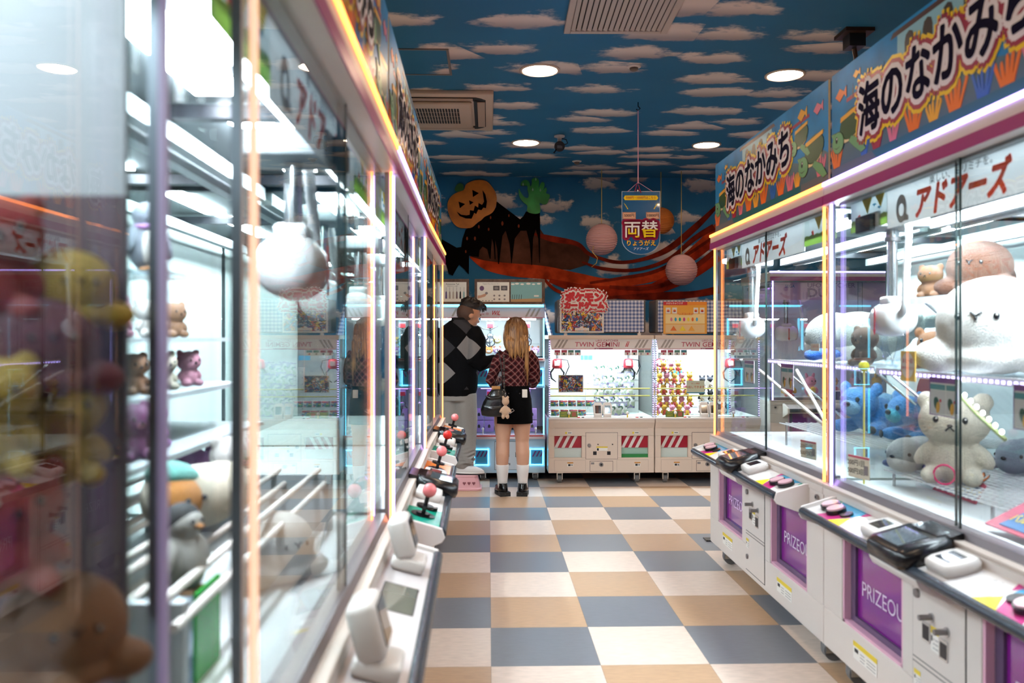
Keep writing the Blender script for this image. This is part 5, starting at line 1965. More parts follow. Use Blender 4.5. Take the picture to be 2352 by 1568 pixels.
def eyes(parent, M):
    e = MB()
    for s in (-1, 1):
        e.ell((.079, s * .031, .003), (.009, .013, .007), mat('eye_white', '#e4ded8', .2), (0, 0, 0), 12, 8, M)
        e.ell((.086, s * .031, .003), (.004, .006, .006), INK, (0, 0, 0), 10, 8, M)
    e.build('eyes', parent)
    b = MB()
    for s in (-1, 1):
        b.ell((.086, s * .032, .026), (.006, .019, .004), mat('brow_dark', '#20150f', .8), (s * .15, 0, 0), 10, 6, M)
    b.build('eyebrows', parent)
    MB().ell((.092, 0, -.0665), (.004, .020, .003), mat('lip', '#a0604f', .5), (0, 0, 0), 10, 6, M).build('mouth', parent)


def argyle():
    m, nt, new, val, mth, mixc, smooth = nodemat('argyle_knit')
    b = nt.nodes['Principled BSDF']
    b.inputs['Roughness'].default_value = .95
    b.inputs['Specular IOR Level'].default_value = .1
    tc = new('ShaderNodeTexCoord')
    sp = new('ShaderNodeSeparateXYZ')
    nt.links.new(tc.outputs['Object'], sp.inputs[0])
    u = mth('DIVIDE', mth('MULTIPLY_ADD', sp.outputs['Y'], .5, mth('ADD', sp.outputs['X'], .10)), .21)
    v = mth('DIVIDE', mth('ADD', sp.outputs['Z'], .075), .225)
    fu = mth('ABSOLUTE', mth('SUBTRACT', mth('FRACT', u), .5))
    fv = mth('ABSOLUTE', mth('SUBTRACT', mth('FRACT', v), .5))
    d = mth('ADD', fu, fv)
    ins = mth('LESS_THAN', d, .47)
    k = mth('FLOORED_MODULO', mth('ADD', mth('FLOOR', u), mth('MULTIPLY', mth('FLOOR', v), 2)), 3)
    r = new('ShaderNodeValToRGB')
    r.color_ramp.interpolation = 'CONSTANT'
    e = r.color_ramp.elements
    e[0].color = lin('#837c79')
    e[1].color = lin('#0b0b0d')
    e[1].position = .3
    e.new(.6).color = lin('#3b393c')
    nt.links.new(mth('DIVIDE', k, 3), r.inputs[0])
    nz = new('ShaderNodeTexNoise')
    nz.inputs['Scale'].default_value = 260
    nt.links.new(tc.outputs['Object'], nz.inputs['Vector'])
    c = mixc(ins, lin('#0b0b0d'), r.outputs[0])
    c = mixc(mth('MULTIPLY', nz.outputs['Fac'], .22), c, lin('#05050a'))
    # plain knit band at the hem
    c = mixc(mth('LESS_THAN', sp.outputs['Z'], -.335), c, lin('#08080a'))
    nt.links.new(c, b.inputs['Base Color'])
    bp = new('ShaderNodeBump')
    bp.inputs['Strength'].default_value = .3
    nt.links.new(nz.outputs['Fac'], bp.inputs['Height'])
    nt.links.new(bp.outputs[0], b.inputs['Normal'])
    return m


def plaid():
    m, nt, new, val, mth, mixc, smooth = nodemat('plaid_cloth')
    b = nt.nodes['Principled BSDF']
    b.inputs['Roughness'].default_value = .85
    b.inputs['Specular IOR Level'].default_value = .15
    tc = new('ShaderNodeTexCoord')
    sp = new('ShaderNodeSeparateXYZ')
    nt.links.new(tc.outputs['Object'], sp.inputs[0])
    h = mth('ADD', sp.outputs['X'], mth('MULTIPLY', sp.outputs['Y'], .7))
    P = .060
    a = mth('FRACT', mth('DIVIDE', mth('ADD', h, sp.outputs['Z']), P))
    c2 = mth('FRACT', mth('DIVIDE', mth('SUBTRACT', h, sp.outputs['Z']), P))

    def band(x, lo, hi):
        return mth('MULTIPLY', mth('GREATER_THAN', x, lo), mth('LESS_THAN', x, hi))
    wide = mth('MULTIPLY', mth('ADD', band(a, .5, .95), band(c2, .5, .95)), .5)
    c = mixc(wide, lin('#581a1d'), lin('#210b10'))
    ln = mth('MAXIMUM', mth('MAXIMUM', band(a, .20, .235), band(a, .30, .33)), mth('MAXIMUM', band(c2, .20, .235), band(c2, .30, .33)))
    c = mixc(mth('MULTIPLY', ln, .55), c, lin('#c9a79c'))
    nt.links.new(c, b.inputs['Base Color'])
    return m


# ---- the man on the stool, turned to the right
ST = thing('step_stool', 'small pink plastic step stool under the man at the end of the left row', 'stool', (-.235, 7.47, 0))
SPK = mat('stool_pink', '#d9a0a4', .4)
s = MB()
s.loft([[Vector((a * sx, b_ * sy, z)) for sx, sy in ((-1, -.75), (-.8, -1), (.8, -1), (1, -.75), (1, .75), (.8, 1), (-.8, 1), (-1, .75))] for z, a, b_ in ((0, .175, .125), (.018, .175, .125), (.020, .162, .112), (.115, .138, .095), (.122, .142, .098), (.134, .138, .094))], SPK, False)
s.build('body', ST, bevel=.004)
g = MB()
for k in range(3):
    M = front(.02 + k * .042, -.1075, .062) @ Matrix.Rotation(R(-10), 4, 'X')
    g.prism(ellpts(-.007, .006, .008, .008, 0, 10), .0015, mat('stool_print', '#8a4a52', .5), M).prism(ellpts(.007, .006, .008, .008, 0, 10), .0015, MATS['stool_print'], M).prism([(-.014, .003), (0, -.016), (.014, .003)], .0015, MATS['stool_print'], M)
g.build('heart_print', ST)

MX, MY, MZ = -.262, 7.46, .134
man = thing('person', 'man in black and grey argyle sweater and grey sweatpants standing on a pink stool', 'person', (MX, MY, MZ))
HD = Matrix.Translation((.085, .015, 1.430)) @ Matrix.Rotation(R(26), 4, 'Z') @ Matrix.Rotation(R(18), 4, 'Y') @ Matrix.Scale(1.08, 4)
b = MB()
headparts(b, HD, SKIN)
rings(b, [(.0, .0, 1.28, .07, .06), (.02, .005, 1.36, .062, .060), (.05, .012, 1.41, .060, .060), (.07, .015, 1.46, .05, .05)], SKIN)
rings(b, [(-.02, 0, .68, .10, .08), (-.02, 0, .75, .135, .10), (-.02, 0, .95, .155, .12), (-.02, 0, 1.15, .17, .12), (-.015, 0, 1.28, .14, .09), (-.01, 0, 1.33, .08, .06)], SKIN)
b.tube([(.13, -.06, 1.26), (.155, -.095, 1.12), (.150, -.110, 1.00), (.24, -.10, 1.01), (.325, -.06, 1.035)], [.055, .048, .042, .036, .028], SKIN, 12)
hand(b, (.325, -.06, 1.035), (.9, .25, .15), (-.1, .3, -1), SKIN, .5, .95)
b.tube([(-.17, .02, 1.26), (-.20, .05, 1.10), (-.17, .10, 1.0), (-.05, .20, 1.0), (.02, .24, 1.02)], [.055, .048, .042, .036, .028], SKIN, 12)
hand(b, (.02, .24, 1.02), (.7, .6, .2), (0, .2, -1), SKIN, .5, .95, -1)
for sx, lean in ((-.085, -.02), (.055, .03)):
    b.tube([(sx, 0, .72), (sx, .01, .40), (sx + lean, .03, .10), (sx + lean, .02, .04)], [.070, .055, .045, .045], SKIN, 14)
addmesh(remesh(b, 'body', .0075, 4), 'body', man)
eyes(man, HD)

HAIRK = mat('hair_dark', '#1c110d', .45, bump=.6, bscale=90, var=.5)
FADE = mat('hair_faded', '#54392c', .7, bump=.3, bscale=250)
h = MB()
h.ell((-.022, 0, .012), (.090, .0795, .085), FADE, (0, 0, 0), 24, 16, HD)
o = addmesh(remesh(h, 'hair_sides', .006, 2), 'hair_sides', man, 'short faded hair at the sides')
h = MB()
rnd = random.Random(3)
h.ell((-.012, 0, .070), (.092, .078, .062), HAIRK, (0, 0, 0), 24, 14, HD)
for k in range(70):
    a, q = rnd.uniform(0, 2 * PI), rnd.uniform(.2, 1.0)
    x, y = .085 * q * math.cos(a) + .0, .070 * q * math.sin(a)
    z = .075 + .058 * math.sqrt(max(0, 1 - q * q * .9))
    r = rnd.uniform(.012, .022)
    h.ell((x, y, z), (r * 1.5, r, r), HAIRK, (rnd.uniform(-1, 1), rnd.uniform(-1, 1), rnd.uniform(0, 3)), 8, 6, HD)
for k in range(16):
    y = -.06 + .12 * k / 15
    h.tube([HD @ Vector(p) for p in ((.06, y, .115), (.10, y * .9, .105), (.118, y * .9 + rnd.uniform(-.01, .01), .075 + rnd.uniform(-.02, .02)))], [.014, .013, .004], HAIRK, 6)
addmesh(remesh(h, 'hair', .005, 1), 'hair', man, 'wavy dark hair on top')

ARG = argyle()
c = MB()
rings(c, [(-.02, 0, .70, .162, .128), (-.02, 0, .725, .170, .134), (-.02, 0, .78, .185, .145), (-.02, -.002, .92, .190, .150), (-.02, -.004, 1.10, .196, .152), (-.018, -.002, 1.23, .200, .142), (-.012, 0, 1.31, .165, .112), (-.005, .002, 1.36, .105, .088), (.01, .004, 1.392, .078, .075)], ARG, 28)
c.tube([(.12, -.03, 1.285), (.160, -.085, 1.20), (.160, -.120, 1.09), (.150, -.125, 1.02), (.19, -.120, .99), (.26, -.10, 1.01), (.325, -.065, 1.032)], [.078, .082, .080, .076, .070, .058, .047], ARG, 14)
c.tube([(-.15, .0, 1.285), (-.20, .03, 1.18), (-.215, .06, 1.06), (-.17, .10, 1.0), (-.06, .19, 1.0), (.0, .23, 1.01)], [.075, .078, .074, .070, .056, .045], ARG, 14)
me = remesh(c, 'sweater', .008, 3)
# the pattern is measured from the chest, so the cloth keeps its own origin
sw = addmesh(me, 'sweater', man, 'black knit sweater with grey argyle diamonds')
for v in me.vertices:
    v.co.z -= 1.1
sw.location = (0, 0, 1.1)
MB().lathe([(.074, -.010), (.080, 0), (.076, .014), (.068, .016)], mat('knit_black', '#0a0a0c', .9, bump=.4, bscale=400), (.006, .004, 1.390)).build('collar', man)
SWT = mat('grey_marl', '#8f8883', .95, bump=.35, bscale=500, var=.18)
c = MB()
rings(c, [(-.02, 0, .66, .160, .125), (-.02, 0, .73, .165, .130), (-.02, 0, .77, .155, .12)], SWT)
c.tube([(-.085, .01, .72), (-.10, .02, .48), (-.10, .03, .26), (-.095, .035, .085), (-.09, .035, .05)], [.104, .094, .085, .080, .070], SWT, 16)
c.tube([(.050, -.005, .72), (.065, -.005, .48), (.060, .0, .26), (.035, .01, .085), (.030, .01, .05)], [.106, .099, .090, .084, .072], SWT, 16)
for k in range(7):
    z = .10 + .028 * k
    c.tube([(.06 + .085 * math.cos(q), .0 + .085 * math.sin(q), z + .012 * math.sin(3 * q + k)) for q in [PI + k2 * PI / 10 for k2 in range(11)]], .008, SWT, 6)
addmesh(remesh(c, 'sweatpants', .008, 4), 'sweatpants', man)
SNK = mat('sneaker_white', '#d9d2cd', .45)
for x, y, rz in ((.045, -.015, R(-8)), (-.075, .05, R(2))):
    S = Matrix.Translation((x, y, 0)) @ Matrix.Rotation(rz, 4, 'Z')
    q = MB()
    rings(q, [(.045, 0, .012, .132, .046), (.045, 0, .03, .136, .049), (.038, 0, .05, .120, .047), (.015, 0, .07, .085, .044), (-.025, 0, .088, .050, .040), (-.035, 0, .10, .044, .038)], SNK, 24, S)
    o = q.build('sneaker', man)
    q = MB()
    rings(q, [(.045, 0, 0.0, .136, .050), (.045, 0, .010, .138, .051)], INK, 24, S)
    rings(q, [(.045, 0, .010, .138, .051), (.045, 0, .022, .139, .051)], mat('sole_white', '#efeae4', .5), 24, S)
    q.build('sole', o)
    q = MB()
    for k in range(4):
        xx = .02 + k * .020
        q.tube([S @ Vector((xx, -.036 + .004 * k, .082 - .010 * k)), S @ Vector((xx + .004, -.012, .092 - .011 * k)), S @ Vector((xx, .02, .088 - .01 * k))], .004, INK, 6)
    q.build('laces', o)

# ---- the woman seen from behind
GX, GY = .236, 7.16
wom = thing('person', 'woman seen from behind with long blonde hair, plaid top and black mini skirt', 'person', (GX, GY, 0))
HW = Matrix.Translation((0, .03, 1.415)) @ Matrix.Rotation(R(97), 4, 'Z') @ Matrix.Rotation(R(14), 4, 'Y') @ Matrix.Scale(.95, 4)
b = MB()
headparts(b, HW, SKINW)
rings(b, [(0, .0, 1.18, .07, .055), (0, .005, 1.26, .046, .046), (0, .018, 1.34, .044, .046), (0, .025, 1.40, .042, .042)], SKINW)
rings(b, [(-.02, 0, .66, .125, .10), (-.02, 0, .78, .150, .115), (-.01, 0, .88, .135, .10), (-.005, 0, .96, .108, .08), (0, 0, 1.06, .118, .085), (0, 0, 1.16, .135, .085), (0, 0, 1.23, .11, .06), (0, 0, 1.26, .06, .05)], SKINW)
b.tube([(.125, 0, 1.215), (.150, .0, 1.10), (.160, .02, .985), (.13, .14, .955), (.08, .24, 1.0)], [.042, .038, .035, .030, .023], SKINW, 12)
hand(b, (.08, .24, 1.0), (-.4, .6, .5), (0, .6, -.4), SKINW, .6, .85)
b.tube([(-.125, 0, 1.215), (-.175, .0, 1.10), (-.215, .03, 1.0), (-.17, .15, .97), (-.09, .25, 1.01)], [.042, .038, .035, .030, .023], SKINW, 12)
hand(b, (-.09, .25, 1.01), (.4, .6, .5), (0, .6, -.4), SKINW, .6, .85, -1)
for sg, tx, fx in ((-1, -.108, -.115), (1, .052, .060)):
    kx = tx + (fx - tx) * .5
    b.tube([(tx + .01 * -sg, 0, .76), (tx, .0, .62), (kx, .005, .50), (kx, .006, .455), (kx + .004 * sg, -.008, .36), (fx + .002 * sg, -.004, .24), (fx, 0, .13), (fx, .0, .07)], [.088, .080, .063, .058, .061, .050, .037, .036], SKINW, 18)
    b.ell((fx, .06, .045), (.036, .10, .03), SKINW)
addmesh(remesh(b, 'body', .0075, 4), 'body', wom)
eyes(wom, HW)
PLD = plaid()
c = MB()
rings(c, [(-.012, 0, .925, .126, .092), (-.008, 0, .95, .117, .088), (-.004, 0, 1.0, .116, .088), (0, 0, 1.08, .130, .096), (0, -.002, 1.16, .150, .098), (0, 0, 1.22, .135, .080), (0, .003, 1.262, .082, .062), (0, .006, 1.285, .055, .052)], PLD, 28)
c.tube([(.10, 0, 1.225), (.150, -.002, 1.16), (.166, .0, 1.08), (.168, .015, .99), (.150, .08, .955), (.11, .18, .975)], [.052, .052, .048, .046, .043, .036], PLD, 14)
c.tube([(-.10, 0, 1.225), (-.155, -.002, 1.16), (-.185, .0, 1.08), (-.218, .022, .985), (-.20, .09, .96), (-.125, .21, .99)], [.052, .052, .048, .046, .043, .034], PLD, 14)
addmesh(remesh(c, 'plaid_top', .007, 3), 'plaid_top', wom)
SKT = mat('skirt_black', '#050506', .9, spec=.08, bump=.3, bscale=200)
c = MB()
rings(c, [(-.018, 0, .622, .165, .122), (-.018, 0, .64, .165, .122), (-.018, -.004, .75, .160, .125), (-.015, -.004, .83, .150, .118), (-.012, 0, .90, .132, .10), (-.010, 0, .945, .124, .092)], SKT, 32)
o = c.build('skirt', wom, 'black denim mini skirt')
q = MB()
for sx in (-.085, .085):
    q.prism([(sx - .045, .76), (sx + .045, .76), (sx + .048, .87), (sx - .048, .87)], .003, mat('pocket_black', '#08080a', .9, spec=.1), front(-.016, -.128, 0) @ Matrix.Rotation(R(-6), 4, 'X') @ Matrix.Translation((0, 0, .0)))
    q.build('back_pocket', o)
    q = MB()
q.cyl((-.065, -.125, .885), (-.065, -.129, .885), .006, CHROME, seg=10).build('rivet', o)
MB().cyl((.030, -.125, .885), (.030, -.129, .885), .006, CHROME, seg=10).build('rivet', o)
SOCK = mat('sock_white', '#ded6d2', .9, bump=.3, bscale=300)
LOAF = mat('loafer_black', '#0b0b0c', .25)
for sg, fx, rz in ((-1, -.115, .28), (1, .060, -.12)):
    c = MB()
    rings(c, [(fx, .0, .06, .043, .045), (fx, .0, .12, .0425, .0435), (fx, -.002, .19, .050, .051), (fx + .001 * sg, -.004, .258, .0565, .0565), (fx + .001 * sg, -.004, .264, .054, .054)], SOCK, 20)
    c.build('sock', wom)
    S = Matrix.Translation((fx, 0, 0)) @ Matrix.Rotation(rz, 4, 'Z')
    c = MB()
    rings(c, [(0, .035, .028, .046, .118), (0, .035, .05, .047, .120), (0, .030, .072, .044, .108), (0, .0, .092, .040, .058), (0, -.015, .104, .037, .042)], LOAF, 24, S)
    o = c.build('loafer', wom)
    c = MB()
    rings(c, [(0, .035, 0, .049, .124), (0, .035, .026, .050, .125)], mat('loafer_sole', '#131312', .6), 24, S)
    c.box(-.046, .046, -.088, -.02, 0, .036, MATS['loafer_sole'], S)
    c.build('sole', o)
    c = MB()
    c.loft([[S @ Vector((.047 * math.cos(q), .075 + dy, .03 + .048 * math.sin(q))) for q in [k * PI / 10 for k in range(11)]] for dy in (-.012, .012)], LOAF, True, False, False)
    c.build('strap', o)


def hair_material():
    m, nt, new, val, mth, mixc, smooth = nodemat('hair_blonde')
    b = nt.nodes['Principled BSDF']
    b.inputs['Roughness'].default_value = .38
    tc = new('ShaderNodeTexCoord')
    mp = new('ShaderNodeMapping')
    mp.inputs['Scale'].default_value = (130, 130, 5)
    nt.links.new(tc.outputs['Object'], mp.inputs[0])
    nz = new('ShaderNodeTexNoise')
    nz.inputs['Scale'].default_value = 1
    nz.inputs['Detail'].default_value = 3
    nt.links.new(mp.outputs[0], nz.inputs['Vector'])
    sp = new('ShaderNodeSeparateXYZ')
    nt.links.new(tc.outputs['Object'], sp.inputs[0])
    root = smooth(mth('MULTIPLY_ADD', nz.outputs['Fac'], .08, sp.outputs['Z']), 1.43, 1.60)
    c = mixc(smooth(nz.outputs['Fac'], .32, .68), lin('#5a3519'), lin('#b9854c'))
    c = mixc(root, c, lin('#4a2c16'))
    nt.links.new(c, b.inputs['Base Color'])
    bp = new('ShaderNodeBump')
    bp.inputs['Strength'].default_value = .5
    bp.inputs['Distance'].default_value = .004
    nt.links.new(nz.outputs['Fac'], bp.inputs['Height'])
    nt.links.new(bp.outputs[0], b.inputs['Normal'])
    return m


HB = hair_material()
c = MB()
rr = [(0, .02, 1.540, .012, .012), (0, .018, 1.532, .045, .05), (0, .012, 1.505, .078, .083), (0, .005, 1.46, .098, .100), (0, -.002, 1.40, .106, .102), (0, -.012, 1.36, .106, .092), (0, -.026, 1.33, .104, .080), (-.002, -.040, 1.30, .098, .068), (-.002, -.052, 1.27, .088, .058), (-.002, -.060, 1.25, .078, .046), (0, -.066, 1.235, .062, .034), (.0, -.070, 1.225, .04, .018)]
seg = 72
rg = []
for x, y, z, rx, ry in rr:
    rg.append([Vector((x + rx * (1 + .035 * math.sin(11 * t + z * 9) + .02 * math.sin(23 * t)) * math.cos(t), y + ry * (1 + .035 * math.sin(11 * t + z * 9) + .02 * math.sin(23 * t)) * math.sin(t), z + (.02 * math.sin(9 * t) if z < 1.2 else 0))) for t in [2 * PI * k / seg for k in range(seg)]])
c.loft(rg, HB)
rnd = random.Random(11)
for k in range(46):
    x0 = rnd.uniform(-.085, .085)
    z1 = rnd.uniform(1.19, 1.25) - .05 * (abs(x0) < .05) * rnd.random()
    if k in (0, 1, 2):
        x0, z1 = .088 - .01 * k, .95 + .05 * k
    c.tube([(x0 * .9, -.085 + .2 * abs(x0) * .3, 1.38), (x0 * 1.12, -.098, 1.32), (x0 * 1.05 + .01, -.105, max(z1 + .04, 1.22 if k > 2 else 1.15)), (x0 * .95 + rnd.uniform(-.015, .015) + .012, -.108, z1)], [.010, .011, .009, .002], HB, 6)
c.build('hair', wom, 'long straight blonde hair with darker roots')

LEA = mat('bag_leather', '#0e0e10', .28, coat=.3, bump=.35, bscale=18)
bag = thing('shoulder_bag', 'slouchy black leather bag with chain strap hanging at the left hip of the woman', 'bag', (GX - .18, GY - .150, .80))
c = MB()
rings(c, [(0, .01, -.110, .08, .03), (0, .01, -.10, .115, .045), (.0, 0, -.05, .125, .060), (.01, 0, .02, .110, .058), (.02, 0, .08, .080, .045), (.025, 0, .115, .060, .028), (.025, 0, .125, .05, .015)], LEA, 28)
c.tube([(-.085, -.03, .07), (-.04, -.05, .05), (.02, -.055, .055), (.08, -.045, .07)], .008, LEA, 8)
c.tube([(-.10, -.03, -.02), (-.03, -.062, -.04), (.05, -.06, -.03), (.11, -.035, -.02)], .007, LEA, 8)
addmesh(remesh(c, 'bag_body', .006, 3), 'bag_body', bag)
MB().tube([(.055, .02, .11), (.060, -.01, .20), (.055, .0, .30), (.04, .03, .40), (.02, .06, .455), (.02, .12, .47)], .011, LEA, 8, flat=.4).build('strap', bag)
ch = MB()
for k in range(22):
    z = .10 + k * .0145
    ch.lathe([(.0055, -.003), (.0075, 0), (.0055, .003)], mat('chain_dark', '#55504a', .3, .8), (0, 0, 0), 8, Matrix.Translation((.078 - .012 * (z - .1), -.018, z)) @ Matrix.Rotation(R(90), 4, 'X' if k % 2 else 'Y') @ Matrix.Scale(1.2, 4))
ch.build('chain', bag)
MB().rbox(-.030, .045, -.012, .012, .115, .150, mat('wallet_tan', '#a8743c', .5), .006).build('wallet_edge', bag, 'tan wallet edge showing at the bag mouth')
PB = mat('charm_beige', '#c9a283', .95, bump=.6, bscale=300, sheen=.4)
ct = thing('plush_charm', 'beige plush animal charm hanging from the black shoulder bag', 'plush toy', (GX - .095, GY - .228, .80))
c = MB()
c.ell((0, 0, -.055), (.036, .028, .045), PB).ell((.002, 0, .025), (.032, .028, .034), PB).ell((-.018, 0, .058), (.012, .008, .016), PB).ell((.020, 0, .058), (.012, .008, .016), PB)
c.ell((-.032, -.01, -.045), (.012, .012, .03), PB, (0, .6, 0)).ell((.034, -.01, -.045), (.012, .012, .03), PB, (0, -.6, 0)).ell((-.018, -.008, -.10), (.016, .016, .022), PB).ell((.018, -.008, -.10), (.016, .016, .022), PB)
addmesh(remesh(c, 'body', .005, 2), 'body', ct)
MB().tube([(0, 0, .065), (.0, .01, .09), (.005, .02, .105)], .003, CHROME, 6).tube([(.02, -.01, -.06), (.06, -.015, -.035), (.075, -.015, -.05), (.04, -.012, -.075), (.015, -.01, -.065)], .002, mat('loop_clear', '#d0c8c4', .2), 5).build('clip', ct)
MB().rbox(-.022, .022, -.004, .004, -.035, .035, mat('phone_cream', '#e8ddcf', .3), .004).build('smartphone', None, 'pale phone sticking out of the right back pocket of the skirt', 'phone', loc=(GX + .072, GY - .136, .885))

# ---------------------------------------------------------------- plush prizes in the big machines
def fur(name, c, b=.6, s=260):
    return mat(name, c, .95, spec=.1, sheen=.35, bump=1.0, bscale=s * .3, var=.14)


F_CREAM = fur('fur_cream', '#efe6cf')
F_WHITE = fur('fur_white', '#f1f0ea')
F_GREY = fur('fur_grey', '#a3a9a6')
F_GREYB = fur('fur_blue_grey', '#8e99a8')
F_BROWN = fur('fur_brown', '#64381c')
F_TAN = fur('fur_tan', '#94602f')
F_BLUE = fur('fur_blue', '#4f8fd0', .9, 90)
F_LBLUE = fur('fur_light_blue', '#8fc0e6', .9, 90)
F_AQUA = fur('fur_aqua', '#4fb8d4', .8, 90)
F_NAVY = fur('fur_navy', '#2f4a86')
F_PURP = fur('fur_purple', '#b277c0')
F_PLUM = fur('fur_plum', '#7f3470')
F_PINK = fur('fur_pink', '#e59ab4')
F_BLACK = fur('fur_black', '#24262c')
F_YELL = fur('fur_yellow', '#e3bf3c')
F_RED = fur('fur_red', '#b8322a')
F_MAROON = fur('fur_maroon', '#7a2440')
F_MINT = fur('fur_mint', '#7fcfc4')
F_ORNG = fur('fur_orange', '#e39a4a')
FEYE = mat('plush_eye', '#101014', .15)


def fuse(parent, name, items, m, vox=.03, label=None, sm=4):
    """items: (centre, radii, rotation); fused into one soft surface, unit scale"""
    b = MB()
    for it in items:
        b.ell(it[0], it[1], m, it[2] if len(it) > 2 else (0, 0, 0), 20, 14)
    return addmesh(remesh(b, name, vox, sm), name, parent, label)


def bear(loc, rz, s, label, m, muzzle=None, pose='sit', cat='plush toy', eye=True):
    t = thing('plush_bear', label, cat, loc, rz)
    t.scale = (s, s, s)
    B = [((0, 0, .30), (.30, .26, .32)), ((-.24, -.20, .10), (.13, .22, .12)), ((.24, -.20, .10), (.13, .22, .12)),
         ((-.33, -.06, .36), (.11, .11, .20), (0, .7, 0)), ((.33, -.06, .36), (.11, .11, .20), (0, -.7, 0)),
         ((0, -.02, .80), (.44, .34, .34))]
    for sx in (-1, 1):
        B.append(((sx * .33, .02, 1.06), (.13, .08, .13)))
    fuse(t, 'body', B, m)
    if eye:
        for sx in (-1, 1):
            MB().sph((sx * .17, -.335, .84), (.035, .02, .045), FEYE, 12, 8).sph((sx * .17 + .01, -.352, .855), .012, PAPER, 8, 6).build('eye', t)
        MB().tube([(-.05, -.362, .70), (0, -.372, .75), (.05, -.362, .70)], .012, FEYE, 6).ell((0, -.365, .765), (.035, .02, .024), FEYE).build('snout', t)
    if muzzle:
        fuse(t, 'muzzle', [((0, -.27, .74), (.17, .09, .12))], muzzle)
    return t


def whale(loc, rz, s, label, top, belly, fin, name='plush_whale'):
    """long lying plush, nose towards -X, tail up at the far end"""
    t = thing(name, label, 'plush toy', loc, rz)
    t.scale = (s, s, s)
    fuse(t, 'back', [((-.35, 0, .34), (.42, .32, .32)), ((.05, 0, .36), (.50, .30, .30)), ((.50, 0, .34), (.36, .20, .20)), ((.85, 0, .42), (.22, .11, .12), (0, -.4, 0)), ((1.02, -.16, .52), (.14, .18, .06), (0, -.5, .5)), ((1.02, .16, .52), (.14, .18, .06), (0, -.5, -.5))], top)
    fuse(t, 'belly', [((-.38, 0, .24), (.40, .29, .235)), ((.10, 0, .22), (.50, .26, .22))], belly)
    for sy in (-1, 1):
        fuse(t, 'flipper', [((-.15, sy * .36, .12), (.13, .26, .07), (0, 0, sy * .5)), ((-.20, sy * .48, .09), (.10, .14, .06))], fin, .03, 'darker flipper')
        MB().sph((-.60, sy * .225, .37), .04, FEYE, 12, 8).build('eye', t)
    MB().ell((-.775, 0, .33), (.03, .05, .035), FEYE).build('nose', t)
    return t


def lying(loc, rz, s, label, m, m2, pads, name='plush_animal'):
    """fluffy animal lying on its front with its face towards -Y"""
    t = thing(name, label, 'plush toy', loc, rz)
    t.scale = (s, s, s)
    fuse(t, 'body', [((0, .10, .34), (.36, .48, .33)), ((0, .50, .26), (.30, .26, .24)), ((-.34, -.30, .14), (.14, .30, .13), (0, 0, -.3)), ((.34, -.30, .14), (.14, .30, .13), (0, 0, .3)), ((-.34, .62, .13), (.15, .22, .12)), ((.34, .62, .13), (.15, .22, .12))], m)
    fuse(t, 'head', [((0, -.36, .58), (.36, .30, .30)), ((-.33, -.30, .84), (.12, .07, .13)), ((.33, -.30, .84), (.12, .07, .13))], m)
    fuse(t, 'muzzle', [((0, -.58, .52), (.22, .12, .15))], m2, .03, 'paler muzzle')
    for sx in (-1, 1):
        MB().sph((sx * .17, -.625, .66), (.04, .03, .05), FEYE, 12, 8).build('eye', t)
        MB().ell((sx * .42, -.575, .13), (.085, .03, .075), pads, (0, 0, sx * .3)).build('paw_pad', t)
    MB().ell((0, -.70, .57), (.07, .04, .05), FEYE).build('nose', t)
    return t


def seal(loc, rz, s, label, m, face=True):
    t = thing('plush_seal', label, 'plush toy', loc, rz)
    t.scale = (s, s, s)
    fuse(t, 'body', [((0, 0, .50), (.52, .46, .46)), ((0, .35, .34), (.44, .42, .33)), ((-.42, -.18, .18), (.26, .22, .17), (0, 0, .4)), ((.42, -.18, .18), (.26, .22, .17), (0, 0, -.4)), ((0, -.1, .16), (.42, .36, .16))], m)
    if face:
        for sx in (-1, 1):
            MB().sph((sx * .17, -.432, .56), (.030, .02, .036), FEYE, 12, 8).sph((sx * .17 + .008, -.448, .572), .010, PAPER, 8, 6).build('eye', t)
        MB().tube([(-.05, -.448, .60), (0, -.462, .56), (.05, -.448, .60)], .012, FEYE, 6).tube([(0, -.462, .56), (0, -.462, .52)], .012, FEYE, 6).build('mouth', t)
    return t


def penguin(loc, rz, s, label, back, front_, hat=None):
    t = thing('plush_penguin', label, 'plush toy', loc, rz)
    t.scale = (s, s, s)
    fuse(t, 'body', [((0, .02, .45), (.33, .28, .46)), ((0, 0, .95), (.27, .25, .24))], back)
    fuse(t, 'front', [((0, -.13, .42), (.25, .18, .38))], front_, .03, 'white front')
    for sx in (-1, 1):
        fuse(t, 'wing', [((sx * .35, 0, .50), (.08, .14, .30), (0, sx * -.35, 0))], back)
        MB().sph((sx * .09, -.225, 1.0), .032, FEYE, 10, 8).build('eye', t)
        MB().ell((sx * .13, -.16, .03), (.11, .17, .04), F_ORNG).build('foot', t)
    MB().ell((0, -.26, .93), (.06, .08, .04), F_ORNG).build('beak', t)
    if hat:
        fuse(t, 'scarf', [((0, -.02, .74), (.29, .27, .08)), ((.12, -.24, .58), (.07, .05, .18), (.2, 0, 0))], hat)
    return t


def loaf(loc, rz, s, label, m, m2, hat):
    t = thing('plush_loaf_animal', label, 'plush toy', loc, rz)
    t.scale = (s, s, s)
    fuse(t, 'body', [((0, 0, .34), (.62, .36, .33)), ((.3, 0, .36), (.40, .34, .30)), ((-.42, -.05, .40), (.32, .33, .32))], m)
    fuse(t, 'face_patch', [((-.50, -.16, .40), (.26, .24, .26))], m2)
    fuse(t, 'cap', [((-.46, -.06, .62), (.26, .26, .15), (0, .25, 0))], hat)
    for sx in (-1, 1):
        MB().sph((-.50 + sx * .11, -.392, .42), .028, FEYE, 10, 8).build('eye', t)
    return t


def along(t, px, py, Y):
    return PT(px, py, Y)


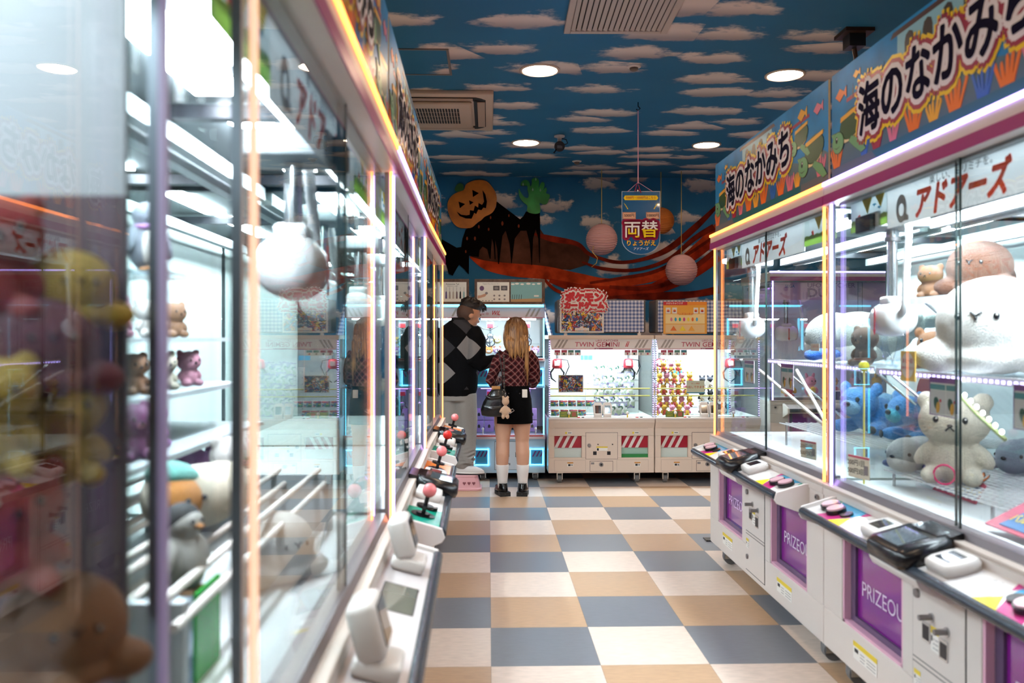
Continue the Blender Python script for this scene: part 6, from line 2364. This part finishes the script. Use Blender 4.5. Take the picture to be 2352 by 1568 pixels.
def shelf(name, label, x0, x1, y0, y1, z, led=None, wire=False):
    """see-through shelf board with a light strip on its front edge (room coordinates)"""
    t = thing(name, label, 'shelf', (0, 0, 0))
    MB().box(x0, x1, y0, y1, z - .012, z - .004, mat('shelf_frost', '#d5dee8', .25, alpha=.55)).build('board', t)
    MB().box(x0 - .004, x0, y0, y1, z - .022, z + .004, mat('shelf_edge', '#e8edf2', .3)).build('edge', t)
    if led:
        g = MB()
        n = int((y1 - y0) / .03)
        for k in range(n):
            y = y0 + .01 + k * .03
            g.box(x0 - .006, x0 - .004, y, y + .014, z - .016, z - .006, LED[led])
        g.build('light_dots', t)
        MB().box(x0 + .03, x0 + .05, y0 + .05, y1 - .05, z - .024, z - .013, PANEL['under']).build('added_fill_light', t)  # added lamp bar, brightens the prizes that the board above keeps dark
    for y in (y0 + .06, y1 - .06):
        MB().tube([(x0 + .02, y, z - .012), (x1, y, z - .012 - (x1 - x0) * .8)], .007, STEEL, 8).build('bracket', t)
    return t


def board(label, w, h, loc, rz, fill, name='price_card', cat='price card', group=None, tilt=0):
    t = thing(name, label, cat, loc, rz, group)
    t.rotation_euler = (tilt, 0, rz)
    MB().box(-w / 2, w / 2, -.0015, .0015, 0, h, fill).build('card', t)
    return t


PANEL['under'] = mat('added_fill_lamp', '#f4fbff', .5, emit=26, ec='#eef2ff')  # made-up fill lamp for the space below the shelf boards
RW = R(-90)    # things that look towards the aisle from the right row
# --- near right machine
shelf('glass_shelf', 'frosted shelf with light dots in the nearest right machine, under the big white seal', 1.56, 2.42, 1.72, 3.28, 1.235, 'purple')
t = thing('wire_stand', 'white wire rack on the floor of the nearest right machine, under the cream bear', 'rack', (0, 0, 0))
rack(t, 1.56, 2.30, 1.9, 3.22, .842, 'grid')
for x in (1.58, 2.28):
    for y in (1.95, 2.55, 3.18):
        MB().cyl((x, y, .782), (x, y, .836), .006, STEEL, seg=8).build('leg', t)
bear(tuple(PT(2192, 1100, 2.93).xy) + (.842,), R(-38), .272, 'cream plush bear sitting on the wire rack in the nearest right machine', F_CREAM)
whale((1.67, 3.17, .842), R(28), .205, 'grey whale plush with white belly and blue flippers beside the cream bear', F_GREY, F_WHITE, F_NAVY)
whale((2.06, 3.12, .842), R(30), .20, 'blue-grey whale plush behind the grey one in the nearest right machine', F_GREYB, F_GREYB, F_GREYB)
bear((2.04, 2.62, .842), R(-60), .27, 'second cream plush bear behind the front one in the nearest right machine', F_CREAM)
seal((1.70, 2.74, 1.236), R(-50), .345, 'big white seal plush on the shelf of the nearest right machine', F_WHITE)
lying((1.76, 3.18, 1.236), R(-48), .17, 'brown plush animal lying on the shelf behind the near right claw', F_TAN, F_CREAM, F_BROWN)
shelf('glass_shelf', 'upper frosted shelf in the nearest right machine carrying the brown and blue plush', 1.70, 2.42, 2.96, 3.28, 1.515)
seal((1.90, 3.15, 1.516), R(-50), .23, 'large round brown plush on the upper shelf of the nearest right machine', F_BROWN, True)
bear((2.13, 3.04, 1.516), R(-50), .21, 'cream plush bear behind the round brown plush on the upper right shelf', F_CREAM)
whale((2.16, 3.08, 1.236), R(75), .15, 'grey-white whale plush standing between the brown ones in the nearest right machine', F_GREY, F_WHITE, F_GREYB)
bear((1.755, 3.235, 1.516), R(-60), .115, 'tan plush bear beside the big round brown plush on the upper right shelf', F_TAN)
lying((2.30, 3.20, 1.516), R(-60), .13, 'light blue plush at the far end of the upper shelf in the nearest right machine', F_LBLUE, F_AQUA, F_NAVY)


def price(label, px, py, Y, X=None, w=.115, h=.082):
    p = PT(px, py, Y)
    t = board(label, w, h, (p.x, p.y, p.z), RW + R(14), mat('card_cream', '#cfc9b4', .5), group='price cards in the right row')
    MB().box(-w / 2, w / 2, -.003, -.0015, h - .008, h, HDR).box(w * .26, w * .44, -.003, -.0015, h * .2, h * .62, GREY).build('frame', t)
    MB().text('200円1回', .024, INK, front(-w * .12, -.0022, h * .66), .005).text('500円3回', .024, INK, front(-w * .12, -.0022, h * .28), .005).build('lettering', t)
    return t


price('price card 200 yen once, 500 yen three times, low in the orange-lit right machine', 1857, 1053, 3.80)
price('price card low in the far corner of the nearest right machine', 1973, 1098, 3.02)


def howto(label, y, z, x=1.47, s=1.0):
    t = board(label, .165 * s, .125 * s, (x, y, z), RW, PAPER, 'how_to_sheet', 'notice', 'how to play sheets in the right row')
    w, h = .165 * s, .125 * s
    g = MB()
    g.box(-w / 2, w / 2, -.0025, -.0015, h * .86, h, mat('sheet_purple', '#7a3a86', .4))
    for a, c in ((-w * .48, w * .06), (w * .10, w * .48)):
        g.box(a, c, -.0025, -.0015, h * .68, h * .82, mat('sheet_teal', '#4a8a90', .5))
        g.box(a, c, -.0022, -.0015, h * .05, h * .66, mat('sheet_pale', '#d5d3d2', .5))
        m = (a + c) / 2
        g.prism(ellpts(m - .006 * s, h * .32, w * .09, h * .17, .3), .001, SHELL, front(0, -.0022, 0))
        g.prism(ellpts(m + .004 * s, h * .22, w * .06, h * .15, -.2), .0016, CORY, front(0, -.0022, 0))
        g.box(m + w * .08, m + w * .14, -.0032, -.0022, h * .36, h * .44, RED)
    g.box(-w / 2, -w / 2 + .003, -.003, -.0015, 0, h, MATS['sheet_purple']).box(w / 2 - .003, w / 2, -.003, -.0015, 0, h, MATS['sheet_purple']).box(-w / 2, w / 2, -.003, -.0015, 0, .003, MATS['sheet_purple'])
    g.build('print', t)
    return t


howto('how to play sheet hung under the shelf left of the seam, nearest right machine', 2.63, 1.105)
howto('how to play sheet hung under the shelf at the right frame edge, nearest right machine', 2.19, 1.105)
howto('how to play sheet hung left under the shelf of the orange-lit right machine', 4.62, 1.105)
howto('how to play sheet hung right under the shelf of the orange-lit right machine', 4.03, 1.105)
p = PT(2086, 875, 2.85)
t = board('yellow notice with white scalloped patch and red lettering by the near right claw', .10, .105, (p.x, p.y, p.z), RW, mat('notice_yellow', '#e8c35a', .5), 'notice', 'notice')
MB().prism(ellpts(0, .055, .044, .045, 0, 24), .001, PAPER, front(0, -.0015, 0)).build('patch', t)
MB().text('あと一回', .018, RED, front(0, -.0028, .07), .01).text('お声がけください!', .0115, RED, front(0, -.0028, .045), .01).build('lettering', t)


def balloon(label, loc, s, rot):
    t = thing('balloon_card', label, 'sign', loc, 0)
    t.rotation_euler = rot
    MB().prism([(-.22 * s, 0), (.22 * s, 0), (.22 * s, .12 * s), (-.10 * s, .19 * s), (-.16 * s, .15 * s)], .006, mat('pop_pink', '#b2405a', .4)).build('card', t)
    MB().prism([(-.16 * s, .015 * s), (.215 * s, .015 * s), (.215 * s, .10 * s), (-.11 * s, .10 * s)], .002, mat('pop_blue', '#1d5f96', .4), Matrix.Translation((0, 0, .006))).build('blue_patch', t)
    g = MB()
    for off, m, z in ((.05, INK, .0085), (0, mat('pop_orange', '#e5791f', .4), .010)):
        for k in range(8 if off else 1):
            q = k * PI / 4
            g.text('バルーン', .085 * s, m, Matrix.Translation((.06 * s + math.cos(q) * off * .06, .135 * s + math.sin(q) * off * .06, z)) @ Matrix.Rotation(R(6), 4, 'Z'), .02)
    g.text('バルーン抽選できます', .038 * s, SYEL, Matrix.Translation((.05 * s, .055 * s, .0095)), .02)
    g.text('LUCKY', .018 * s, PAPER, Matrix.Translation((.03 * s, .085 * s, .0095)), .0, 1.6)
    g.build('lettering', t)
    return t


balloon('pink and blue balloon lottery card lying at the front of the nearest right machine', (1.49, 2.24, .80), .9, (R(38), 0, R(-90)))
balloon('balloon lottery card standing under the wire rack in the nearest right machine', (1.68, 2.94, .785), .62, (R(60), 0, R(-90)))
t = thing('ring_charm', 'pink loop standing at the foot of the cream bear', 'ring', (1.60, 2.86, .845), R(-40))
MB().tube([(.034 * math.cos(q), 0, .034 + .034 * math.sin(q)) for q in [k * 2 * PI / 20 for k in range(21)]], .0035, mat('loop_pink', '#d8326a', .3), 8).build('loop', t)
t = thing('ball_lever', 'yellow ball on a yellow stick by the far post of the nearest right machine', 'lever', (1.475, 3.21, .785))
MB().cyl((0, 0, 0), (0, 0, .45), .004, ROD, seg=8).build('stick', t)
MB().sph((0, 0, .462), .021, mat('ball_yellow', '#e6dc2a', .25)).build('ball', t)
g = MB()
HX = ((0, 0), (.078, 0), (.156, 0), (.039, .068), (.117, .068), (-.039, .068))
hx = thing('hexagon_decal', 'row of pale blue hexagon stickers high on the back glass of the nearest right machine', 'sticker', (2.46, 2.86, 1.70), RW)
for k, (x, z) in enumerate(HX):
    m = (mat('hex_a', '#bcd8e4', .4), mat('hex_b', '#cfe0c8', .4), mat('hex_c', '#a9cbe0', .4))[k % 3]
    MB().prism([(x + .036 * math.cos(q), z + .036 * math.sin(q)) for q in [PI / 2 + n * PI / 3 for n in range(6)]], .002, m, front(0, 0, 0)).build('hexagon', hx)
tp = thing('light_tape', 'drooping tape of white lights on a green strip in the nearest right machine', 'light', (0, 0, 0))
P0, P1 = PT(2185, 885, 2.72), PT(2310, 1010, 2.50)
MB().tube([P0, P0.lerp(P1, .5) + Vector((0, 0, -.01)), P1], .007, mat('tape_green', '#8fa06a', .5), 6).build('strip', tp)
for k in range(9):
    q = P0.lerp(P1, (k + .5) / 9) + Vector((-.008, -.01, .016))
    MB().ell(q, (.006, .008, .008), LED['cool'] if 'cool' in LED else mat('tape_light', '#ffffff', .5, emit=14)).build('diode', tp)

# --- orange-lit right machine
shelf('glass_shelf', 'frosted shelf with violet light dots in the orange-lit right machine, under the grey-white whale', 1.62, 2.42, 3.42, 4.75, 1.235, 'purple')
t = thing('wire_stand', 'white wire rack on the floor of the orange-lit right machine, under the blue plush', 'rack', (0, 0, 0))
rack(t, 1.58, 2.30, 3.42, 4.45, .90, 'grid')
for x in (1.60, 2.28):
    for y in (3.46, 4.40):
        MB().cyl((x, y, .782), (x, y, .894), .006, STEEL, seg=8).build('leg', t)
whale((1.78, 3.98, 1.236), R(-68), .38, 'long grey-white whale plush with blue flippers on the shelf of the orange-lit right machine', F_GREY, F_WHITE, fur('fur_royal', '#2a62b8'))
bear((1.60 + .06, 3.60, 1.236), R(-70), .15, 'brown plush animal beside the whale on the shelf of the orange-lit right machine', F_BROWN, F_TAN)
lying((1.84, 3.92, .90), R(-62), .26, 'blue fluffy plush lying on the wire rack in the orange-lit right machine', F_BLUE, F_LBLUE, F_BLACK)
lying((1.90, 3.56, .90), R(-84), .24, 'second blue fluffy plush nearer the violet corner on the wire rack', F_BLUE, F_AQUA, F_BLACK)
lying((2.10, 4.22, .90), R(-70), .20, 'light blue plush at the back of the wire rack in the orange-lit right machine', F_LBLUE, F_AQUA, F_NAVY)
bear((2.16, 3.60, 1.236), R(-70), .22, 'pale blue plush towering behind the whale on the shelf', F_LBLUE)
t = thing('round_sign', 'dark red round sign with black cap shape behind the blue plush', 'sign', (2.36, 4.36, .90), RW)
MB().cyl((0, 0, .14), (0, .01, .14), .14, mat('disc_red', '#7e1f2a', .5), seg=32).build('disc', t)
MB().prism(ellpts(0, .07, .10, .06, 0, 20), .004, INK, front(0, -.002, 0)).build('cap_shape', t)
t = thing('prize_bars', 'pair of white slanting bars bridging the drop hole in the orange-lit right machine', 'bars', (0, 0, 0))
MB().cyl(tuple(PT(1745, 850, 4.55)), tuple(PT(1892, 975, 3.66)), .008, WHITE2, seg=10).build('bar', t)
MB().cyl(tuple(PT(1830, 850, 4.2)), tuple(PT(1896, 968, 3.62)), .008, WHITE2, seg=10).build('bar', t)
price_tag = thing('paper_tag', 'small white paper tag with red writing beside the whale', 'tag', tuple(PT(1872, 800, 3.75)), RW)
MB().box(-.05, .05, -.001, .001, -.012, .022, PAPER).build('card', price_tag)
MB().text('くじを引いてね', .012, RED, front(0, -.0015, .008), .01).build('lettering', price_tag)

# --- the machine beyond the right row
DU = ufo('claw_machine', 'pink-lit claw machine beyond the right row, its head lettered in purple', (2.66, 7.75, 0), 0, 'purple', 'none', ((.3, .4, 1.4, False, 1),), back='panel', sign=False, light='violet', D=.9)
s = MB()
s.prism([(.05, 1.72), (1.67, 1.72), (1.67, 1.895), (.05, 1.895)], .004, translucent('sign_rose', '#e6c4da'), front(0, .085, 0))
o = s.build('inner_sign', DU)
MB().text('UFO CATCHER', .062, mat('due_letter', '#7c2f86', .4), front(.62, .080, 1.858), .01, 1.1).text('DUE', .115, MATS['due_letter'], front(.52, .080, 1.785), .03, 1.2).text('SEGA', .04, mat('maker_blue', '#3a6ab0', .4), front(.22, .080, 1.85), .02).build('lettering', o)
for k in range(5):
    rr_ = dup(protoP if k % 2 else protoY, (2.66 + .3 + k * .22, 8.1, .782), .3 * k, '%s plush toy, %s on the floor of the pink-lit machine' % ('pink' if k % 2 else 'yellow', ('first', 'second', 'third', 'fourth', 'fifth')[k]), 2.0)

# --- near left machine (flat deck)
t = thing('wire_stand', 'white bar rack across the near left machine carrying the cream loaf plush', 'rack', (0, 0, 0))
for z, x0, x1 in ((.955, -.50, -.52), (.925, -.47, -.49)):
    for dx in (0, -.12, -.24, -.36, -.48):
        MB().cyl((x0 + dx, 1.25, z), (x1 + dx, 2.55, z), .008, WHITE2, seg=8).build('bar', t)
for y in (1.3, 2.5):
    MB().box(-1.02, -.47, y - .012, y + .012, .782, .95, INGREY).build('end_plate', t)
loaf((-.60, 1.74, .963), R(68), .20, 'cream loaf-shaped plush with orange face and mint cap in the near left machine', F_CREAM, F_ORNG, F_MINT)
pg = penguin((-.535, 1.47, .915), R(70), .125, 'white penguin plush with black hood on the clear bin in the near left machine', F_WHITE, F_WHITE)
fuse(pg, 'hood', [((0, .04, 1.0), (.28, .25, .24))], F_BLACK)
t = thing('clear_bin', 'clear bin with a green side in the near left machine', 'bin', (-.545, 1.44, .783), R(0))
MB().box(-.07, .05, -.06, .07, 0, .004, ACRYL).box(-.07, -.066, -.06, .07, 0, .125, ACRYL).box(.046, .05, -.06, .07, 0, .125, ACRYL).box(-.07, .05, -.06, -.056, 0, .125, ACRYL).box(-.07, .05, .066, .07, 0, .125, ACRYL).build('bin', t)
MB().box(.054, .060, -.05, .07, 0, .15, mat('green_acrylic', '#1f9a3a', .2)).build('green_side', t)
t = thing('glass_shelf', 'grey tiered back shelves in the near left machine', 'shelf', (0, 0, 0))
for z, x in ((1.10, -.70), (1.225, -.76), (1.36, -.80)):
    MB().box(-1.3, x, 1.10, 2.60, z - .012, z, mat('shelf_grey', '#aab4b8', .4)).build('board', t)
for y in (1.12, 1.85, 2.58):
    MB().box(-1.3, -1.26, y - .01, y + .01, .782, 1.70, INGREY).build('upright', t)
bear((-.80, 1.98, 1.10), R(60), .10, 'purple plush animal on the lowest back shelf of the near left machine', F_PURP, F_PINK)
bear((-.76, 1.78, 1.10), R(60), .105, 'purple and plum plush animal beside the first on the lowest back shelf', F_PLUM, F_PINK)
seal((-.79, 1.58, 1.10), R(70), .15, 'white round plush on the lowest back shelf near the post', F_WHITE)
k = 0
for z, x, nm in ((1.226, -.84, 'middle'), (1.361, -.88, 'top')):
    for y in (1.50, 1.66, 1.82, 1.98, 2.16, 2.34):
        c = (F_CREAM, F_PINK, F_WHITE, F_TAN)[k % 4]
        bear((x, y, z), R(60), .085, '%s plush animal, %s back shelf of the near left case, %s' % (('cream', 'pink', 'white', 'tan')[k % 4], nm, ('first from the near end', 'second', 'third', 'fourth', 'fifth', 'last')[k % 6]), c)
        k += 1
penguin((-.70, 1.72, 1.36 + .135), R(60), .12, 'grey penguin plush with purple scarf standing on the top tier near the orange post', F_GREYB, F_WHITE, F_PURP)
MB().box(-.78, -.64, 1.64, 1.80, 1.482, 1.494, ACRYL).box(-.78, -.775, 1.64, 1.80, 1.36, 1.482, ACRYL).build('clear_riser', None, 'clear riser under the penguin with purple scarf', 'stand')
whale((-.82, 2.28, .963), R(75), .145, 'lilac plush lying on the bars at the far end of the near left machine', F_PURP, F_PINK, F_PURP)
bear((-.62, 2.02, .963), R(60), .14, 'white and pink plush slumped on the bars of the near left machine', F_WHITE, F_PINK)
seal((-.50, 1.98, .783), R(50), .17, 'white plush lying on the floor behind the glass seam of the near left machine', F_WHITE)

# --- the machine at the left edge
MB().box(-1.40, -.41, .945, .955, .785, 1.52, mat('partition_mauve', '#5f4a50', .6)).box(-1.40, -.41, .945, .955, 1.52, 1.88, mat('partition_pale', '#c2c6ca', .6)).build('partition', L1 and None, 'mauve and white partition board inside the machine at the left edge', 'board')
for f, px, py, Y, m, s, l in ((bear, 185, 990, .88, F_YELL, .10, 'yellow plush nearest the glass at the left edge'), (bear, 25, 610, .84, F_RED, .11, 'red plush high in the machine at the left edge'),
                              (seal, 140, 790, .87, F_MAROON, .11, 'maroon round plush behind the left edge glass'), (bear, 20, 960, .80, F_YELL, .10, 'second yellow plush lower behind the left edge glass'),
                              (seal, 205, 640, .90, F_YELL, .09, 'yellow round plush upper right of the red one at the left edge'),
                              (bear, 70, 1230, .82, F_RED, .11, 'red plush low at the left edge'), (seal, 190, 1450, .86, F_TAN, .12, 'tan round plush low beside the left edge post')):
    q = PT(px, py, Y)
    f((q.x - .02, q.y, q.z - .055), R(40), s, l, m)

# --- small things on the floor by the right row
p = PT(1632, 1237, 5.52)
t = thing('cable_cover', 'small black plate lying on the floor at the far corner of the right row', 'plate', (p.x + .02, 5.52, 0))
MB().box(-.06, .08, -.045, .045, 0, .008, BLACK).build('plate', t, bevel=.002)
MB().tube([(.0, 0, .008), (.05, .02, .014), (.12, .02, .010), (.2, .03, .006)], .005, RUBBER, 6).build('cable', t)
o = MB().tube([(1.60, 3.10, .006), (1.48, 2.98, .006), (1.40, 2.90, .006), (1.40, 2.82, .006), (1.50, 2.78, .006), (1.7, 2.84, .006)], .006, RUBBER, 8).build('floor_cable', None, 'loop of black cable on the floor under the nearest right machine', 'cable')

# --- shelves and racks are fixed inside their machines, so they become parts of them


def adopt(machine, t):
    kids = KIDS(t)
    o = kids[0]
    mw = Matrix.LocRotScale(machine.location, machine.rotation_euler, machine.scale)
    tw = Matrix.LocRotScale(t.location, t.rotation_euler, t.scale)
    nm = t.name.split('.')[0]
    for k in kids[1:]:
        k.parent = o
    o.parent = machine
    o.matrix_parent_inverse = mw.inverted() @ tw
    bpy.data.objects.remove(t)
    o.name = nm


for t in [o for o in COL.objects if o.type == 'EMPTY' and not o.parent and o.name.split('.')[0] in ('glass_shelf', 'wire_stand', 'prize_rack', 'display_pillar', 'prize_bars')]:
    b = KIDS(t)[0]
    v = Matrix.LocRotScale(t.location, t.rotation_euler, t.scale) @ b.data.vertices[0].co
    host = T1 if (v.y > 7 and v.x < X2) else T2 if v.y > 7 else L2 if v.x < 0 else R1 if v.y < 3.33 else R2
    adopt(host, t)
